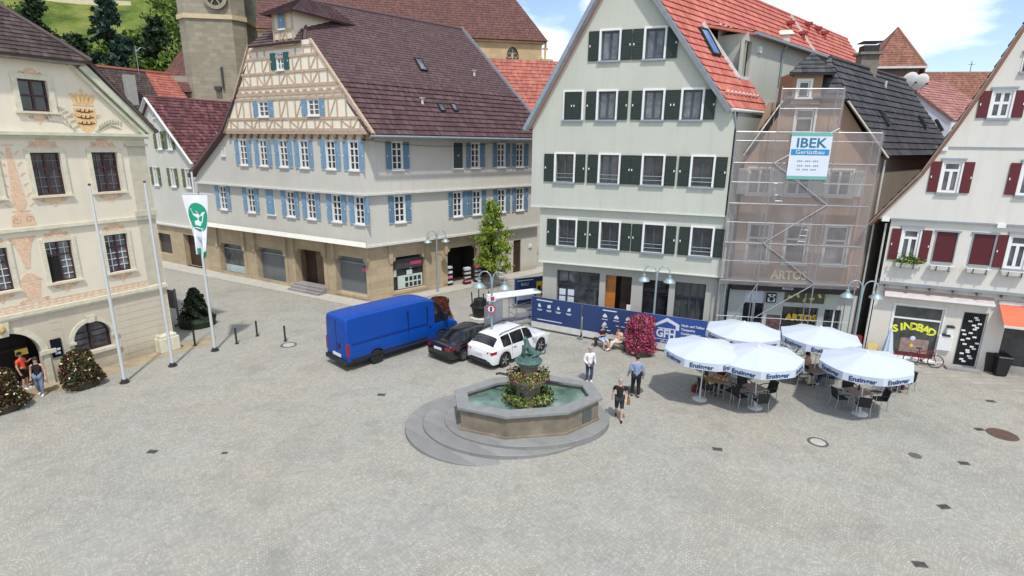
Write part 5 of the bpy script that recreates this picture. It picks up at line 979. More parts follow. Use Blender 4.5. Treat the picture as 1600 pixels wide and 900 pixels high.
h1 = [(F1.sx(x, 218), F1.px(257, 233)[1], .62, 1.45) for x, y in wr1]; h2 = [(F1.sx(x, 275), F1.px(268, 291)[1], .66, 1.5) for x, y in wr2]; h0 = [(F1.sx(242, 178), F1.px(242, 184)[1], .5, .8)]
zb_ = F1.px(280, 352)[1]; gb = [(245, 268, 405, 365), (289, 313, 418, 368)]; gb = [bay(F1, *k) for k in gb]
b = MB(); b.wall([(s0, zb_), (s1, zb_), (s1, be[1]), (ba[0], ba[1] - .1), (s0, be[0])], [hole(*k) for k in h1 + h2 + h0], 0, .12); b.build('upper_wall', BHWALL, bh)
for k in h1 + h2: window(bh, F1, k[0], k[1], 0, k[2], k[3], 'olive')
window(bh, F1, *h0[0][:2], 0, *h0[0][2:], 'plain')
b = MB(); b.wall([(s0, 0), (-17.95, 0), (-17.95, zb_), (s0, zb_)], [(gb[0][0], .8, gb[0][1], gb[0][3]), (gb[1][0], .1, gb[1][1], gb[1][3])], .02, .5); b.build('ground_floor_wall', TANSTONE, bh)
b = MB(); b.box(gb[0][0], gb[0][1], .4, .48, .8, gb[0][3]); b.build('shop_window', plain('dark_blind', S(70, 66, 60), .5, var=.1), bh); b = MB(); b.box(gb[1][0], gb[1][1], .45, .5, .1, gb[1][3]); b.build('door', DKWOOD, bh); b = MB(); b.box(s0, -17.95, -.2, .0, zb_ - .12, zb_ + .02); b.build('jetty_moulding', WHITE2, bh)

# brown and red roofed house behind the town hall
fb = Fr(V((-47, 63, 0)), 57); r0, r1 = fb.px(120, 99), fb.px(270, 116)
hb = thing('old_town_house', 'house behind the town hall whose roof is half dark brown and half new red tiles', 'house', fb.M()); zr = (r0[1] + r1[1]) / 2; x0, x1 = r0[0] - 6, r1[0]; dY = 5.2; xs = x0 + (x1 - x0) * .80; ev = zr - 6.6
b = MB(); b.roof((x0, -dY, ev), (xs, -dY, ev), (xs, 0, zr), (x0, 0, zr), .3, .04, 0); b.roof((xs, -dY, ev), (x1 + .2, -dY, ev), (x1 + .2, 0, zr), (xs, 0, zr), .36, .05, 1); b.roof((x1 + .2, dY, ev), (x0, dY, ev), (x0, 0, zr), (x1 + .2, 0, zr), .36, .05, 1); b.box(x0, x1 + .2, -.22, .2, zr - .1, zr + .12, 1); b.build('roof', [DKROOF, REDROOF2], hb)
b = MB(); b.prism([(-dY + .3, 0), (dY - .3, 0), (dY - .3, ev + .2), (0, zr - .1), (-dY + .3, ev + .2)], 0, .3, 0, Matrix.Translation((x1, 0, 0)) @ Matrix.Rotation(rad(90), 4, 'Z')); b.box(x0, x1 - .31, -dY + .3, dY - .3, 0, ev); b.build('wall', BHWALL, hb)
p = fb.px(187, 150); b = MB(); b.box(p[0] - .5, p[0] + .5, -3.2, -2.5, zr - 4.6, zr - .9); b.build('chimney', plain('pale_metal_chimney', S(158, 156, 150), .6, var=.1), hb)
b = MB(); b.tube([(xs - .8, -.4, zr - .6), (xs - .8, -.4, zr + 2.6)], .04, 6); b.tube([(xs - .8, -.4, zr + 2.0), (xs - .2, -.4, zr + 2.5), (xs + .3, -.4, zr + 2.4)], .04, 6); b.build('antenna_mast', ZINC, hb)

# red roofed house seen through the gap above the street
fr_ = Fr(V((-2.5, 58, 0)), 12); hr = thing('red_roofed_house', 'house at the end of the street showing only its plain red tiled roof', 'house', fr_.M()); zr = (fr_.px(765, 95)[1] + fr_.px(870, 92)[1]) / 2
b = MB(); b.roof((-6, -5.5, zr - 7.4), (12, -5.5, zr - 7.4), (12, 0, zr), (-6, 0, zr), .42, .05); b.roof((12, 5.5, zr - 7.4), (-6, 5.5, zr - 7.4), (-6, 0, zr), (12, 0, zr), .42, .05); b.build('roof', REDROOF2, hr)
b = MB(); b.box(-5.7, 11.7, -5.1, 5.1, 0, zr - 7.2)
for x in (-5.7, 11.4): b.prism([(-5.1, zr - 7.2), (5.1, zr - 7.2), (0, zr - .3)], 0, .3, 0, Matrix.Translation((x + .3, 0, 0)) @ Matrix.Rotation(rad(90), 4, 'Z'))
b.build('wall', BHWALL, hr); skylight(hr, fr_.at(.9, 4.4, zr - 5.9), .6, .9, fr_.D, (V((0, 0, 7.4)) - fr_.N * 5.5).normalized(), (V((0, 0, 5.5)) + fr_.N * 7.4).normalized(), ZINC)

# church: long nave and square tower
fc = Fr(V((0, 70, 0)), 10); ch = thing('church', 'big stone church with steep brown nave roof and weathered square tower', 'church', fc.M()); CI = MW[ch.name].inverted()
ze = fc.px(800, 63)[1]; xr = fc.px(847, 66)[0]; xl = -28.6
b = MB(); gx, gz_ = fc.px(801, 85); aw_ = lambda cx, n=8: [(cx - .75, ze - 6.5), (cx + .75, ze - 6.5), (cx + .75, gz_ - .3)] + [(cx + .75 * math.cos(a) if i < 5 else cx + .75 * math.cos(a), gz_ - .3 + 1.15 * math.sin(a)) for i, a in enumerate([math.pi * j / 8 for j in range(1, 8)])] + [(cx - .75, gz_ - .3)]
b.wall([(xl, 0), (xr, 0), (xr, ze), (xl, ze)], [aw_(gx - 8.5 * i) for i in range(3)], 0, .5); b.face([(xr, 0, 0), (xr, 14, 0), (xr, 14, ze), (xr, 0, ze)]); b.face([(xl, 0, 0), (xl, 14, 0), (xl, 14, ze), (xl, 0, ze)]); b.face([(xl, 14, 0), (xr, 14, 0), (xr, 14, ze), (xl, 14, ze)]); b.build('nave_wall', NAVESTONE, ch)
for i in range(3):
    cx = gx - 8.5 * i; b = MB(); b.prism(aw_(cx), .35, .4); o = b.build('window', GLASS, ch); b = MB(); b.box(cx - .07, cx + .07, .2, .34, ze - 6.5, gz_ + .6)
    for sg in (-1, 1): b.tube([(cx + sg * .36 + .28 * math.cos(a), .27, gz_ - .1 + .28 * math.sin(a)) for a in [6.28 * j / 10 for j in range(11)]], .06, 6)
    b.build('tracery', NAVESTONE, o)
b = MB(); b.box(xr - .2, xr + 1.2, -.8, .6, 0, ze - 2.0); b.box(xr + .3, xr + .55, -.1, .1, ze - 2, ze + .2); b.box(xr + .05, xr + .8, -.05, .05, ze - .9, ze - .7); b.box(xl, xr + .2, -.25, .0, ze - .25, ze); b.build('buttress', NAVESTONE, ch)
hip_t = fc.px(790, 0); sx_ = 11.5; zr = ze + 13.5
vx = xr + .6; b = MB(); b.roof((xl, -.5, ze), (vx, -.5, ze), (vx - 9.6, 7, zr), (xl, 7, zr), .35, .03); b.roof((vx, -.5, ze), (vx, 14.5, ze), (vx - 9.6, 7, zr), (vx - 9.6, 7, zr), .35, .03); b.roof((vx, 14.5, ze), (xl, 14.5, ze), (xl, 7, zr), (vx - 9.6, 7, zr), .35, .03); b.build('nave_roof', CHROOF, ch)
tl, tr = V((-43.4, 76, 0)), V((-34.6, 76, 0))
ft = Fr((g(300, 300) * 0 + V((-39.2, 70, 0))), 8); ta, tb_ = ft.px(284, 120)[0], ft.px(388, 120)[0]; zbelt = ft.px(330, 26)[1]; wT = tb_ - ta; tcx = (ta + tb_) / 2
tw = MB(); c8 = .16 * wT; oct_ = [(ta + c8, 0), (tb_ - c8, 0), (tb_, c8), (tb_, wT - c8), (tb_ - c8, wT), (ta + c8, wT), (ta, wT - c8), (ta, c8)]
tw.slab(oct_, 0, zbelt - .25); tw.slab([(p[0], p[1]) for p in oct_], zbelt + .25, 44); tower = tw.build('tower', TOWERSTONE, ch, CI @ ft.M())
tw = MB(); tw.slab([(tcx + (p[0] - tcx) * 1.05, wT / 2 + (p[1] - wT / 2) * 1.05) for p in oct_], zbelt - .25, zbelt + .25); tw.build('string_course', plain('pale_string_course', S(196, 180, 146), .9, var=.1), tower)
rx, rz = ft.px(338, 3); tw = MB()
tw.lathe([(1.35, 0), (1.35, .12), (.95, .12), (.95, 0)], 20, 0, Matrix.Translation((rx, -.31, rz + .5)) @ Matrix.Rotation(rad(90), 4, 'X'))
for a in range(6): tw.bar((rx, -.38, rz + .5), (rx + .95 * math.cos(a * 1.047), -.38, rz + .5 + .95 * math.sin(a * 1.047)), .14, .1, up=V((0, 1, 0)))
tw.build('tracery', TOWERSTONE, tower); tw = MB(); tw.lathe([(.95, 0), (.95, .02)], 16, 0, Matrix.Translation((rx, -.302, rz + .5)) @ Matrix.Rotation(rad(90), 4, 'X')); tw.build('belfry_opening', plain('dark_opening', S(54, 48, 42), .9), tower)
tw = MB(); x, z = ft.px(342, 138); tw.box(x - .35, x + .35, -.5, .0, z - .3, z + .2); tw.box(x + .5, x + .7, -.3, .0, z, z + 2.4); tw.build('floodlights', plain('dark_floodlight', S(60, 62, 60), .5), tower)
tw = MB(); tw.box(ta - 2.2, ta + .8, 1.0, wT, 0, ft.px(280, 75)[1] - 3); x0 = ta - 2.6; zt_ = ft.px(270, 70)[1]
tw.build('stair_turret', TOWERSTONE, ch, CI @ ft.M()); tw = MB(); tw.roof((x0 - 1.2, .4, zt_ - 5.2), (ta + .9, .4, zt_ - 5.2), (ta + .5, wT * .5, zt_ + 1.2), (ta - .2, wT * .5, zt_ + 1.2), .3, .03); tw.roof((x0 - 1.2, wT, zt_ - 5.2), (x0 - 1.2, .4, zt_ - 5.2), (ta - .2, wT * .5, zt_ + 1.2), (ta - .2, wT * .5, zt_ + 1.2), .3, .03); tw.build('turret_roof', CHROOF, ch, CI @ ft.M())

# roofs behind the scaffolded house
fp = Fr(V((35, 55, 0)), -12); py = thing('hipped_house', 'house with rusty brown pyramid roof behind the black tiled roof', 'house', fp.M()); pa, pl_, pr_ = fp.px(1416, 55), fp.px(1364, 104), fp.px(1447, 103); zE_ = (pl_[1] + pr_[1]) / 2; zA = pa[1] + 1.2; w_ = pr_[0] - pl_[0]; cx = pa[0] + .3
b = MB(); b.roof((pl_[0], 0, zE_), (pr_[0], 0, zE_), (cx, 3, zA), (cx, 3, zA), .3, .03); b.roof((pr_[0], 0, zE_), (pr_[0] + 5, 12, zE_ - .3), (cx + 2, 12, zA), (cx, 3, zA), .3, .03); b.roof((pl_[0], 12, zE_), (pl_[0], 0, zE_), (cx, 3, zA), (cx + 2, 12, zA), .3, .03); b.tube([(cx, 3, zA), (pr_[0], 0, zE_)], .12, 6); b.build('roof', BRNROOF, py)
b = MB(); b.box(pl_[0] + .4, pr_[0] - .3, .5, 11.5, 0, zE_ - .1); b.build('wall', plaster('grey_brown_render', S(120, 112, 104), .15), py); b = MB(); b.box(pl_[0] - .1, pr_[0] + .1, -.25, .0, zE_ - .2, zE_ - .02); b.build('gutter', WHITE2, py)  # walls in a plain grey brown render
fq = Fr(V((36, 48, 0)), 0); q = [fq.px(*a) for a in ((1441, 110), (1492, 172), (1540, 118), (1512, 168))]
pk = thing('pink_roofed_house', 'white gabled house with faded pink tiled roof carrying two satellite dishes', 'house', fq.M()); dyq = 6
A_, B_, C_, D_ = (q[1][0], 0, q[1][1] - .8), (q[1][0] + 9, 5, q[1][1] - .8), (q[0][0] + 9, 9, q[0][1]), (q[0][0], 3.5, q[0][1])
b = MB(); b.roof(A_, B_, C_, D_, .42, .05); b.build('roof', PINKROOF, pk); b = MB(); b.mesh_([(q[1][0] - .05, .05, q[1][1] - .9), (q[0][0], 3.5, q[0][1] - .12), (q[0][0] - .2, 3.6, 0), (q[1][0] - .2, .1, 0), (q[0][0] - 3.5, 7, q[1][1] - .9), (q[0][0] - 3.5, 7, 0)], [(0, 3, 2, 1), (1, 2, 5, 4)]); b.face([(A_[0], A_[1] + .1, 0), (B_[0], B_[1] + .1, 0), (B_[0], B_[1] + .1, B_[2] - .1), (A_[0], A_[1] + .1, A_[2] - .1)]); b.build('wall', plaster('lilac_white_render', S(206, 206, 216), .05), pk); b = MB(); b.bar(A_, D_, .25, .2); b.build('verge_board', plain('brown_verge_board', S(120, 92, 84), .7), pk)
b = MB(); b.roof((q[0][0] - 8, 7.5, q[1][1] - .8), (q[1][0] - 1, .2, q[1][1] - .8) if False else (q[0][0] - 3.5, 7, q[1][1] - .8), D_, (q[0][0] + 9, 9, q[0][1]), .42, .05); b.build('rear_roof', PINKROOF, pk)
for i, (x, y, r_) in enumerate(((1422, 126, .62), (1439, 128, .60))):
    p = Fr(V((33, 44, 0)), 0); s_, z_ = p.px(x, y); dsh = thing('satellite_dish', ('white satellite dish on the left of the pair above the black roof', 'white satellite dish on the right of the pair, against the lilac gable')[i], 'satellite dish', Matrix.Translation(p.at(s_, 0, z_)), 'satellite dishes')
    m_ = MB(); m_.lathe([(0.001, .12), (r_ * .5, .09), (r_ * .85, .03), (r_, -.04), (r_ * .98, -.06), (r_ * .5, .05), (.001, .08)], 20, 0, Matrix.Rotation(rad(-70), 4, 'X') @ Matrix.Rotation(rad(180), 4, 'X')); m_.build('dish', WHITE, dsh, smooth=True)
    m_ = MB(); m_.tube([(0, .1, 0), (0, .35, -.2), (0, .35, -2.6)], .04, 6); m_.build('pole', DGREY, dsh); m_ = MB(); m_.tube([(0, -.05, -r_ * .9), (0, -.65, -.2)], .02, 6); m_.box(-.06, .06, -.72, -.6, -.26, -.14); m_.build('feed_arm', DGREY, dsh)
fz = Fr(V((42, 62, 0)), -8); z0 = fz.px(1500, 112)[1]; lr = thing('long_low_house', 'far house with long rusty brown ridge left of the white gable', 'house', fz.M()); b = MB(); b.roof((-4, -5, z0 - 5), (18, -5, z0 - 5), (18, 0, z0), (-4, 0, z0), .3, .03); b.roof((18, 5, z0 - 5), (-4, 5, z0 - 5), (-4, 0, z0), (18, 0, z0), .3, .03); b.build('roof', BRNROOF, lr); b = MB(); b.box(-3.7, 17.7, -4.6, 4.6, 0, z0 - 4.9); b.build('wall', BHWALL, lr); b = MB(); x = fz.px(1516, 110)[0]; b.tube([(x, 0, z0), (x, 0, z0 + 1.0)], .03, 6); b.tube([(x - .3, 0, z0 + .7), (x + .3, 0, z0 + .7)], .02, 6); b.build('antenna', DGREY, lr)

# hillside
def hillz(x, y): return max(0, (y - 78 - .18 * (x + 60)) * .40) * (1 if x < -5 else max(0, 1 - (x + 5) / 40)) + 9 * math.sin(x * .045 + 1) * math.sin(y * .03) * min(1, max(0, (y - 90) / 60))
b = MB(); nx, ny = 60, 40; X = [-260 + i * 5.4 for i in range(nx)]; Y = [66 + j * 6 for j in range(ny)]
vs = [(x, y, hillz(x, y) - .3) for y in Y for x in X]; b.mesh_(vs, [(j * nx + i, j * nx + i + 1, (j + 1) * nx + i + 1, (j + 1) * nx + i) for j in range(ny - 1) for i in range(nx - 1)])
m, t, p = newmat('vineyard_slope'); tc = t.node('ShaderNodeTexCoord').outputs['Object']; n1 = t.noise(tc, .07, 7, .7); col = t.ramp(n1, [(.35, S(62, 84, 38)), (.5, S(118, 132, 62)), (.62, S(150, 150, 84)), (.72, S(176, 164, 122))]); col = t.mix(t.math('MULTIPLY', t.noise(tc, .6, 5, .7), .5), col, S(70, 88, 40)); t.link(col, p.inputs['Base Color']); p.inputs['Roughness'].default_value = 1; p.inputs['Specular IOR Level'].default_value = .1
t.link(t.bump(t.noise(tc, .5, 6, .7), 1, 1.5), p.inputs['Normal']); tag(b.build('hill', m, smooth=True), kind='structure')
# ------------------------------------------------------------------ vehicles
WHITECAR = plain('white_car_paint', (.72, .73, .74, 1), .25, var=.02, coat=.6); DARKCAR = plain('black_plum_car_paint', (.012, .010, .014, 1), .22, var=.05, coat=.6); BLUEVAN = plain('blue_van_paint', S(0, 64, 150), .42, var=.06, scale=1.5, coat=.08, spec=.35)
CARGLASS = glass('tinted_car_glass', (.008, .009, .011, 1), (.02, .022, .026, 1), .05); REDLAMP = plain('red_tail_lamp', S(150, 14, 22), .2, var=.1); PLATE = plain('number_plate', S(214, 214, 210), .4, var=.03); BLUEGLASS = glass('blue_tinted_glass', (.05, .09, .15, 1), (.12, .18, .28, 1), .06)
def crom(tab, x):
    k = 0
    while k < len(tab) - 2 and x > tab[k + 1][0]: k += 1
    p1, p2 = tab[k], tab[k + 1]; p0 = tab[max(0, k - 1)]; p3 = tab[min(len(tab) - 1, k + 2)]; u = (x - p1[0]) / (p2[0] - p1[0]); out = []
    for i in range(1, len(p1)):
        m1 = (p2[i] - p0[i]) / max(1e-6, p2[0] - p0[0]) * (p2[0] - p1[0]); m2 = (p3[i] - p1[i]) / max(1e-6, p3[0] - p1[0]) * (p2[0] - p1[0])
        v = (2 * u**3 - 3 * u**2 + 1) * p1[i] + (u**3 - 2 * u**2 + u) * m1 + (-2 * u**3 + 3 * u**2) * p2[i] + (u**3 - u**2) * m2; lo, hi = sorted((p1[i], p2[i])); out.append(min(hi + .02, max(lo - .02, v)))
    return out
def vehicle(name, label, cat, M, tab, paint, axles, wr, arch, side_win, screen, rear, extras):
    t_ = thing(name, label, cat, M); x0, x1 = tab[0][0], tab[-1][0]; n = int((x1 - x0) / .05); xs = [x0 + (x1 - x0) * i / n for i in range(n + 1)]
    parts = {}; rows = []
    for x in xs:
        zb, zs, zr, w_, wt = crom(tab, x)
        for a in axles:
            if abs(x - a) < arch: zb = max(zb, wr + math.sqrt(arch * arch - (x - a)**2))
        zb = min(zb, zs - .08); low = .45 if zb < .45 else zb + .02
        r = [(w_ * .97, zb), (w_, zb + (low - zb) * .9 + .03), (w_ * 1.0, zb + (zs - zb) * .55), (w_ * .985, zb + (zs - zb) * .85), (w_ * .965, zs), (w_ * .965 + (wt - w_ * .965) * .5, zs + (zr - zs) * .5), (wt, zr - .06 * min(1, (zr - zs) * 4)), (wt * .88, zr - .012), (wt * .5, zr + .012), (0, zr + .02)]
        rows.append([(x, -a, z) for a, z in r] + [(x, a, z) for a, z in r[-2::-1]])
    nr = len(rows[0])
    for i in range(n):
        xm = (xs[i] + xs[i + 1]) / 2
        for j in range(nr - 1):
            k = j if j < nr // 2 else nr - 2 - j; key = 'body'
            if k in (4, 5) and any(a < xm < b for a, b in side_win) and not (k == 5 and False): key = 'side_window' + ('' if j < nr // 2 else '_')
            if k >= 6 and screen[0] < xm < screen[1]: key = 'windscreen'
            if k >= 6 and rear and rear[0] < xm < rear[1]: key = 'rear_window'
            if key not in parts: parts[key] = MB()
            q = [rows[i][j], rows[i + 1][j], rows[i + 1][j + 1], rows[i][j + 1]]; parts[key].face(q)
    for e, rv in ((0, 1), (n, 0)): parts['body'].face(rows[e][::-1] if rv else rows[e])
    for k, b in parts.items(): b.build(k.strip('_'), paint if k == 'body' else (extras.get('glass', CARGLASS)), t_, smooth=45 if k == 'body' else 60, weld=.0005)
    wmax = max(r[4] for r in tab)
    b = MB(); b.box(x0 + .12, x1 - .12, -wmax + .22, wmax - .22, .2, .55); b.box(x0 + .06, x0 + .3, -wmax + .15, wmax - .15, .28, .6)
    for a in axles: b.box(a - arch, a + arch, -wmax + .02 + .26, wmax - .28, .25, wr + arch)
    b.build('underbody', BLACK, t_)
    for a in axles:
        for sg in (-1, 1):
            W_ = .22; T_ = Matrix.Translation((a, sg * (wmax - .12), wr)) @ Matrix.Rotation(rad(90 if sg < 0 else -90), 4, 'X')
            b = MB(); b.lathe([(wr * .66, -W_ / 2), (wr * .95, -W_ / 2), (wr, -W_ / 2 + .03), (wr, W_ / 2 - .03), (wr * .95, W_ / 2), (wr * .66, W_ / 2), (wr * .66, -W_ / 2)], 24); o = b.build('wheel', TYRE, t_, T_, smooth=40)
            b = MB(); b.lathe([(.001, W_ * .28), (wr * .14, W_ * .34), (wr * .16, W_ * .2), (wr * .64, W_ * .14), (wr * .66, W_ * .45), (wr * .68, W_ * .3)], 24, 1)
            for s_ in range(extras.get('spokes', 10)): A = s_ * 6.283 / extras.get('spokes', 10); b.bar((wr * .12 * math.cos(A), wr * .12 * math.sin(A), W_ * .36), (wr * .64 * math.cos(A), wr * .64 * math.sin(A), W_ * .42), .05, .03)
            b.build('rim', [extras.get('rim', ALU), BLACK], o)
    return t_
def facing(px_a, px_b, z=0): a, b = g(*px_a, z), g(*px_b, z); return math.degrees(math.atan2(b.y - a.y, b.x - a.x))
SUVT = [(-2.33, .48, .80, .84, .70, .62), (-2.27, .34, .98, 1.03, .86, .74), (-2.12, .30, 1.03, 1.14, .92, .74), (-1.85, .30, 1.05, 1.44, .94, .70), (-1.6, .28, 1.06, 1.58, .95, .66), (-.9, .28, 1.06, 1.64, .955, .66), (-.1, .28, 1.04, 1.66, .955, .66), (.45, .28, 1.03, 1.60, .95, .65), (.8, .28, 1.02, 1.36, .95, .68), (1.15, .28, 1.01, 1.10, .945, .74), (1.7, .28, .96, 1.02, .93, .76), (2.1, .30, .86, .92, .86, .72), (2.27, .36, .74, .78, .76, .6), (2.33, .44, .62, .66, .62, .5)]
a, b_ = g(787, 573), g(843, 549); hd = math.atan2(b_.y - a.y, b_.x - a.x); nl = V((-math.sin(hd), math.cos(hd), 0)); c_ = (a + b_) / 2 + nl * .84
suv = vehicle('parked_car', 'white estate car with roof rails parked beside the fountain', 'car', TR(c_.x, c_.y, 0, math.degrees(hd)), SUVT, WHITECAR, (-1.41, 1.41), .37, .44, ((-1.55, -.95), (-.88, .02), (.09, .75)), (.52, 1.12), (-2.10, -1.72), dict(spokes=5))
b = MB(); b.box(-2.36, -2.30, -.26, .26, .72, .84); b.build('number_plate', PLATE, suv)
for sg in (-1, 1):
    b = MB(); b.mesh_([(-2.31, sg * .52, .93), (-2.29, sg * .86, .97), (-2.02, sg * .95, 1.0), (-2.06, sg * .95, .86), (-2.30, sg * .86, .82), (-2.34, sg * .55, .86)], [(0, 1, 4, 5), (1, 2, 3, 4)]); b.build('tail_lamp', REDLAMP, suv)
    b = MB(); b.tube([(-1.5, sg * .60, 1.62), (-1.3, sg * .61, 1.69), (.1, sg * .61, 1.73), (.3, sg * .60, 1.66)], .022, 6); b.build('roof_rail', DGREY, suv)
    b = MB(); b.box(.62, .86, *sorted((sg * .93, sg * 1.12)), 1.0, 1.14); b.build('mirror', WHITECAR, suv, bevel=.03)
    b = MB(); b.box(2.0, 2.3, *sorted((sg * .55, sg * .84)), .70, .82); b.build('headlight', PLATE, suv, bevel=.03)
b = MB(); b.box(-2.35, -2.2, -.7, .7, .36, .46); b.box(-2.37, -2.3, -.55, .55, .5, .53); b.build('bumper_trim', DGREY, suv)
SEDT = [(-2.34, .48, .74, .78, .66, .56), (-2.28, .34, .92, .97, .82, .66), (-2.1, .28, .98, 1.06, .88, .68), (-1.85, .26, .98, 1.10, .89, .66), (-1.5, .24, .98, 1.22, .90, .62), (-1.0, .24, .98, 1.40, .905, .58), (-.3, .24, .97, 1.46, .905, .58), (.3, .24, .95, 1.43, .905, .58), (.75, .24, .93, 1.24, .90, .60), (1.2, .24, .92, 1.0, .895, .68), (1.8, .26, .86, .92, .87, .70), (2.15, .28, .74, .80, .80, .66), (2.34, .4, .58, .62, .62, .5)]
p_ = g(724, 566); hd2 = math.degrees(hd) + 1; ax_d = V((math.cos(rad(hd2)), math.sin(rad(hd2)), 0)); nl2 = V((-ax_d.y, ax_d.x, 0)); c_ = p_ + ax_d * 1.5 + nl2 * .95
sed = vehicle('parked_car', 'black saloon car parked between the blue van and the white car', 'car', TR(c_.x, c_.y, 0, hd2), SEDT, DARKCAR, (-1.34, 1.34), .32, .38, ((-1.5, -.9), (-.83, .0), (.07, .8)), (.40, 1.16), (-1.82, -1.05), dict(spokes=10))
b = MB(); b.box(-2.37, -2.29, -.26, .26, .70, .82); b.build('number_plate', PLATE, sed)
for sg in (-1, 1):
    b = MB(); b.mesh_([(-2.33, sg * .5, .9), (-2.27, sg * .8, .94), (-2.05, sg * .905, .95), (-2.1, sg * .9, .78), (-2.31, sg * .8, .74), (-2.35, sg * .55, .78)], [(0, 1, 4, 5), (1, 2, 3, 4)]); b.build('tail_lamp', REDLAMP, sed)
    b = MB(); b.box(.7, .9, *sorted((sg * .88, sg * 1.05)), .95, 1.07); b.build('mirror', DARKCAR, sed, bevel=.03)
VANT = [(-3.56, .5, 1.2, 2.42, .94, .84), (-3.52, .46, 1.2, 2.57, .985, .88), (-3.3, .42, 1.2, 2.65, 1.0, .90), (-1.5, .42, 1.2, 2.67, 1.0, .90), (.8, .42, 1.2, 2.65, 1.0, .90), (1.5, .40, 1.22, 2.58, 1.0, .88), (1.9, .40, 1.24, 2.44, .99, .86), (2.25, .40, 1.24, 2.05, .98, .86), (2.6, .40, 1.22, 1.56, .97, .86), (2.85, .38, 1.14, 1.26, .95, .84), (3.25, .38, 1.0, 1.10, .92, .8), (3.5, .38, .85, .92, .84, .74), (3.58, .42, .7, .75, .74, .65)]
q1, q2 = g(541, 497, 2.62), g(651, 468, 2.70); vh = math.degrees(math.atan2(q2.y - q1.y, q2.x - q1.x)); va = V((math.cos(rad(vh)), math.sin(rad(vh)), 0)); vn = V((-va.y, va.x, 0)); rr_ = g(546, 569, .42); c_ = V((rr_.x, rr_.y, 0)) + va * 3.5 + vn * .96
van = vehicle('delivery_van', 'long high roofed blue panel van parked beside the black saloon', 'van', TR(c_.x, c_.y, 0, vh), VANT, BLUEVAN, (-1.95, 2.25), .36, .43, ((1.75, 2.5),), (1.95, 2.82), None, dict(spokes=6, rim=DGREY))
b = MB(); b.box(-3.6, -3.5, -.35, .35, .62, .76); b.build('number_plate', PLATE, van); b = MB(); b.box(-3.68, -3.4, -.95, .95, .34, .56); b.build('rear_bumper', BLACK, van, bevel=.03)
for sg in (-1, 1):
    b = MB(); b.box(-3.57, -3.46, *sorted((sg * .88, sg * 1.0)), .78, 1.42); b.build('tail_lamp', REDLAMP, van, bevel=.02)
    b = MB(); b.box(-3.4, 1.2, *sorted((sg * 1.0, sg * 1.015)), .5, .62); b.box(-3.45, -2.45, *sorted((sg * 1.0, sg * 1.013)), .42, .5); b.build('side_moulding', BLACK, van)
    b = MB(); b.box(2.3, 2.5, *sorted((sg * 1.0, sg * 1.24)), 1.35, 1.75); b.build('mirror', BLACK, van, bevel=.04)
    b = MB(); b.box(1.25, 1.262, *sorted((sg * .93, sg * 1.006)), .6, 2.3); b.build('door_seam', BLACK, van); b = MB(); b.box(.0, .012, *sorted((sg * .93, sg * 1.006)), .6, 2.3); b.build('door_seam', BLACK, van); b = MB(); b.box(-3.3, 1.2, *sorted((sg * .98, sg * 1.007)), 1.36, 1.39); b.build('swage_shade_strip', plain('shadowed_blue_seam', S(2, 44, 108), .6), van)  # swage is a darker blue strip, the groove's shade put into its colour
    b = MB(); b.box(1.36, 1.5, *sorted((sg * .99, sg * 1.02)), 1.12, 1.18); b.build('handle', BLACK, van)
b = MB(); b.box(-3.575, -3.555, -.008, .008, .6, 2.45); b.box(-3.59, -3.55, -.30, -.16, 1.05, 1.3); b.build('rear_door_seam', BLACK, van)
b = MB(); b.tube([(-3.62, .3, .3), (-3.4, .3, .3)], .05, 8); b.build('exhaust', STEEL, van)

for car, hw_, xs_, zt_ in ((suv, .957, (-.92, .06, .98), 1.0), (sed, .907, (-.86, .04, .95), .94)):
    for sg in (-1, 1):
        for x in xs_: b = MB(); b.box(x - .006, x + .006, *sorted((sg * (hw_ - .03), sg * hw_)), .42, zt_); b.build('door_seam', BLACK, car)
        for x in xs_[:2]: b = MB(); b.box(x + .12, x + .3, *sorted((sg * (hw_ - .02), sg * (hw_ + .012))), zt_ - .13, zt_ - .09); b.build('handle', DGREY if car is suv else BLACK, car)
# ------------------------------------------------------------------ fountain
FC = V((.68, 19.75, 0)); ft_ = thing('fountain', 'octagonal stone fountain basin on round steps with planted tiers and green bronze lion', 'fountain', Matrix.Translation(FC)); A0_ = rad(22.5 + 8); ROct = 2.98
STEPST = stone('worn_grey_step_stone', S(136, 136, 134), 1.3, 2.0, .7, .12)
def octo(inset):                                              # the basin is an octagon longer than it is deep
    a_, b_, c_, s_ = 3.05 - inset * 1.06, 1.84 - inset * 1.06, math.cos(rad(10)), math.sin(rad(10)); P = [(a_ * math.cos(rad(22.5 + 45 * i)), b_ * math.sin(rad(22.5 + 45 * i))) for i in range(8)]
    return [(x * c_ - y * s_, x * s_ + y * c_) for x, y in P]
BAS = plain('stained_basin_stone', S(122, 112, 96), .85, var=.32, scale=1.8, bump=.3); RIM = plain('grey_rim_stone', S(130, 131, 130), .8, var=.12, scale=3, bump=.2)
def octring(ro, ri, z0, z1, mt, name, parent):
    b = MB(); o, i = octo(ro), octo(ri)
    for k in range(8):
        l = (k + 1) % 8; b.mesh_([(*o[k], z0), (*o[l], z0), (*o[l], z1), (*o[k], z1), (*i[k], z0), (*i[l], z0), (*i[l], z1), (*i[k], z1)], [(0, 1, 2, 3), (5, 4, 7, 6), (3, 2, 6, 7), (1, 0, 4, 5)])
    return b.build(name, mt, parent, weld=True, bevel=.02)
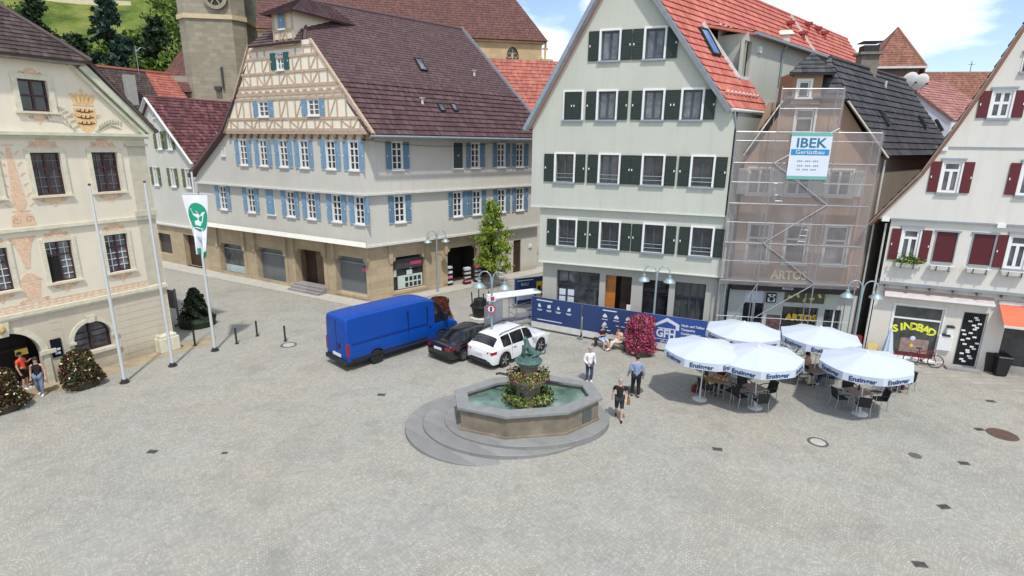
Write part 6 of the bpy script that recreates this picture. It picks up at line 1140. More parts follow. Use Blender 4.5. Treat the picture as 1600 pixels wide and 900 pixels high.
# round steps: the square rises to the right, so the lower steps run out into the paving
for ax_, by_, h, tilt, cx, cy in ((3.05, 2.85, .03, 2.6, -1.7, -.25), (3.4, 2.6, .15, 1.5, -.7, -.05), (3.27, 2.27, .27, .2, .0, .05)):
    b = MB(); b.lathe([(1, -.5), (1, 0), (.99, .03), (.001, .03)], 80, sx=ax_, sy=by_); b.build('step', STEPST, ft_, Matrix.Translation((cx, cy, h - .03)) @ Matrix.Rotation(rad(tilt), 4, 'Y') @ Matrix.Rotation(rad(6), 4, 'Z'), smooth=30)
octring(.14, .42, .2, 1.13, BAS, 'basin', ft_); octring(0, .5, 1.13, 1.26, RIM, 'rim', ft_); octring(.08, .3, .2, .36, BAS, 'plinth', ft_)
m, t, p = newmat('green_fountain_water'); tc = t.node('ShaderNodeTexCoord').outputs['Object']; t.link(t.ramp(t.noise(tc, .8, 4), [(.3, S(66, 88, 80)), (.52, S(112, 138, 128)), (.75, S(164, 184, 176))]), p.inputs['Base Color']); p.inputs['Roughness'].default_value = .06; p.inputs['Specular IOR Level'].default_value = .6; t.link(t.bump(t.noise(tc, 4, 5), .8, .05), p.inputs['Normal']); WATER = m
b = MB(); b.face([(x, y, 1.0) for x, y in octo(.41)]); b.build('water', WATER, ft_)
b = MB(); b.lathe([(.95, .1), (.95, .6), (.7, .78), (.66, .95), (.9, 1.05), (.95, 1.15), (.6, 1.16), (.5, 1.2), (.46, 1.75), (.78, 1.82), (.84, 1.98), (.5, 2.0), (.34, 2.1), (.34, 2.42), (.44, 2.5), (.44, 2.56), (.2, 2.57)], 8, a0=A0_); b.build('column', plain('mossy_column_stone', S(104, 96, 84), .9, var=.3, scale=4, bump=.4), ft_)
b = MB(); b.lathe([(.3, 2.56), (.5, 2.58), (.54, 2.66), (.44, 2.72), (.40, 2.80), (.3, 2.81)], 16); b.build('capital', BRONZE, ft_, smooth=30)
b = MB()
for s_ in (1, -1): b.tube([(s_ * .7, -.0, 1.9), (s_ * 1.2, s_ * -.02, 1.92), (s_ * 1.35, s_ * -.02, 1.86)], .045, 6)
b.build('water_spout', DGREY, ft_, Matrix.Rotation(rad(160), 4, 'Z')) 
def leafcloud(b, n, fn, size, rnd, m=0, flat=.0, ms=None):
    "n leaf-sized faces; fn() gives a point (and the outward direction)"
    for i in range(n):
        p, d = fn(); s_ = size * rnd.uniform(.6, 1.35); a = V((rnd.gauss(0, 1), rnd.gauss(0, 1), rnd.gauss(0, .7))) + d * 1.1
        if a.length < .01: a = V((0, 0, 1))
        a.normalize(); u = a.cross(V((rnd.gauss(0, 1), rnd.gauss(0, 1), rnd.gauss(0, 1)))).normalized(); w_ = a.cross(u)
        b.face([p - u * s_ * .5, p + w_ * s_ * .3 + a * s_ * .08, p + u * s_ * .55, p - w_ * s_ * .3 + a * s_ * .08], m if ms is None else rnd.choice(ms))
DKLEAF = leafmat('dark_green_leaves', [S(34, 46, 26), S(48, 66, 34), S(70, 90, 44), S(96, 112, 58)]); MIDLEAF = leafmat('mid_green_leaves', [S(52, 78, 30), S(84, 114, 46), S(120, 148, 64), S(150, 170, 84)]); PINKF = leafmat('pink_flowers', [S(150, 24, 70), S(206, 50, 108), S(226, 96, 142), S(240, 150, 180)], .2); REDF = leafmat('russet_red_leaves', [S(80, 34, 28), S(112, 50, 40), S(134, 66, 50), S(96, 60, 42)], .2)
YELF = leafmat('pale_yellow_flowers', [S(220, 200, 120), S(236, 226, 180), S(240, 236, 220)], .2); REDF2 = leafmat('bright_red_flowers', [S(190, 40, 36), S(214, 70, 60), S(226, 120, 110)], .2); MAROON = leafmat('maroon_leaves', [S(44, 26, 20), S(66, 36, 26), S(84, 52, 34)], .15)
rnd = random.Random(3)
def ringpt(r0, r1, z0, z1):
    def f():
        a = rnd.uniform(0, 6.283); r = rnd.uniform(r0, r1); return V((r * math.cos(a), r * math.sin(a), rnd.uniform(z0, z1) + .06 * math.sin(a * 5))), V((math.cos(a), math.sin(a), .6))
    return f
b = MB(); leafcloud(b, 1900, ringpt(.5, 1.05, .95, 1.38), .11, rnd, ms=[0, 0, 1]); leafcloud(b, 160, ringpt(.6, 1.05, 1.1, 1.4), .075, rnd, ms=[2, 3]); b.build('planting', [MIDLEAF, DKLEAF, YELF, REDF2], ft_)
b = MB(); leafcloud(b, 1500, ringpt(.35, .86, 1.84, 2.25), .09, rnd, ms=[0, 0, 1, 1]); leafcloud(b, 260, ringpt(.4, .86, 1.9, 2.28), .075, rnd, ms=[2, 3, 3]); b.build('planting', [MIDLEAF, MAROON, YELF, REDF2], ft_)
b = MB(); fr8 = octo(.13); k = 6; a_, c_ = V((*fr8[k], 0)), V((*fr8[(k + 1) % 8], 0)); dvec = (c_ - a_).normalized(); nn = V((dvec.y, -dvec.x, 0)); mid_ = (a_ + c_) / 2
b.box(-.24, .24, -.02, .02, .42, .92, 0, Matrix.Translation(mid_ + dvec * .25) @ Matrix.Rotation(math.atan2(dvec.y, dvec.x), 4, 'Z')); b.build('service_hatch', plain('green_grey_hatch', S(92, 100, 96), .5, .3), ft_)

# skin-surface helper for bodies
def skin(vs, es, subdiv=1, root=0, name='body'):
    me = bpy.data.meshes.new(name); me.from_pydata([v[0] for v in vs], es, []); o = bpy.data.objects.new(name, me); COL.objects.link(o)
    md = o.modifiers.new('s', 'SKIN'); md.use_smooth_shade = True; md.branch_smoothing = .4
    for i, v in enumerate(vs): sv = me.skin_vertices[0].data[i]; r = v[1]; sv.radius = r if isinstance(r, tuple) else (r, r); sv.use_root = (i == root)
    sd_ = o.modifiers.new('d', 'SUBSURF'); sd_.levels = sd_.render_levels = subdiv
    bpy.context.view_layer.update(); r = bpy.data.meshes.new_from_object(o.evaluated_get(bpy.context.evaluated_depsgraph_get())); bpy.data.objects.remove(o); bpy.data.meshes.remove(me)
    r.polygons.foreach_set('use_smooth', [True] * len(r.polygons)); return r
def chain(spec):
    "spec: list of chains of (x,y,z,r); repeated points join the chains"
    vs, es, ix = [], [], {}
    for ch_ in spec:
        pr = None
        for q in ch_:
            k = tuple(round(c, 3) for c in q[:3])
            if k not in ix: ix[k] = len(vs); vs.append((q[:3], q[3]))
            if pr is not None and pr != ix[k] and (pr, ix[k]) not in es: es.append((pr, ix[k]))
            pr = ix[k]
    return vs, es
# sitting lion with a shield
vs, es = chain([[(0, .18, .28, .20), (0, .50, .24, .17)], [(0, .18, .28, .20), (0, .02, .50, .18), (0, -.10, .72, .17), (0, -.16, .90, .15), (0, -.22, 1.02, .14), (0, -.36, .98, .075)], [(0, -.16, .90, .15), (.0, -.08, 1.04, .13)], [(0, -.10, .72, .18), (.15, -.22, .56, .075), (.15, -.28, .26, .055), (.15, -.34, .06, .06), (.15, -.42, .04, .05)], [(0, -.10, .72, .18), (-.15, -.22, .56, .075), (-.15, -.30, .30, .055), (-.15, -.36, .06, .06), (-.15, -.44, .04, .05)],
                [(0, .50, .24, .17), (.19, .36, .2, .13), (.21, .12, .12, .07), (.21, -.02, .05, .05)], [(0, .50, .24, .17), (-.19, .36, .2, .13), (-.21, .12, .12, .07), (-.21, -.02, .05, .05)], [(0, .50, .24, .17), (0, .70, .20, .04), (.12, .80, .24, .035), (.2, .82, .42, .03), (.14, .8, .55, .055)], [(0, -.22, 1.02, .14), (.10, -.14, 1.14, .03)], [(0, -.22, 1.02, .14), (-.10, -.14, 1.14, .03)]])
lion = skin(vs, es, 1); lion.materials.append(BRONZE); put('lion_statue', lion, ft_, Matrix.Translation((0, 0, 2.76)) @ Matrix.Rotation(rad(-80), 4, 'Z') @ Matrix.Scale(.74, 4))
b = MB(); b.prism([(-.16, .3), (.16, .3), (.16, .0), (0, -.16), (-.16, 0)], -.03, .03); b.build('shield', BRONZE, ft_, Matrix.Translation((0, 0, 3.12)) @ Matrix.Rotation(rad(-62), 4, 'Z') @ Matrix.Translation((.16, -.30, -.02)) @ Matrix.Scale(.8, 4))

# ------------------------------------------------------------------ flag poles, bollards, covers, lamps
POLE = plain('white_aluminium_pole', S(206, 210, 212), .35, .3, var=.03)
for i, (x, y, lb) in enumerate(((195, 598, 'bare white flagpole nearest the arched town hall door'), (270, 572, 'bare white flagpole between the other two poles, before the town hall corner'), (336, 548, 'white flagpole flying a green and white banner beside the evergreen'))):
    q = g(x, y); f_ = thing('flagpole', lb, 'flagpole', Matrix.Translation(q), 'flagpoles before the town hall'); hp = 8.8 if i < 2 else 9.2
    b = MB(); b.tube([(0, 0, .05), (0, 0, 3), (0, 0, hp)], [.075, .07, .045], 12); b.build('pole', POLE, f_, smooth=40); b = MB(); b.lathe([(.2, 0), (.2, .05), (.13, .07), (.13, .16), (.08, .18)], 12); b.build('base', DGREY, f_); b = MB(); b.ball((0, 0, hp + .04), .06, 8); b.build('finial', DGREY, f_)
    if i == 2: b = MB(); b.tube([(-.55, -.02, 8.15), (.85, -.02, 8.12)], .025, 6); b.build('banner_arm', POLE, f_); FP = q
fl = thing('banner_flag', 'white banner with green disc and white dove hanging from the flagpole', 'flag', Matrix.Translation(FP + V((0, -.12, 0))))
def cloth(u, v, off=0):                                         # u across, v downwards
    w_ = 1.22 * (1 - .62 * v**1.25); x = -.42 + .28 * v + (u - .1) * w_; y = .10 * math.sin(u * 9 + v * 3) * v + .16 * math.sin(u * 15 + 1) * v * v - off; return V((x, y, 8.1 - 3.0 * v + .12 * v * math.sin(u * 6)))
def clothpatch(mb, fn, nu, nv, off, m=0, two=True):
    for s_ in ((1, -1) if two else (1,)):
        for i in range(nu):
            for j in range(nv): q = [cloth(*fn(a / nu, c / nv), off * s_) for a, c in ((i, j), (i + 1, j), (i + 1, j + 1), (i, j + 1))]; mb.face(q if s_ < 0 else q[::-1], m)
b = MB(); clothpatch(b, lambda a, c: (a, c), 24, 30, .006); b.build('cloth', plain('white_banner_cloth', S(226, 228, 236), .8, var=.03), fl, smooth=60)
FGREEN = plain('flag_green', S(22, 148, 112), .8, var=.06); b = MB(); clothpatch(b, lambda a, c: (.52 + .46 * (c) * math.cos(a * 6.283), .36 + .235 * c * math.sin(a * 6.283)), 28, 6, .012); b.build('green_disc', FGREEN, fl, smooth=60); b = MB()
clothpatch(b, lambda a, c: (.3 + a * .7, .90 + c * .1), 8, 3, .012); b.build('green_hem', FGREEN, fl, smooth=60)
def clothpoly(mb, pts, off):
    tri = tessellate_polygon([[V((x, z, 0)) for x, z in pts]])
    for s_ in (1, -1):
        for t3 in tri: mb.face([cloth(*pts[k], off * s_) for k in (t3 if s_ > 0 else t3[::-1])])
b = MB(); clothpoly(b, [(.22, .22), (.5, .26), (.62, .33), (.72, .27), (.86, .26), (.78, .31), (.72, .42), (.6, .50), (.38, .50), (.26, .44), (.46, .42), (.52, .38), (.34, .34)], .018); clothpoly(b, [(.34, .535), (.74, .53), (.74, .545), (.34, .55)], .018)
b.build('white_dove', plain('flag_white', S(214, 226, 232), .8, var=.02), fl); b = MB(); clothpoly(b, [(.34, .70), (.78, .69), (.78, .71), (.34, .72)], .014); clothpoly(b, [(.4, .75), (.74, .74), (.74, .755), (.4, .765)], .014); b.build('lettering_lines', plain('pale_grey_print', S(150, 170, 180), .8), fl)
bl0 = thing('bollard', 'slim dark bollard left of the banner flagpole', 'bollard', Matrix.Translation(g(305, 540)), 'bollards at the lane mouth')
b = MB(); b.lathe([(.05, 0), (.05, .86), (.045, .9), (.001, .91)], 12); b.build('post', DGREY, bl0, smooth=40); b = MB(); b.lathe([(.11, 0), (.11, .02), (.055, .03)], 12); b.build('base_plate', DGREY, bl0)
for x, y, lb in ((370, 537, 'slim dark bollard just right of the banner flagpole'), (402, 525, 'slim dark bollard set furthest back toward the shop fronts'), (446, 533, 'slim dark bollard beside the pale ringed manhole cover')): dup(bl0, Matrix.Translation(g(x, y)), lb)
RUST = plain('rusty_iron_cover', S(96, 74, 64), .7, .2, var=.3, scale=8, bump=.5); IRON = plain('dark_iron_cover', S(96, 94, 89), .7, .2, var=.25, scale=8, bump=.5); CONC = plain('concrete_cover_fill', S(170, 168, 160), .9, var=.15)
def cover(x, y, r_, lb, ring=True, mt=None):
    o = thing('manhole_cover', lb, 'manhole cover', Matrix.Translation(g(x, y)), 'manhole covers'); b = MB(); b.lathe([(r_ * .74 if ring else .001, .006), (r_ * .74 if ring else .001, .012), (r_, .012), (r_ + .01, .0)], 28); b.build('rim', mt or IRON, o)
    if ring: b = MB(); b.lathe([(r_ * .735, .0), (r_ * .73, .010), (.001, .010)], 28); b.build('fill', CONC, o)
cover(451, 539, .42, 'pale centred ring manhole cover by the bollards'); cover(1278, 691, .36, 'pale centred ring manhole cover alone in the open paving before the umbrellas'); cover(1566, 679, .5, 'large rusty brown manhole cover near the right edge', False, RUST); cover(990, 609, .42, 'dark manhole cover under the feet of the man in the blue shirt', False); cover(1430, 712, .2, 'small dark cover in the paving left of the rusty one', False)
for x, y, lb in ((1121, 702, 'small square iron drain cover below the umbrellas, furthest left'), (1475, 792, 'small iron drain grate between two others near the right edge'), (1437, 882, 'small iron drain grate closest to the bottom edge'), (1506, 724, 'small iron drain grate below the rusty manhole cover'), (1530, 671, 'small iron drain grate left of the rusty manhole cover'), (1548, 627, 'small iron drain grate furthest back toward the white house'), (596, 617, 'small iron drain cover left of the fountain, near the van'), (238, 706, 'worn iron drain cover in open paving below the first flagpole'), (351, 708, 'tiny dark drain cover midway between flagpoles and fountain steps'), (405, 441, 'x')):
    if lb == 'x': continue
    o = thing('drain_cover', lb, 'drain cover', Matrix.Translation(g(x, y)) @ Matrix.Rotation(rad(-14 + (x * 7 % 23)), 4, 'Z'), 'drain covers in the paving'); k = .5 if x == 351 else .85; b = MB(); b.box(-.2 * k, .2 * k, -.13 * k, .13 * k, .0, .012); b.build('frame', IRON, o)
    b = MB()
    for j in range(5): b.box(-.16 * k + j * .075 * k, -.13 * k + j * .075 * k, -.1 * k, .1 * k, .0121, .018)
    b.build('grating', DGREY, o)
def make_lamp(lb, M_):
    o = thing('street_lamp', lb, 'street lamp', M_, 'double armed street lamps'); b = MB(); b.tube([(0, 0, 0), (0, 0, .9), (0, 0, .92), (0, 0, 4.2), (0, 0, 4.35)], [.085, .085, .06, .05, .05], 12); b.build('pole', LAMPMETAL, o, smooth=40); b = MB(); b.lathe([(.16, 0), (.16, .06), (.09, .1)], 12); b.build('base', LAMPMETAL, o)
    for s_ in (-1, 1):
        pts = [(s_ * .02, 0, 3.9), (s_ * .05, 0, 4.25)] + [(s_ * (.35 - .3 * math.cos(a)), 0, 4.3 + .32 * math.sin(a)) for a in [math.pi * i / 10 for i in range(1, 11)]]; b = MB(); b.tube(pts + [(s_ * .65, 0, 4.12)], .028, 8); b.build('arm', LAMPMETAL, o, smooth=60)
        b = MB(); b.lathe([(.05, .26), (.09, .24), (.09, .12), (.14, .09), (.30, -.06), (.31, -.10), (.28, -.09), (.1, .05)], 20); sh_ = b.build('lamp_shade', LAMPMETAL, o, Matrix.Translation((s_ * .65, 0, 3.9)), smooth=40); b = MB(); b.ball((0, 0, -.03), .09, 10, 0, (1, 1, .8)); b.build('bulb', WHITE2, sh_)
    return o
l0 = make_lamp('double armed street lamp before the round stone shop front of the half timbered house', TR(*g(684, 458).xy, 0, 20)); dup(l0, TR(*g(768, 562).xy, 0, -12), 'double armed street lamp behind the white car, carrying a round road sign'); dup(l0, TR(*g(1017, 546).xy, 0, -14), 'double armed street lamp rising behind the pink flower tower'); dup(l0, TR(*g(1325, 580).xy, 0, -8), 'double armed street lamp before the scaffolding and rear umbrellas')
rs = thing('road_sign', 'round red rimmed road sign fixed to the lamp post by the aluminium platform', 'road sign', TR(*(g(768, 562) + V((-.02, -.12, 0))).xy, 0, -12)); z_ = 2.75; b = MB(); b.lathe([(.001, 0), (.17, 0), (.17, .01), (.001, .01)], 24); b.build('face', BANNERWHITE, rs, Matrix.Translation((0, -.02, z_)) @ Matrix.Rotation(rad(90), 4, 'X')); b = MB(); b.lathe([(.17, 0), (.23, 0), (.23, .014), (.17, .014), (.17, 0)], 24); b.build('rim', plain('sign_red', S(176, 34, 40), .45), rs, Matrix.Translation((0, -.02, z_)) @ Matrix.Rotation(rad(90), 4, 'X'))
b = MB(); b.box(-.05, .05, -.045, -.0355, z_ - .12, z_ + .12); b.build('symbol', BLACK, rs); b = MB(); b.box(-.22, .22, -.03, -.01, z_ + .4, z_ + .68); b.build('plate', BANNERWHITE, rs); b = MB(); b.box(-.02, .16, -.04, -.031, z_ + .44, z_ + .64); b.build('plate_print', plain('sign_print_red', S(170, 50, 50), .5), rs); b = MB(); b.box(-.05, .05, -.02, .06, z_ - .1, z_ - .04); b.build('bracket', STEEL, rs)
# ------------------------------------------------------------------ people
SKIN_ = plain('skin', S(206, 158, 130), .6, var=.06); HAIRD = plain('dark_hair', S(46, 34, 28), .7, var=.2); HAIRG = plain('grey_hair', S(150, 146, 140), .7, var=.15); EYE = plain('eye_dark', (.02, .015, .012, 1), .3)
CL = {k: plain(k, S(*c), .85, var=.1, scale=6) for k, c in dict(white_cotton=(222, 222, 224), denim=(58, 74, 104), blue_shirt=(128, 146, 180), black_cloth=(22, 22, 26), dark_shorts=(40, 42, 48), orange_top=(240, 84, 50), grey_jeans=(112, 126, 146), navy_cloth=(30, 34, 52), light_blue=(170, 190, 216), beige_trousers=(206, 194, 178), pink_top=(224, 172, 152), brown_shoe=(70, 50, 40), white_shoe=(220, 220, 218), maroon_cloth=(96, 36, 40), dark_grey=(60, 62, 66), olive_cloth=(120, 112, 70)).items()}
STAND = dict(pel=(0, 0, .94), spine=(0, .01, 1.15), chest=(0, .02, 1.34), neck=(0, .015, 1.48), head=(0, -.005, 1.60), top=(0, .0, 1.70), sl=(.185, .02, 1.41), sr=(-.185, .02, 1.41), el=(.25, .05, 1.13), er=(-.25, .05, 1.13), wl=(.26, -.03, .88), wr=(-.26, -.03, .88), hl=(.095, 0, .90), hr=(-.095, 0, .90), kl=(.105, -.02, .50), kr=(-.105, -.02, .50), al=(.105, .03, .085), ar=(-.105, .03, .085))
SIT = dict(STAND, pel=(0, .05, .50), spine=(0, .08, .70), chest=(0, .05, .90), neck=(0, .02, 1.05), head=(0, -.02, 1.17), top=(0, -.015, 1.27), sl=(.18, .05, .97), sr=(-.18, .05, .97), el=(.23, .02, .70), er=(-.23, .02, .70), wl=(.16, -.22, .68), wr=(-.16, -.22, .68), hl=(.095, .02, .48), hr=(-.095, .02, .48), kl=(.12, -.42, .50), kr=(-.12, -.42, .50), al=(.12, -.44, .085), ar=(-.12, -.40, .085))
def person(lb, M_, pose=STAND, shirt='white_cotton', sleeve=1, trousers='denim', shorts=False, shoes='brown_shoe', hair=HAIRD, longhair=False, sc=1.0, group=None, hat=None, skirt=False, **over):
    P = {k: V(v) for k, v in dict(pose, **over).items()}; t_ = thing('person', lb, 'person', M_ @ Matrix.Scale(sc, 4), group); q = lambda k, r: (*P[k], r)
    mid = lambda a, b, f: P[a].lerp(P[b], f)
    ch = [[q('pel', .115), q('spine', .115), q('chest', .125), q('neck', .055), (*mid('neck', 'head', .45), .05), q('head', .088), q('top', .075)]]
    hd_ = (P['head'] - P['neck']).normalized(); 
    for s_ in 'lr':
        hand = P['w' + s_] + (P['w' + s_] - P['e' + s_]).normalized() * .085; fd = (P['w' + s_] - P['e' + s_]).normalized(); sd_ = fd.cross(V((0, 1, .2))).normalized()
        ch.append([q('chest', .125), q('s' + s_, .058), q('e' + s_, .042), q('w' + s_, .028), (*hand, .034)])
        for f_ in range(4): b0 = hand + sd_ * (.012 * (f_ - 1.5) * 1.6) + fd * .02; ch.append([(*hand, .034), (*b0, .011), (*(b0 + fd * (.05 + .008 * (1.5 - abs(f_ - 1.5))) + V((0, -.015, 0))), .009)])
        th_ = hand - fd * .02; ch.append([(*hand, .034), (*(th_ + sd_ * .045), .011), (*(th_ + sd_ * .06 + fd * .035), .009)])
        toe = P['a' + s_] + V((0, -.17, -.045)); ch.append([q('pel', .115), q('h' + s_, .092), (*mid('h' + s_, 'k' + s_, .5), .075), q('k' + s_, .056), (*mid('k' + s_, 'a' + s_, .35), .056), q('a' + s_, .038), (*(P['a' + s_] + V((0, -.05, -.04))), .036), (*toe, .03)])
    vs, es = chain(ch); me = skin(vs, es, 1, 0); me.materials.append(SKIN_); put('body', me, t_)
    rs = 1.0; e_ = .016
    ch = [[(*(P['pel'] + V((0, 0, -.055))), .132 + e_), q('pel', .135 + e_), q('spine', .118 + e_), q('chest', .13 + e_), (*mid('chest', 'neck', .75), .065 + e_)]]
    for s_ in 'lr':
        end = [q('e' + s_, .048 + e_), q('w' + s_, .036 + e_)] if sleeve > 1 else ([(*mid('s' + s_, 'e' + s_, .62), .056 + e_)] if sleeve else [])
        ch.append([q('chest', .13 + e_), q('s' + s_, .06 + e_)] + end)
    vs, es = chain(ch); me = skin(vs, es, 1, 0); me.materials.append(CL[shirt]); put('shirt', me, t_)
    ch = [];
    for s_ in 'lr': ch.append([q('pel', .136 + e_), q('h' + s_, .116 + e_), (*mid('h' + s_, 'k' + s_, .5), .08 + e_), q('k' + s_, .062 + e_)] + ([] if shorts else [(*mid('k' + s_, 'a' + s_, .4), .06 + e_), (*mid('k' + s_, 'a' + s_, .93), .05 + e_)]))
    vs, es = chain(ch); me = skin(vs, es, 1, 0); me.materials.append(CL[trousers]); put('shorts' if shorts else 'trousers', me, t_)
    for s_ in 'lr':
        a = P['a' + s_]; vs, es = chain([[(*(a + V((0, .03, -.02))), .05), (*(a + V((0, -.06, -.045))), .048), (*(a + V((0, -.18, -.05))), .042)]]); me = skin(vs, es, 1, 0); me.materials.append(CL[shoes]); put('shoe', me, t_)
    c = (P['head'] + P['top']) / 2; b = MB(); b.ball(tuple(c + V((0, .028, .025))), .107, 14, 0, (.92, 1.0, .95))
    if longhair: b.ball(tuple(c + V((0, .06, -.10))), .10, 12, 0, (1.05, .7, 1.5))
    b.build('hair', hair, t_, smooth=True)
    if hat: b = MB(); b.lathe([(.15, 0), (.15, .02), (.1, .03), (.095, .1), (.001, .12)], 16, 0, Matrix.Translation(c + V((0, .0, .04)))); b.build('hat', hat, t_)
    fc_ = c + V((0, -.095, -.03)); b = MB(); b.ball(tuple(fc_ + V((0, -.006, -.02))), .018, 8, 0, (.7, 1, 1.2)); b.build('nose', SKIN_, t_)
    for s_ in (-1, 1): b = MB(); b.ball(tuple(fc_ + V((s_ * .034, .008, .02))), .012, 8); b.build('eye', EYE, t_)
    b = MB(); b.ball(tuple(fc_ + V((0, .008, -.055))), .02, 8, 0, (1.1, .4, .3)); b.build('mouth', plain('lip', S(160, 90, 84), .5), t_); return t_
pG = lambda x, y, rz=0: TR(*g(x, y).xy, 0, rz)
person('woman in white top and blue jeans standing beyond the fountain with a small camera', pG(920, 597, 12), shirt='white_cotton', sleeve=2, trousers='denim', shoes='white_shoe', hair=HAIRG, wr=(-.17, -.18, 1.0), er=(-.27, .02, 1.12), kl=(.10, -.06, .5))
person('tall man in blue grey shirt and black trousers seen from behind on a dark cover', pG(992, 620, 168), shirt='blue_shirt', sleeve=2, trousers='black_cloth', shoes='black_cloth', hair=HAIRD, sc=1.13, kl=(.11, -.06, .5), al=(.12, -.02, .085), ar=(-.12, .09, .085), wl=(.30, -.05, .92))
p3 = person('man in black polo shirt and dark shorts walking from the fountain with a bag', pG(966, 655, -8), shirt='black_cloth', sleeve=1, trousers='dark_shorts', shorts=True, shoes='black_cloth', hair=HAIRG, kl=(.10, -.16, .52), al=(.10, -.20, .085), kr=(-.10, -.02, .49), ar=(-.10, .26, .15), er=(-.27, .12, 1.14), wr=(-.28, .12, .90), el=(.28, .02, 1.14), wl=(.24, -.18, 1.0), sc=1.01)
bg_ = thing('shoulder_bag', 'small olive bag under the arm of the walking man in black', 'bag', MW[p3.name] @ Matrix.Translation((.33, -.12, .92))); b = MB(); b.box(-.06, .07, -.14, .14, -.16, .10); b.build('bag_body', CL['olive_cloth'], bg_, bevel=.03); b = MB(); b.tube([(0, .1, .1), (-.02, .05, .38), (-.05, .1, .5), (0, -.1, .1)], .012, 6); b.build('strap', BLACK, bg_)
person('person in bright orange top at the arched town hall door', TR(*T.at(-5.32, -.28).xy, 0, 100), shirt='orange_top', sleeve=1, trousers='black_cloth', shorts=True, shoes='white_shoe', hair=HAIRD, wl=(.14, -.24, 1.3), el=(.24, -.05, 1.15), sc=.98)
person('woman in black top and grey jeans walking from the town hall door', pG(66, 617, 20), shirt='black_cloth', sleeve=0, trousers='grey_jeans', shoes='white_shoe', hair=HAIRD, longhair=True, sc=.98, kl=(.1, -.12, .5), al=(.1, -.12, .085), ar=(-.1, .12, .1))
bn = thing('bench', 'dark slatted bench before the navy site fence beside the pink flower tower', 'bench', TR(*g(953, 544).xy, 0, -22)); b = MB()
for i in range(4): b.box(-.95, .95, -.2 + i * .11, -.11 + i * .11, .40, .44)
b.build('seat', DKWOOD, bn)
for x in (-.8, .8): b = MB(); b.box(x - .04, x + .04, -.18, -.12, 0, .4); b.box(x - .04, x + .04, .16, .22, 0, .4); b.box(x - .04, x + .04, -.119, .159, .34, .399); b.build('leg', DGREY, bn)
Mb = MW[bn.name]
person('seated man in navy shirt and light blue shorts on the bench by the fence', Mb @ TR(-.42, -.02, -.02, 40), SIT, shirt='navy_cloth', trousers='light_blue', shorts=True, shoes='dark_grey', hair=HAIRG, wl=(.05, -.24, .82), wr=(-.05, -.24, .8))
person('seated woman in pink top and beige trousers on the bench by the flower tower', Mb @ TR(.45, -.02, -.02, -38), SIT, shirt='pink_top', sleeve=1, trousers='beige_trousers', shoes='white_shoe', hair=HAIRD, longhair=True, wl=(.14, -.3, .86), wr=(-.16, -.28, .84), kl=(.08, -.44, .56), al=(.0, -.62, .2))

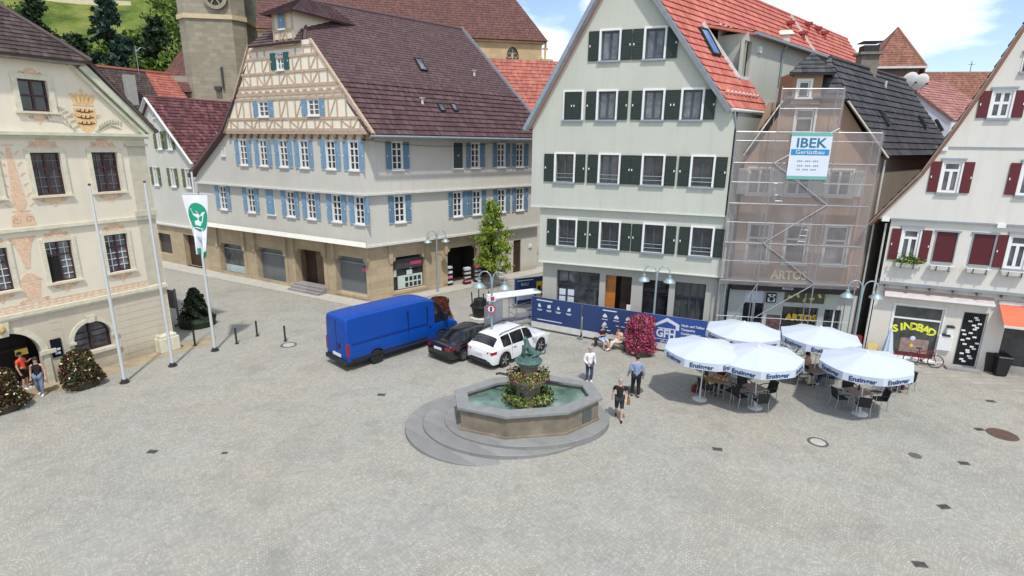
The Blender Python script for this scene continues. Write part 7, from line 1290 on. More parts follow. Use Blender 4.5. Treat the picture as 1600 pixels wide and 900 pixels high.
# ------------------------------------------------------------------ cafe terrace
FAB = plain('white_umbrella_fabric', (.54, .60, .69, 1), .75, var=.02, scale=1)
_m, _t, _p = FAB, NT(FAB), FAB.node_tree.nodes['Principled BSDF']; _tl = _t.node('ShaderNodeBsdfTranslucent'); _tl.inputs[0].default_value = (.7, .72, .75, 1); _mx = _t.node('ShaderNodeMixShader'); _mx.inputs[0].default_value = .06; _t.link(_p.outputs[0], _mx.inputs[1]); _t.link(_tl.outputs[0], _mx.inputs[2]); _t.link(_mx.outputs[0], _t.n['Material Output'].inputs[0])
PRINT = plain('dark_blue_print', S(40, 66, 112), .6, var=.05); RU = 1.72
def make_umbrella(lb, M_):
    u = thing('cafe_umbrella', lb, 'umbrella', M_, 'open white cafe umbrellas'); zt_, ze_, zv = 2.76, 2.36, 2.0; b = MB(); ri = [0, .35, .7, 1]; cp = lambda a, f, s_=0: (RU * f * math.cos(a), RU * f * math.sin(a), zt_ - (zt_ - ze_) * f ** 1.1 - s_ * .06 * math.sin(math.pi * min(1, f)))
    for k in range(8):
        a0, a1 = -math.pi / 2 - math.pi / 8 + k * math.pi / 4, -math.pi / 2 + math.pi / 8 + k * math.pi / 4
        for i in range(6):
            f0, f1 = i / 6, (i + 1) / 6
            for j in range(4):
                def pt(f, t_):
                    x0, y0, z0 = cp(a0, f); x1, y1, z1 = cp(a1, f); w_ = 4 * t_ * (1 - t_); return (x0 + (x1 - x0) * t_, y0 + (y1 - y0) * t_, z0 - .035 * w_ * f)
                t0, t1 = j / 4, (j + 1) / 4
                b.face([pt(f0, t0), pt(f1, t0), pt(f1, t1), pt(f0, t1)] if i else [pt(0, 0), pt(f1, t0), pt(f1, t1)])
        for j in range(4):                                     # valance
            t0, t1 = j / 4, (j + 1) / 4; q = [V(cp(a0, 1)).lerp(V(cp(a1, 1)), t_) for t_ in (t0, t1)]; dr_ = [.035 * 4 * t_ * (1 - t_) for t_ in (t0, t1)]
            b.face([(q[0].x, q[0].y, ze_ - dr_[0]), (q[0].x * 1.005, q[0].y * 1.005, zv + .04 * (1 - 4 * t0 * (1 - t0))), (q[1].x * 1.005, q[1].y * 1.005, zv + .04 * (1 - 4 * t1 * (1 - t1))), (q[1].x, q[1].y, ze_ - dr_[1])])
    cn = b.build('canopy', FAB, u, weld=True, smooth=25)
    for k in range(8):
        a = -math.pi / 2 + k * math.pi / 4; r_ = RU * math.cos(math.pi / 8) + .02; lettering('Ensinger', .27, PRINT, cn, Matrix.Translation((r_ * math.cos(a), r_ * math.sin(a), (ze_ + zv) / 2 - .03)) @ Matrix.Rotation(a + math.pi / 2, 4, 'Z'), bold=.008, ext=.002)
    b = MB(); b.tube([(0, 0, .08), (0, 0, 2.74)], .024, 10); b.build('pole', WHITE, u); b = MB(); b.tube([(0, 0, .08), (0, 0, .5)], .04, 10); b.lathe([(.30, 0), (.31, .03), (.28, .06), (.1, .09), (.05, .1)], 24); b.build('base', WHITE2, u, smooth=40); b = MB(); b.lathe([(.001, 2.82), (.05, 2.80), (.06, 2.755), (.001, 2.75)], 10); b.build('finial', WHITE, u)
    for k in range(8): a = -math.pi / 2 - math.pi / 8 + k * math.pi / 4; b = MB(); b.tube([(.04 * math.cos(a), .04 * math.sin(a), 2.66), (RU * .97 * math.cos(a), RU * .97 * math.sin(a), ze_ - .03)], .012, 5); b.tube([(.04 * math.cos(a), .04 * math.sin(a), 2.1), (RU * .5 * math.cos(a), RU * .5 * math.sin(a), 2.47)], .010, 5); b.build('rib', ALU, u)
    return u
UB = [((1093, 624), 22), ((1179, 637), 3), ((1343, 647), 10)]
q4, q5 = g(1163, 503, 2.76), g(1283, 511, 2.76)
UP = [(V((*g(*p).xy, 0)), r) for p, r in UB] + [(V((q4.x, q4.y, 0)), 20), (V((q5.x, q5.y, 0)), 22)]
ulab = ['open white cafe umbrella furthest left of the front pair, over the wooden table', 'open white cafe umbrella in the middle of the front row, over the grey table', 'open white cafe umbrella at the right end, closest to the closed umbrella', 'open white cafe umbrella at the back left, before the bicycle and pale shop', 'open white cafe umbrella at the back beneath the yellow shop lettering']
u0_ = make_umbrella(ulab[0], Matrix.Translation(UP[0][0]) @ Matrix.Rotation(rad(UP[0][1]), 4, 'Z'))
for (p, r), lb in zip(UP[1:], ulab[1:]): dup(u0_, Matrix.Translation(p) @ Matrix.Rotation(rad(-3.5 if p is UP[1][0] or p is UP[2][0] else 0), 4, 'Y') @ Matrix.Rotation(rad(r), 4, 'Z'), lb)
cu_ = thing('closed_umbrella', 'closed white cafe umbrella folded into a tall cone', 'umbrella', Matrix.Translation(g(1375, 604))); b = MB()
vs = []; n = 16; prof = [(.30, 1.15), (.27, 1.3), (.16, 2.0), (.09, 2.55), (.03, 2.86)]
b.lathe(prof, 16); 
for i in range(len(b.v)): x, y, z = b.v[i]; k = 1 + (.22 if i % 2 else -.12) * (1 if z < 2.9 else .3); b.v[i] = (x * k, y * k, z)
b.build('canopy', FAB, cu_, smooth=60); b = MB(); b.tube([(0, 0, .08), (0, 0, 2.88)], .024, 8); b.build('pole', WHITE, cu_); b = MB(); b.tube([(0, 0, .08), (0, 0, .5)], .04, 8); b.lathe([(.30, 0), (.31, .03), (.28, .06), (.1, .09), (.05, .1)], 24); b.build('base', WHITE2, cu_)
WOVEN = plain('black_woven_resin', (.018, .017, .018, 1), .7, var=.3, scale=60, bump=.4, bscale=120); CREAMW = plain('tan_woven_seat', S(196, 176, 110), .8, var=.2, scale=40)
def make_chair(lb, M_, fab=WOVEN):
    c = thing('cafe_chair', lb, 'chair', M_, 'cafe terrace chairs'); b = MB(); b.box(-.23, .23, -.24, .22, .42, .46); b.build('seat', fab, c, bevel=.015)
    b = MB(); pr = [(.20, .46), (.235, .62), (.265, .78), (.30, .9)]
    for (y0, z0), (y1, z1) in zip(pr, pr[1:]): b.mesh_([(-.23, y0, z0), (.23, y0, z0), (.23, y1, z1), (-.23, y1, z1), (-.23, y0 + .03, z0), (.23, y0 + .03, z0), (.23, y1 + .03, z1), (-.23, y1 + .03, z1)], [(0, 1, 2, 3), (5, 4, 7, 6), (0, 3, 7, 4), (1, 5, 6, 2), (3, 2, 6, 7), (0, 4, 5, 1)])
    b.build('backrest', fab, c)
    for s_ in (-1, 1):
        b = MB(); b.tube([(s_ * .25, -.23, 0), (s_ * .25, -.23, .64)], .015, 6); b.build('leg', ALU, c); b = MB(); b.tube([(s_ * .25, .28, 0), (s_ * .25, .22, .46), (s_ * .245, .27, .68)], .015, 6); b.build('leg', ALU, c)
        b = MB(); b.tube([(s_ * .25, -.25, .645), (s_ * .25, -.1, .665), (s_ * .25, .27, .66)], .02, 6); b.build('armrest', fab, c)
    return c
TTOP = plain('grey_brown_slats', S(156, 134, 124), .6, var=.18, scale=5); TWOOD = plain('honey_brown_slats', S(176, 128, 86), .55, var=.2, scale=5)
def make_table(lb, M_, top):
    t_ = thing('cafe_table', lb, 'table', M_, 'cafe terrace tables'); b = MB()
    for i in range(7): b.box(-.40 + i * .1145, -.40 + i * .1145 + .105, -.40, .40, .71, .74)
    b.build('table_top', top, t_); b = MB(); b.box(-.38, .38, -.38, .38, .68, .709); b.build('apron', ALU, t_)
    for sx in (-1, 1):
        for sy in (-1, 1): b = MB(); b.tube([(sx * .35, sy * .35, 0), (sx * .35, sy * .35, .69)], .018, 6); b.build('leg', ALU, t_)
    return t_
tz = lambda x, y: g(x, y, .73)
TB = [(tz(1124, 592), 24, TWOOD, 'wooden topped cafe table with plates below the left front umbrella'), (tz(1178, 605), 20, TTOP, 'empty grey brown slatted cafe table below the middle front umbrella'), (tz(1342, 611), 12, TTOP, 'grey brown cafe table with a pepper mill below the right umbrella'), (tz(1274, 578), 14, TTOP, 'grey cafe table where three people sit between the umbrellas'), (tz(1402, 590), 18, TTOP, 'cafe table beside the closed umbrella where a person sits'), (UP[3][0] + V((.7, .3, 0)), 15, TTOP, 'cafe table below the back left umbrella'), (UP[4][0] + V((.6, .2, 0)), 10, TTOP, 'cafe table below the back umbrella under the yellow shop lettering')]
for i, (p, r, mt, lb) in enumerate(TB): make_table(lb, TR(p.x, p.y, 0, r), mt)
ch0 = make_chair('x', TR(0, 0)); first = True
def chair_at(p, rz, lb):
    global first
    M_ = TR(p.x, p.y, 0, rz)
    if first: ch0.matrix_basis = M_; MW[ch0.name] = M_; ch0['label'] = lb; first = False; return ch0
    return dup(ch0, M_, lb)
def around(k, ang, d, lb):                                        # chair facing the table centre
    p, r = TB[k][0], TB[k][1]; a = rad(ang + r); q = p + V((math.cos(a), math.sin(a), 0)) * d; chair_at(q, ang + r - 90, lb); return TR(q.x, q.y, 0, ang + r - 90)
around(1, -110, .72, 'black cafe chair, back to the viewer, at the middle umbrella grey table'); around(1, 0, .82, 'black cafe chair right of the grey table below the middle umbrella'); around(1, 75, .75, 'black cafe chair on the far side of the grey table below the middle umbrella'); around(1, 180, .7, 'black cafe chair between the wooden table and the grey table')
around(2, -120, .74, 'black cafe chair with its back to the viewer at the pepper mill table'); around(2, 170, .78, 'black cafe chair left of the pepper mill table'); around(2, 70, .74, 'black cafe chair behind the pepper mill table'); around(2, -20, .84, 'black cafe chair right of the pepper mill table, turned aside')
m1 = around(0, 178, .72, 'black cafe chair left of the wooden table, with red bag below'); m2 = around(0, 40, .74, 'black cafe chair behind the wooden table where a person in dark clothes sits'); around(0, -80, .7, 'black cafe chair in front of the wooden table')
m3 = around(3, 172, .72, 'black cafe chair holding the person in white at the shared table'); m4 = around(3, 80, .72, 'black cafe chair at the far side of the shared table'); m5 = around(3, -10, .74, 'black cafe chair right of the shared table where blue jeans show')
m6 = around(4, 5, .74, 'black cafe chair right of the closed umbrella with a seated person'); around(4, 175, .72, 'black cafe chair left of the table by the closed umbrella'); around(5, 200, .75, 'black cafe chair beneath the back left umbrella, left of its table'); around(5, 90, .75, 'black cafe chair beneath the back left umbrella, behind its table'); around(6, 180, .75, 'black cafe chair beneath the back umbrella, left of its table'); around(6, 0, .75, 'black cafe chair beneath the back umbrella, right of its table')
cc = WF.at(-1.4, .75); chair_at(cc, -23 + 10, 'black cafe chair standing alone against the white house wall'); cc = WF.at(-2.15, .8); tc_ = make_chair('tan woven cafe chair against the white house wall', TR(cc.x, cc.y, 0, -18), CREAMW)
person('person in dark maroon seated at the wooden cafe table', m2, SIT, shirt='maroon_cloth', trousers='black_cloth', hair=HAIRD); person('person in olive seated left of the wooden cafe table', m1, SIT, shirt='olive_cloth', trousers='dark_grey', hair=HAIRD, longhair=True)
person('person in white shirt seated left of the shared cafe table', m3, SIT, shirt='white_cotton', sleeve=2, trousers='beige_trousers', hair=HAIRG); person('person in pink seated at the far side of the shared cafe table', m4, SIT, shirt='pink_top', trousers='dark_grey', hair=HAIRD); person('person in grey with blue jeans seated right of the shared cafe table', m5, SIT, shirt='dark_grey', trousers='denim', shoes='black_cloth', kl=(.12, -.44, .48), al=(.12, -.7, .1))
person('person in black and white seated right of the closed umbrella', m6, SIT, shirt='black_cloth', trousers='maroon_cloth', hair=HAIRD)
q = TB[0][0]; pl = thing('dinner_plate', 'white plate on the wooden cafe table', 'plate', TR(q.x - .1, q.y + .05, .74), 'plates on the wooden table'); b = MB(); b.lathe([(.001, .008), (.08, .008), (.13, .022), (.135, .02), (.08, .0)], 20); b.build('dish', WHITE, pl); b = MB(); b.ball((0, 0, .02), .06, 10, 0, (1, 1, .5)); b.build('food', plain('baked_food', S(176, 104, 48), .7, var=.3, scale=12), pl); dup(pl, TR(q.x + .2, q.y - .15, .74), 'white plate nearer the edge of the wooden cafe table')
q = TB[2][0]; pm = thing('pepper_mill', 'dark pepper mill standing on the right cafe table', 'pepper mill', TR(q.x + .05, q.y + .1, .74)); b = MB(); b.lathe([(.04, 0), (.035, .08), (.025, .14), (.04, .2), (.02, .24), (.001, .25)], 12); b.build('mill_body', DKWOOD, pm)
q = g(1086, 612); bag = thing('red_bag', 'dark red bag on the paving beside the left umbrella foot', 'bag', TR(q.x, q.y, 0, 30)); b = MB(); b.box(-.16, .16, -.11, .11, 0, .34); b.build('bag_body', plain('dark_red_bag', S(112, 36, 30), .7, var=.2, scale=8), bag, bevel=.05); b = MB(); b.tube([(-.1, 0, .33), (-.06, 0, .46), (.06, 0, .46), (.1, 0, .33)], .014, 6); b.build('strap', DKWOOD, bag)
def bicycle(lb, M_, paint):
    k = thing('bicycle', lb, 'bicycle', M_, 'parked bicycles')
    for x in (-.52, .52):
        T_ = Matrix.Translation((x, 0, .34)) @ Matrix.Rotation(rad(90), 4, 'X'); b = MB(); b.tube([(.325 * math.cos(a), .325 * math.sin(a), 0) for a in [6.2832 * i / 24 for i in range(25)]], .022, 6); o = b.build('wheel', TYRE, k, T_); b = MB()
        for i in range(12): a = 6.283 * i / 12; b.tube([(0, 0, 0), (.31 * math.cos(a), .31 * math.sin(a), 0)], .004, 4)
        b.tube([(0, 0, -.05), (0, 0, .05)], .03, 8); b.build('spokes', STEEL, o)
    A, B_, C_, D_, E_ = (-.52, 0, .34), (-.08, 0, .30), (-.22, 0, .80), (.36, 0, .84), (.52, 0, .34); b = MB()
    for p, q in ((A, B_), (A, C_), (B_, C_), (C_, D_), (B_, D_), (D_, E_)): b.tube([p, q], .022, 8)
    b.tube([C_, (-.26, 0, .92)], .016, 6); b.tube([D_, (.33, 0, 1.0)], .016, 6); b.build('frame', paint, k)
    b = MB(); b.tube([(.25, -.28, 1.02), (.34, -.1, 1.02), (.34, .1, 1.02), (.25, .28, 1.02)], .015, 6); b.build('handlebar', DGREY, k); b = MB(); b.box(-.38, -.14, -.06, .06, .92, .97); b.build('saddle', BLACK, k, bevel=.02); b = MB(); b.tube([(-.08, -.08, .30), (-.08, .08, .30)], .05, 10); b.tube([(-.08, .1, .3), (.02, .1, .18)], .012, 6); b.tube([(-.08, -.1, .3), (-.18, -.1, .42)], .012, 6); b.build('crank', DGREY, k)
    return k
q = g(1236, 560); bicycle('white framed bicycle parked behind the middle and back umbrellas', TR(q.x, q.y, 0, 150), WHITE); q = WF.at(.1, .45); bicycle('dark red bicycle leaning below the yellow lettered shop window', TR(q.x, q.y, 0, -23), plain('dark_red_bike_paint', S(120, 28, 32), .35, var=.05))
for i, (x, y, lb) in enumerate(((1543, 580, 'black wheeled bin standing next to the grilled shop door'), (1560, 586, 'black wheeled bin standing below the orange awning'))):
    q = g(x, y); o = thing('wheeled_bin', lb, 'bin', TR(q.x, q.y, 0, -25 + 6 * i), 'black wheeled bins'); b = MB(); b.mesh_([(-.22, -.24, .05), (.22, -.24, .05), (.22, .24, .05), (-.22, .24, .05), (-.29, -.32, .98), (.29, -.32, .98), (.29, .32, .98), (-.29, .32, .98)], [(3, 2, 1, 0), (4, 5, 6, 7), (0, 1, 5, 4), (1, 2, 6, 5), (2, 3, 7, 6), (3, 0, 4, 7)]); b.build('bin_body', BLACK, o, bevel=.02); b = MB(); b.mesh_([(-.31, -.36, .98), (.31, -.36, .98), (.31, .34, .98), (-.31, .34, .98), (-.27, -.3, 1.05), (.27, -.3, 1.05), (.27, .3, 1.09), (-.27, .3, 1.09)], [(3, 2, 1, 0), (4, 5, 6, 7), (0, 1, 5, 4), (1, 2, 6, 5), (2, 3, 7, 6), (3, 0, 4, 7)]); b.build('lid', BLACK, o, bevel=.015)
    for s_ in (-1, 1): b = MB(); b.lathe([(.001, -.03), (.1, -.03), (.1, .03), (.001, .03)], 14, 0, Matrix.Translation((s_ * .27, .27, .1)) @ Matrix.Rotation(rad(90), 4, 'Y')); b.build('wheel', TYRE, o)
q = WF.at(-3.0, .25); rb = thing('utility_cabinet', 'dark red utility cabinet beside the gap next to the white house', 'cabinet', TR(q.x, q.y, 0, -20)); b = MB(); b.box(-.33, .33, -.16, .16, 0, 1.15); b.build('cabinet_body', plain('dark_red_cabinet', S(128, 34, 42), .5, var=.1), rb, bevel=.015); b = MB(); b.box(-.29, .29, -.175, -.162, .08, 1.08); b.build('door', plain('dark_red_door', S(140, 38, 46), .5), rb); b = MB(); b.box(.14, .2, -.19, -.176, .5, .64); b.build('handle', WHITE2, rb)

# ------------------------------------------------------------------ site fence, banners, scaffold
pts = [g(830, 513), g(909, 528), g(1001, 544), g(1102, 560)]
flab = ['navy site fence panel with pale icons, closest to the white car', 'navy site fence panel with pale icons behind the seated pair', 'navy site fence panel with the big GFH lettering and white roof emblem']
for i in range(3):
    a, c = pts[i], pts[i + 1]; d = c - a; L = d.length - .06; rz = math.degrees(math.atan2(d.y, d.x)); f_ = thing('site_fence_panel', flab[i], 'fence panel', TR(a.x, a.y, 0, rz), 'navy bannered site fence')
    b = MB()
    for x in (.03, L - .03): b.tube([(x, 0, .05), (x, 0, 2.05)], .025, 8)
    for z in (.12, 2.02): b.tube([(.03, 0, z), (L - .03, 0, z)], .02, 8)
    b.build('frame', STEEL, f_); b = MB(); nx = 24
    for k in range(nx):
        x0, x1 = .02 + (L - .04) * k / nx, .02 + (L - .04) * (k + 1) / nx; w0, w1 = [.03 * math.sin(x * 3.1 + i) for x in (x0, x1)]
        for s_ in (0, 1): b.face([(x0, -.035 + .006 * s_, .5 + w0 * .3), (x1, -.035 + .006 * s_, .5 + w1 * .3), (x1, -.035 + .006 * s_, 2.03), (x0, -.035 + .006 * s_, 2.03)][::1 if s_ == 0 else -1])
    bn_ = b.build('banner', BANNERBLUE if i < 2 else plain('royal_blue_banner', S(44, 76, 146), .55, var=.08), f_)
    b = MB(); b.box(.02, L - .02, -.04, -.02, .14, .49); b.build('white_skirt', WHITE2, f_)
    for x in (.0, L): b = MB(); b.box(x - .11, x + .11, -.35, .35, 0, .12); b.build('foot', plain('concrete_foot', S(120, 124, 132), .9), f_, bevel=.02)
    pr = MB(); bx = lambda x, z, w_, h_: pr.box(x - w_ / 2, x + w_ / 2, -.042, -.0365, z - h_ / 2, z + h_ / 2)
    if i == 0:
        bx(.85, 1.86, 1.0, .06)
        for j, x in enumerate((.55, 1.15, 1.75, 2.4)): pr.prism([(x - .1, 1.45), (x + .1, 1.45), (x + (.1 if j % 2 else .0), 1.66), (x - (.1 if j < 2 else .03), 1.62)], -.042, -.0365); bx(x, 1.30, .34, .035); bx(x, 1.24, .24, .03)
        bx(1.2, .68, 1.6, .05)
    elif i == 1:
        bx(1.55, 1.86, .8, .06)
        for j, x in enumerate((1.3, 1.95, 2.6)): pr.prism([(x - .12, 1.45), (x + .12, 1.45), (x + .12, 1.55), (x, 1.68), (x - .12, 1.55)], -.042, -.0365); bx(x, 1.33, .34, .035)
        pr.prism([(1.2, 1.0), (1.42, 1.0), (1.42, 1.08), (1.31, 1.2), (1.2, 1.08)], -.042, -.0365); bx(1.32, .9, .36, .035); bx(1.4, .72, .5, .05); bx(2.2, 1.05, .5, .035)
    else:
        lettering('GFH', .62, BANNERWHITE, bn_, Matrix.Translation((1.26, -.045, 1.03)), bold=.022, ext=.003, sx=.86); pr.prism([(x + .42, z) for x, z in ((.08, 1.42), (.86, 1.93), (1.5, 1.62), (1.5, 1.30), (1.32, 1.30), (1.32, 1.53), (.86, 1.73), (.2, 1.36))], -.042, -.0365); bx(1.27, 1.33, .9, .05); bx(1.25, .72, 1.1, .03)
        for z, s_ in ((1.62, 'Hoch- und Tiefbau'), (1.40, 'Transporte'), (1.18, 'Containerdienst')): lettering(s_, .18, BANNERWHITE, bn_, Matrix.Translation((2.02, -.045, z)), bold=.006, ext=.003, align='LEFT', sx=.84)
        bx(2.5, .98, .9, .04); lettering('gfh-bau', .2, BANNERWHITE, bn_, Matrix.Translation((1.3, -.045, .60)), ext=.003)
    if pr.v: pr.build('print', BANNERWHITE, bn_)
q = g(820, 497); fb2 = thing('site_fence_panel', 'navy site fence panel with white text and yellow picture beyond the platform', 'fence panel', TR(q.x + .3, q.y + 2.6, 0, 28)); b = MB(); b.tube([(-1.1, 0, 0), (-1.1, 0, 2.1)], .03, 6); b.tube([(1.6, 0, 0), (1.6, 0, 2.1)], .03, 6); b.build('frame', STEEL, fb2); b = MB(); b.box(-1.1, 1.6, -.05, -.04, .2, 2.05); o = b.build('banner', BANNERBLUE, fb2); lettering('BAU', .3, BANNERWHITE, o, Matrix.Translation((-.35, -.056, 1.6)), ext=.003); b = MB(); b.box(-.9, .3, -.056, -.0505, 1.85, 1.9); b.box(-.9, .4, -.056, -.0505, .55, .9); b.build('print', BANNERWHITE, o); b = MB(); b.box(.55, 1.15, -.057, -.0505, .5, 1.7); b.build('yellow_picture', YELLOW, o); b = MB(); b.box(.65, .9, -.06, -.0575, .9, 1.4); b.box(.95, 1.05, -.06, -.0575, .7, 1.2); b.build('print_detail', BLACK, o)
MESHM = plain('see_through_grey_mesh', S(150, 156, 168), .7, var=.12); _t = NT(MESHM); _tr = _t.node('ShaderNodeBsdfTransparent'); _mx = _t.node('ShaderNodeMixShader'); _mx.inputs[0].default_value = .55; _t.link(_tr.outputs[0], _mx.inputs[1]); _t.link(_t.n['Principled BSDF'].outputs[0], _mx.inputs[2]); _t.link(_mx.outputs[0], _t.n['Material Output'].inputs[0])
mesh_f = thing('mesh_barrier', 'grey mesh covered barrier panel left of the aluminium platform', 'barrier', TR(*g(757, 536).xy, 0, 62)); b = MB(); b.tube([(0, 0, .1), (0, 0, 2.1), (2.0, 0, 2.1), (2.0, 0, .1), (0, 0, .1)], .025, 6); b.tube([(1, 0, .1), (1, 0, 2.1)], .018, 6); b.build('frame', STEEL, mesh_f); b = MB(); b.box(.02, 1.98, -.012, .0, .15, 2.08); b.build('mesh_sheet', MESHM, mesh_f)
for x in (.1, 1.9): b = MB(); b.box(x - .1, x + .1, -.3, .3, 0, .1); b.build('foot', DGREY, mesh_f)
q = g(806, 512); pf = thing('work_platform', 'aluminium rolling work platform with white deck, ladder rungs and rails', 'work platform', TR(q.x - .2, q.y + .6, 0, 28)); b = MB(); b.box(-1.55, 1.8, -.5, .5, 1.92, 1.98); b.build('deck', plain('white_deck_board', S(226, 232, 240), .5, var=.04), pf); b = MB()
for x in (-1.5, .0, 1.6):
    for y in (-.5, .5): b.tube([(x, y, .18), (x, y, 1.92)], .024, 6)
for z in (.35, .7, 1.05, 1.4): b.tube([(-1.5, -.5, z), (.0, -.5, z)], .018, 6); b.tube([(.0, -.5, z), (.0, .5, z)], .018, 6)
for y in (-.5, .5): b.tube([(0, y, .95), (1.6, y, 1.15)], .02, 6); b.tube([(0, y, .3), (1.6, y, .55)], .02, 6); b.tube([(-1.5, y, .3), (1.6, y, .3)], .024, 6)
b.build('frame', ALU, pf); b = MB(); b.box(.05, 1.5, -.48, -.46, .55, .85); b.build('side_panel', MESHM, pf)
for x in (-1.4, 1.5):
    for y in (-.5, .5): b = MB(); b.lathe([(.001, -.03), (.11, -.03), (.11, .03), (.001, .03)], 12, 0, Matrix.Translation((x, y, .11)) @ Matrix.Rotation(rad(90), 4, 'X')); b.build('wheel', TYRE, pf)
q = g(750, 497); tub = thing('stacked_stand', 'black stacked furniture stand on a round pale base in the street', 'stand', TR(q.x, q.y, 0, 10)); b = MB(); b.lathe([(.62, 0), (.64, .08), (.5, .12)], 24); b.build('base', PALE, tub); b = MB(); b.lathe([(.42, .12), (.55, .75), (.66, .8), (.64, .86), (.45, .9), (.4, 1.25), (.3, 1.3)], 10); b.build('stand_body', BLACK, tub); b = MB()
for a in (0, 1.6, 3.4, 5): b = MB(); b.bar((.5 * math.cos(a), .5 * math.sin(a), .8), (.56 * math.cos(a), .56 * math.sin(a), 1.75), .06, .06); b.build('upright', BLACK, tub)
# rubbish sacks / dark cover behind the white car
q = g(788, 524); cvr = thing('covered_pallet', 'low pallet under a dark grey tarpaulin behind the white car', 'pallet', TR(q.x, q.y, 0, 30)); b = MB(); b.mesh_([(-.8, -.5, 0), (.8, -.5, 0), (.8, .5, 0), (-.8, .5, 0), (-.6, -.35, .62), (.7, -.4, .55), (.6, .4, .66), (-.65, .35, .58), (0, 0, .72)], [(0, 1, 5, 4), (1, 2, 6, 5), (2, 3, 7, 6), (3, 0, 4, 7), (4, 5, 8), (5, 6, 8), (6, 7, 8), (7, 4, 8)]); b.build('tarpaulin', plain('dark_tarpaulin', S(64, 66, 72), .5, var=.2), cvr)

scf = thing('scaffolding', 'tube scaffolding before the brown house, hung with see through grey netting', 'scaffolding', SF.M()); O1, O2 = -.25, -1.05
XS = [-1.15, .72, 3.45, 5.42]; ZS = [3.95, 5.95, 7.95, 9.95, 11.45]; b = MB(); TOPX = (.35, 3.05); ZT = 13.5
def tb(a, c, r_=.028): b.tube([a, c], r_, 6)
for x in XS:
    for y in (O1, O2): tb((x, y, .02), (x, y, 11.5 if x in (XS[0], XS[3]) else ZT))
b.build('standard', STEEL, scf); b = MB()
for z in ZS[:-1] + [2.0]:
    for dz in ((0,) if z < 3 else (0, 1.05)):
        tb((XS[0], O2, z + dz), (XS[3], O2, z + dz), .018)
for z in (12.5, 13.4): tb((XS[1], O2, z), (XS[2], O2, z), .022)
tb((XS[0], O2, 11.42), (XS[3], O2, 11.42), .022); b.build('ledger', STEEL, scf); b = MB()
for x in XS:
    for z in ZS: tb((x, O1, z), (x, O2, z), .02)
b.build('transom', STEEL, scf); b = MB()
for (x0, z0, x1, z1) in ((XS[1], 2.0, XS[2], 4.0), (XS[2], 4.0, XS[1], 6.0), (XS[1], 6.0, XS[2], 8.0), (XS[2], 8.0, XS[1], 9.95), (XS[1], 9.95, XS[2], 11.6), (XS[0], .3, XS[1], 3.9)): tb((x0, O2 - .14, z0), (x1, O2 - .14, z1), .026)
b.build('diagonal_brace', STEEL, scf)
lad = MB()
for x0, x1, z0, z1 in ((2.6, 3.0, 5.95, 7.95), (1.3, 1.0, 7.95, 9.95)):
    for s_ in (-.17, .17): lad.tube([(x0 + s_, O2 + .2, z0), (x1 + s_, O2 + .55, z1)], .02, 6)
    for j in range(7): f_ = (j + .5) / 7; lad.tube([(x0 + (x1 - x0) * f_ - .17, O2 + .2 + .35 * f_, z0 + (z1 - z0) * f_), (x0 + (x1 - x0) * f_ + .17, O2 + .2 + .35 * f_, z0 + (z1 - z0) * f_)], .014, 5)
lad.build('ladder', ALU, scf)
for z in ZS[:-1]:
    for k in range(3): b = MB(); b.box(XS[k] + .02, XS[k + 1] - .02, O2 + .03, O1 - .03, z - .08, z - .03); b.build('deck', plain('grey_scaffold_deck', S(140, 134, 126), .8, var=.2, scale=3), scf)
m, t, p = newmat('scaffold_netting'); tc = t.node('ShaderNodeTexCoord').outputs['Object']; p.inputs['Base Color'].default_value = S(156, 149, 147); p.inputs['Roughness'].default_value = .9; tr_ = t.node('ShaderNodeBsdfTransparent'); mx = t.node('ShaderNodeMixShader'); mp = t.node('ShaderNodeMapping'); mp.inputs['Scale'].default_value = (1, 1, .35); t.link(tc, mp.inputs[0]); t.link(t.ramp(t.noise(mp.outputs[0], 1.1, 5, .6), [(.3, (.28, .28, .28, 1)), (.7, (.50, .50, .50, 1))]), mx.inputs[0]); t.link(tr_.outputs[0], mx.inputs[1]); t.link(p.outputs[0], mx.inputs[2]); t.link(mx.outputs[0], t.n['Material Output'].inputs[0]); NET = m
b = MB(); nx, nz = 40, 26
def netp(u, v, x0, x1, z0, z1): x = x0 + (x1 - x0) * u; z = z0 + (z1 - z0) * v; return (x, O2 - .08 - .05 * math.sin(u * 9) * math.sin(v * 14) - .04 * abs(math.sin(v * 3.14 * 3.7)), z)
def netsheet(x0, x1, z0, z1, nx, nz):
    for i in range(nx):
        for j in range(nz): b.face([netp(a / nx, c / nz, x0, x1, z0, z1) for a, c in ((i, j), (i + 1, j), (i + 1, j + 1), (i, j + 1))])
netsheet(XS[0] - .05, XS[3] + .05, 3.75, 11.4, 40, 30); netsheet(XS[1] - .05, XS[2] + .05, 11.4, 13.4, 14, 8)
for x in (XS[0] - .06, XS[3] + .06):
    for j in range(12): z0, z1 = 3.75 + 7.65 * j / 12, 3.75 + 7.65 * (j + 1) / 12; b.face([(x, O2 - .08, z0), (x + .03 * math.sin(j * 2), O1 + .05, z0), (x + .03 * math.sin(j * 2 + 2), O1 + .05, z1), (x, O2 - .08, z1)])
b.build('netting', NET, scf, smooth=60, weld=True)
bn = thing('advertising_banner', 'white and teal IBEK banner tied high on the scaffolding', 'banner', SF.M(0, 1.22, 0)); a0, a1 = SF.px(1238, 207, 1.22), SF.px(1291, 281, 1.22); xm, x0, x1, z0, z1 = (a0[0] + a1[0]) / 2, a0[0], a1[0], a1[1], a0[1]
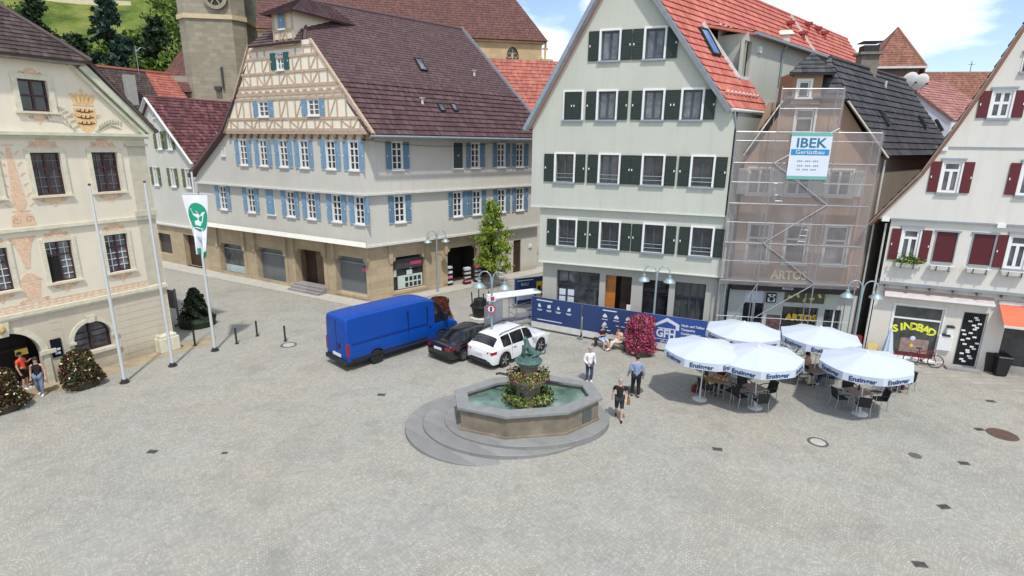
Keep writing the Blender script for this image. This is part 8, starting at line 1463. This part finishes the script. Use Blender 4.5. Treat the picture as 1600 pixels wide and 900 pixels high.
b = MB(); b.box(x0, x1, 0, .012, z0, z1); b.build('sheet', BANNERWHITE, bn); TEAL = plain('teal_banner_band', S(104, 168, 160), .6, var=.05); b = MB(); b.box(x0, x1, -.006, -.001, z1 - .16, z1); b.box(x0, x1, -.006, -.001, z0, z0 + .16); b.build('band', TEAL, bn); SKYB = plain('bright_blue_print', S(44, 130, 186), .6, var=.03); TEALB = plain('dark_teal_print', S(22, 108, 140), .6, var=.03); b = MB(); H_ = z1 - z0; zb_ = z1 - .16 - (H_ - .32) * .40; b.box(x0 + .06, x1 - .06, -.006, -.001, zb_ - .14, zb_ + .14); b.build('band', SKYB, bn)
lettering('IBEK', .62, TEALB, bn, Matrix.Translation((xm, -.006, z1 - .16 - (H_ - .32) * .18)), bold=.012, ext=.003, sx=1.12); lettering('Gerüstbau', .27, BANNERWHITE, bn, Matrix.Translation((xm, -.012, zb_)), bold=.002, ext=.003, sx=1.15)
b = MB()
for k, (w_, dz) in enumerate(((1.25, .42), (1.0, .64), (1.0, .82))):
    n = int(w_ / .09)
    for j in range(n):
        if (j + k) % 4: b.box(xm - w_ / 2 + j * .09, xm - w_ / 2 + j * .09 + .065, -.005, -.001, zb_ - dz - .035, zb_ - dz + .035)
b.build('small_print', plain('grey_small_print', S(132, 142, 150), .6), bn)

# ------------------------------------------------------------------ plants and trees
def tower_plant(lb, M_, h, r, mats, n, size, cat='planter', grp=None, taper=.75, ms=None, pot=True):
    t_ = thing('flower_planter', lb, cat, M_, grp)
    if pot: b = MB(); b.lathe([(r * .8, 0), (r * .9, .3), (r * .88, .32), (.01, .33)], 18); b.build('tub', plain('dark_tub', S(62, 54, 46), .8, var=.2), t_)
    def f():
        z = rnd.uniform(.12, 1); a = rnd.uniform(0, 6.283); k = (1 - (z ** 2.2) * (1 - taper)) * (1 if z < .85 else math.sqrt(max(.05, 1 - ((z - .85) / .16) ** 2))); rr = r * k * rnd.uniform(.74, 1.1) * (1 + .16 * math.sin(a * 3 + z * 5 + h * 7)); return V((rr * math.cos(a), rr * math.sin(a), z * h)), V((math.cos(a), math.sin(a), .35))
    b = MB(); leafcloud(b, n, f, size, rnd, ms=ms or [0]); b.build('blossom' if 'flower' in lb else 'foliage', mats, t_)
    b = MB(); b.lathe([(r * .72, .3), (r * .75, h * .5), (r * .55 * taper, h * .86), (.02, h * .93)], 14); b.build('stem', plain('dark_plant_core', S(30, 34, 22), .95, var=.3, scale=6), t_); return t_
tower_plant('tall tower of pink flowers in a tub before the navy site fence', pG(1000, 553), 2.15, .72, [PINKF, DKLEAF, MAROON], 7500, .085, 'flower tower', None, .8, [0, 0, 0, 1, 2])
tower_plant('rounded russet red shrub in a tub behind the blue van', TR(*g(687, 512).xy), 1.9, .72, [REDF, MAROON], 5200, .10, 'shrub', None, .7, [0, 0, 1])
tower_plant('dark planter shrub with cream flowers right of the arched window and door', pG(131, 603), 1.7, .70, [DKLEAF, MAROON, YELF, REDF], 5600, .11, 'planter', 'planters before the town hall', .5, [0] * 8 + [1] * 9 + [2, 3, 3])
tower_plant('dark reddish planter shrub cut off by the picture edge near the door', pG(4, 640), 1.75, .80, [DKLEAF, MAROON, REDF, YELF], 5600, .11, 'planter', 'planters before the town hall', .5, [0] * 7 + [1] * 9 + [2] * 2 + [3])
ev = thing('evergreen_shrub', 'dark evergreen shrub in the shade behind the banner flagpole', 'shrub', pG(309, 508)); b = MB()
def fe():
    z = rnd.uniform(.08, 1); a = rnd.uniform(0, 6.283); k = (1 - z) ** .7 + .12; br = .75 + .35 * math.cos(a * 6 + z * 17); rr = .95 * k * br * rnd.uniform(.5, 1.05); return V((rr * math.cos(a), rr * math.sin(a), z * 2.25)), V((math.cos(a), math.sin(a), .7))
EVER = leafmat('blackish_evergreen', [S(20, 30, 20), S(34, 46, 30), S(52, 66, 44)], .1); leafcloud(b, 3600, fe, .2, rnd); b.build('foliage', EVER, ev); b = MB(); b.lathe([(.95, 0), (1.0, .35), (.9, .55), (.3, .6)], 18); b.build('planting_base', EVER, ev)
def branch(b, p, d, L, r, lvl, tips, spread=.6):
    n = 4; pts = [p]; q = p.copy()
    for i in range(n): d = (d + V((rnd.gauss(0, .12), rnd.gauss(0, .12), rnd.gauss(.03, .08)))).normalized(); q = q + d * L / n; pts.append(q.copy())
    b.tube(pts, [r * (1 - .6 * i / n) for i in range(n + 1)], 6)
    tips += pts[2:]
    if lvl: 
        for k in range(3): a = pts[2 + k % 3]; dd = (d + V((rnd.gauss(0, spread), rnd.gauss(0, spread), rnd.gauss(0, spread * .5)))).normalized(); branch(b, a, dd, L * .62, r * .45, lvl - 1, tips, spread)
def leafy_tree(name, lb, M_, h, r, mats, n, size, crown0=.25, shape='cone', cat='tree', grp=None, tr=.1, ms=None):
    t_ = thing(name, lb, cat, M_, grp); b = MB(); b.tube([(0, 0, 0), (.03 * h * .1, 0, h * .4), (0, .02, h * .75), (0, 0, h * .95)], [tr, tr * .75, tr * .4, tr * .12], 8); tips = []
    for k in range(26):
        z = h * (crown0 + (.96 - crown0) * (k + .5) / 26); f_ = (z / h - crown0) / (1 - crown0); rr = r * ((1 - f_) ** .8 + .08 if shape == 'cone' else math.sqrt(max(.05, 1 - (2 * f_ - .9) ** 2)) + .1) * rnd.uniform(.7, 1.15); a = k * 2.4 + rnd.uniform(-.3, .3); branch(b, V((0, 0, z * .97)), V((math.cos(a), math.sin(a), .35 if shape == 'cone' else .5)).normalized(), rr, tr * .25 * (1 - f_ * .6), 1, tips, .5)
    b.build('trunk', plain('grey_brown_bark', S(92, 80, 66), .9, var=.25, scale=6), t_); b = MB()
    def f(): p = rnd.choice(tips); s_ = r * .13; return p + V((rnd.gauss(0, s_), rnd.gauss(0, s_), rnd.gauss(0, s_ * .8))), V((p.x, p.y, .3)).normalized() if p.length > .1 else V((0, 0, 1))
    leafcloud(b, n, f, size, rnd, ms=ms); b.build('crown', mats, t_); return t_
YOUNG = leafmat('fresh_green_leaves', [S(78, 104, 34), S(116, 142, 46), S(152, 172, 66), S(176, 190, 92)], .35)
leafy_tree('young_tree', 'slim young green street tree before the dark shop archway', TR(*g(769, 449).xy), 6.9, 1.25, [YOUNG], 5600, .19, .14, 'cone', 'tree', None, .08)
# hillside trees
CONI = leafmat('blue_green_conifer', [S(26, 44, 36), S(42, 66, 54), S(66, 92, 80), S(30, 50, 36)], .12); CONI2 = leafmat('dark_conifer', [S(22, 36, 22), S(40, 58, 34), S(58, 80, 48)], .12); HILLG = leafmat('sunny_green_leaves', [S(56, 84, 30), S(96, 126, 46), S(140, 160, 70)], .3)
def hill_at(x, y): # first hit of the view ray with the hill
    d = ray(x, y).normalized(); t_ = 60.0
    while t_ < 320:
        p = CAM + d * t_
        if hillz(p.x, p.y) - .3 > p.z: return p
        t_ += .5
    return CAM + d * 150
def conifer(lb, M_, h, r, mats, n, size):
    t_ = thing('conifer', lb, 'tree', M_, 'conifers on the hillside'); b = MB(); b.tube([(0, 0, -1), (0, 0, h * .97)], [h * .022, h * .004], 7); n_l = 20; L = []
    for k in range(n_l):
        f_ = (k + .5) / n_l; z = h * (.08 + .9 * f_); rr = r * (1 - f_) ** .85 + .12 * r * .3
        for j in range(7 if f_ < .7 else 4): a = j * .9 + k * 1.3 + rnd.uniform(-.2, .2); e_ = V((rr * math.cos(a) * rnd.uniform(.75, 1.1), rr * math.sin(a) * rnd.uniform(.75, 1.1), z - rr * .28)); b.tube([(0, 0, z), tuple(e_)], [h * .005, h * .002], 4); L.append((V((0, 0, z)), e_))
    b.build('trunk', plain('dark_bark', S(60, 48, 40), .9), t_); b = MB()
    def f(): a, e_ = rnd.choice(L); t0 = rnd.uniform(.12, 1.03) ** .8; p = a.lerp(e_, t0); s_ = size * .55; return p + V((rnd.gauss(0, s_), rnd.gauss(0, s_), rnd.gauss(-s_ * .4, s_ * .5))), V((e_.x, e_.y, -1)).normalized() * .5
    leafcloud(b, n, f, size, rnd); b.build('crown', mats, t_); return t_
def onhill(x, y, dep=None):
    p = hill_at(x, y) if dep is None else CAM + ray(x, y).normalized() * dep; return V((p.x, p.y, hillz(p.x, p.y) - .3))
def at_depth(x, ytop, dep): # foot position under the pixel column at a given range, with height reaching ytop
    d = ray(x, ytop); k = dep / d.y; p = CAM + d * k; z0 = hillz(p.x, p.y) - .3; return V((p.x, p.y, z0)), p.z - z0
for lb, x, yt, dep, rr, mt in (('large blue green conifer centred on the hillside', 160, -12, 92, 9.0, CONI), ('dark conifer directly left of the church tower', 238, 18, 88, 7.6, CONI2), ('dark conifer above the town hall ridge', 46, -16, 100, 7.4, CONI2), ('short dark conifer between the town hall roof and the big blue green one', 112, 46, 86, 3.2, CONI2)):
    p, h_ = at_depth(x, yt, dep); conifer(lb, Matrix.Translation(p), max(4, h_), rr, [mt], 9000, .8)
for i, (lb, x, yt, dep, rr) in enumerate((('sunlit leafy tree high on the hillside beside the tower', 268, -12, 120, 4.5), ('pale green leafy tree between the two largest conifers', 207, 42, 100, 3.0), ('leafy green tree at the left end of the hillside', 5, 8, 112, 4.0), ('small leafy tree among the terraces above the red roof', 140, 62, 90, 2.6), ('round leafy tree low on the hillside by the tower foot', 270, 72, 84, 2.4), ('pale leafy tree above the turret roof', 222, 78, 82, 2.4))):
    p, h_ = at_depth(x, yt, dep); leafy_tree('leafy_tree', lb, Matrix.Translation(p), max(3.5, h_), rr, [HILLG, DKLEAF], 3200, .75, .12, 'round', 'tree', 'leafy trees on the hillside', .22, ms=[0, 0, 1])
b = MB()
for i in range(110):
    x, y = rnd.uniform(-130, -36), rnd.uniform(86, 175); z = hillz(x, y) - .3; s_ = rnd.uniform(.8, 1.9)
    for k in range(26): a = V((rnd.gauss(0, .45), rnd.gauss(0, .45), abs(rnd.gauss(0, .45)))) * s_; leafcloud(b, 1, lambda: (V((x, y, z)) + a, V((a.x, a.y, .5))), .6, rnd, ms=[0, 0, 1])
tag(b.build('hillside_undergrowth', [HILLG, DKLEAF]), kind='stuff')
b = MB()
for (x, y, w_) in ((105, 5, 22), (180, 8, 10), (268, 45, 5), (172, 66, 3.4)): p = onhill(x, y, None) if y < 40 else onhill(x, y, 96); b.box(-w_ / 2, w_ / 2, -.3, .3, -1, 1.3, 0, Matrix.Translation(p) @ Matrix.Rotation(rad(12), 4, 'Z'))
wl_ = thing('terrace_wall', 'pale dry stone terrace walls across the hillside', 'wall'); b.build('stonework', plain('pale_terrace_stone', S(200, 188, 158), .9, var=.2, scale=2), wl_)
# flower box with geranium leaves, empty boxes
for i, s in enumerate(sB[:5]):
    o = thing('window_box', ('white window box full of green plants below the left window', 'empty white window box below the left roller shutter', 'empty white window box below the right roller shutter', 'white window box below the window right of the roller shutters', 'x')[i] if i < 4 else 'white window box at the far right end of the row', 'window box', WF.M(s, .3, zR - .30), 'white window boxes'); b = MB(); b.mesh_([(-.46, -.30, 0), (.46, -.30, 0), (.46, -.1, 0), (-.46, -.1, 0), (-.5, -.34, .2), (.5, -.34, .2), (.5, -.06, .2), (-.5, -.06, .2)], [(3, 2, 1, 0), (0, 1, 5, 4), (1, 2, 6, 5), (2, 3, 7, 6), (3, 0, 4, 7), (4, 5, 6, 7)]); b.build('trough', WHITE2, o)
    for x in (-.25, .25): b = MB(); b.box(x - .015, x + .015, -.36, -.001, -.04, .0); b.box(x - .015, x + .015, -.365, -.345, -.04, .2); b.build('bracket', DGREY, o)
    if i == 0:
        b = MB(); leafcloud(b, 420, lambda: (V((rnd.gauss(.06, .24), rnd.gauss(-.24, .08), .2 + abs(rnd.gauss(0, .16)))), V((0, -.5, .6))), .13, rnd, ms=[0, 0, 1]); b.build('foliage', [MIDLEAF, DKLEAF], o)
# notice board by the evergreen, overhead wire
q = g(264, 512); nb = thing('notice_board', 'grey framed notice board on posts behind the town hall corner', 'notice board', TR(q.x - .3, q.y + .8, 0, -20)); b = MB(); b.box(-.55, .55, -.05, .05, 1.0, 2.1); b.build('panel', plain('grey_notice_panel', S(96, 98, 108), .4, var=.1), nb)
for x in (-.6, .6): b = MB(); b.box(x - .045, x + .045, -.045, .045, 0, 2.2); b.build('post', STEEL, nb)
cb_ = thing('overhead_cable', 'thin dark cable sagging along the street side wall of the half timbered house', 'cable'); b = MB(); a, c = F2.at(-.3, .75, 10.85), F2.at(12.5, .75, 11.0); b.tube([a.lerp(c, i / 14) - V((0, 0, .45 * 4 * (i / 14) * (1 - i / 14))) for i in range(15)], .014, 5); b.build('wire', BLACK, cb_); b = MB(); b.bar(F2.at(-.3, .5, 10.9), F2.at(-.3, .85, 10.8), .12, .12); b.build('insulator', DGREY, cb_)
# goods set out in the dark archway
q = F2.at((bays2[1][0] + bays2[1][1]) / 2, .1)
for i, (ds, off, h_, lb) in enumerate(((-1.25, -.2, 1.6, 'slim display rack of white goods at the left side of the archway'), (.1, .35, 1.3, 'brown display table with white figures before the archway'), (1.2, .3, 1.35, 'display rack with pink goods at the right of the archway'))):
    p = F2.at((bays2[1][0] + bays2[1][1]) / 2 + ds, off); o = thing('display_rack', lb, 'display rack', TR(p.x, p.y, .1, 43.5), 'goods displayed at the archway'); b = MB()
    for j in range(4): b.box(-.32, .32, -.2, .2, .15 + j * h_ / 4.2, .19 + j * h_ / 4.2)
    for x in (-.31, .31): b.box(x - .02, x + .02, -.02, .02, 0, h_)
    b.build('shelves', DKWOOD if i else BLACK, o)
    for j in range(4): b = MB(); b.box(-.26, .26, -.15, .15, .195 + j * h_ / 4.2, .195 + j * h_ / 4.2 + rnd.uniform(.1, .22)); b.build('goods', [BANNERWHITE, plain('pink_goods', S(220, 120, 140), .6), BANNERWHITE, PALE][(i + j) % 4], o)
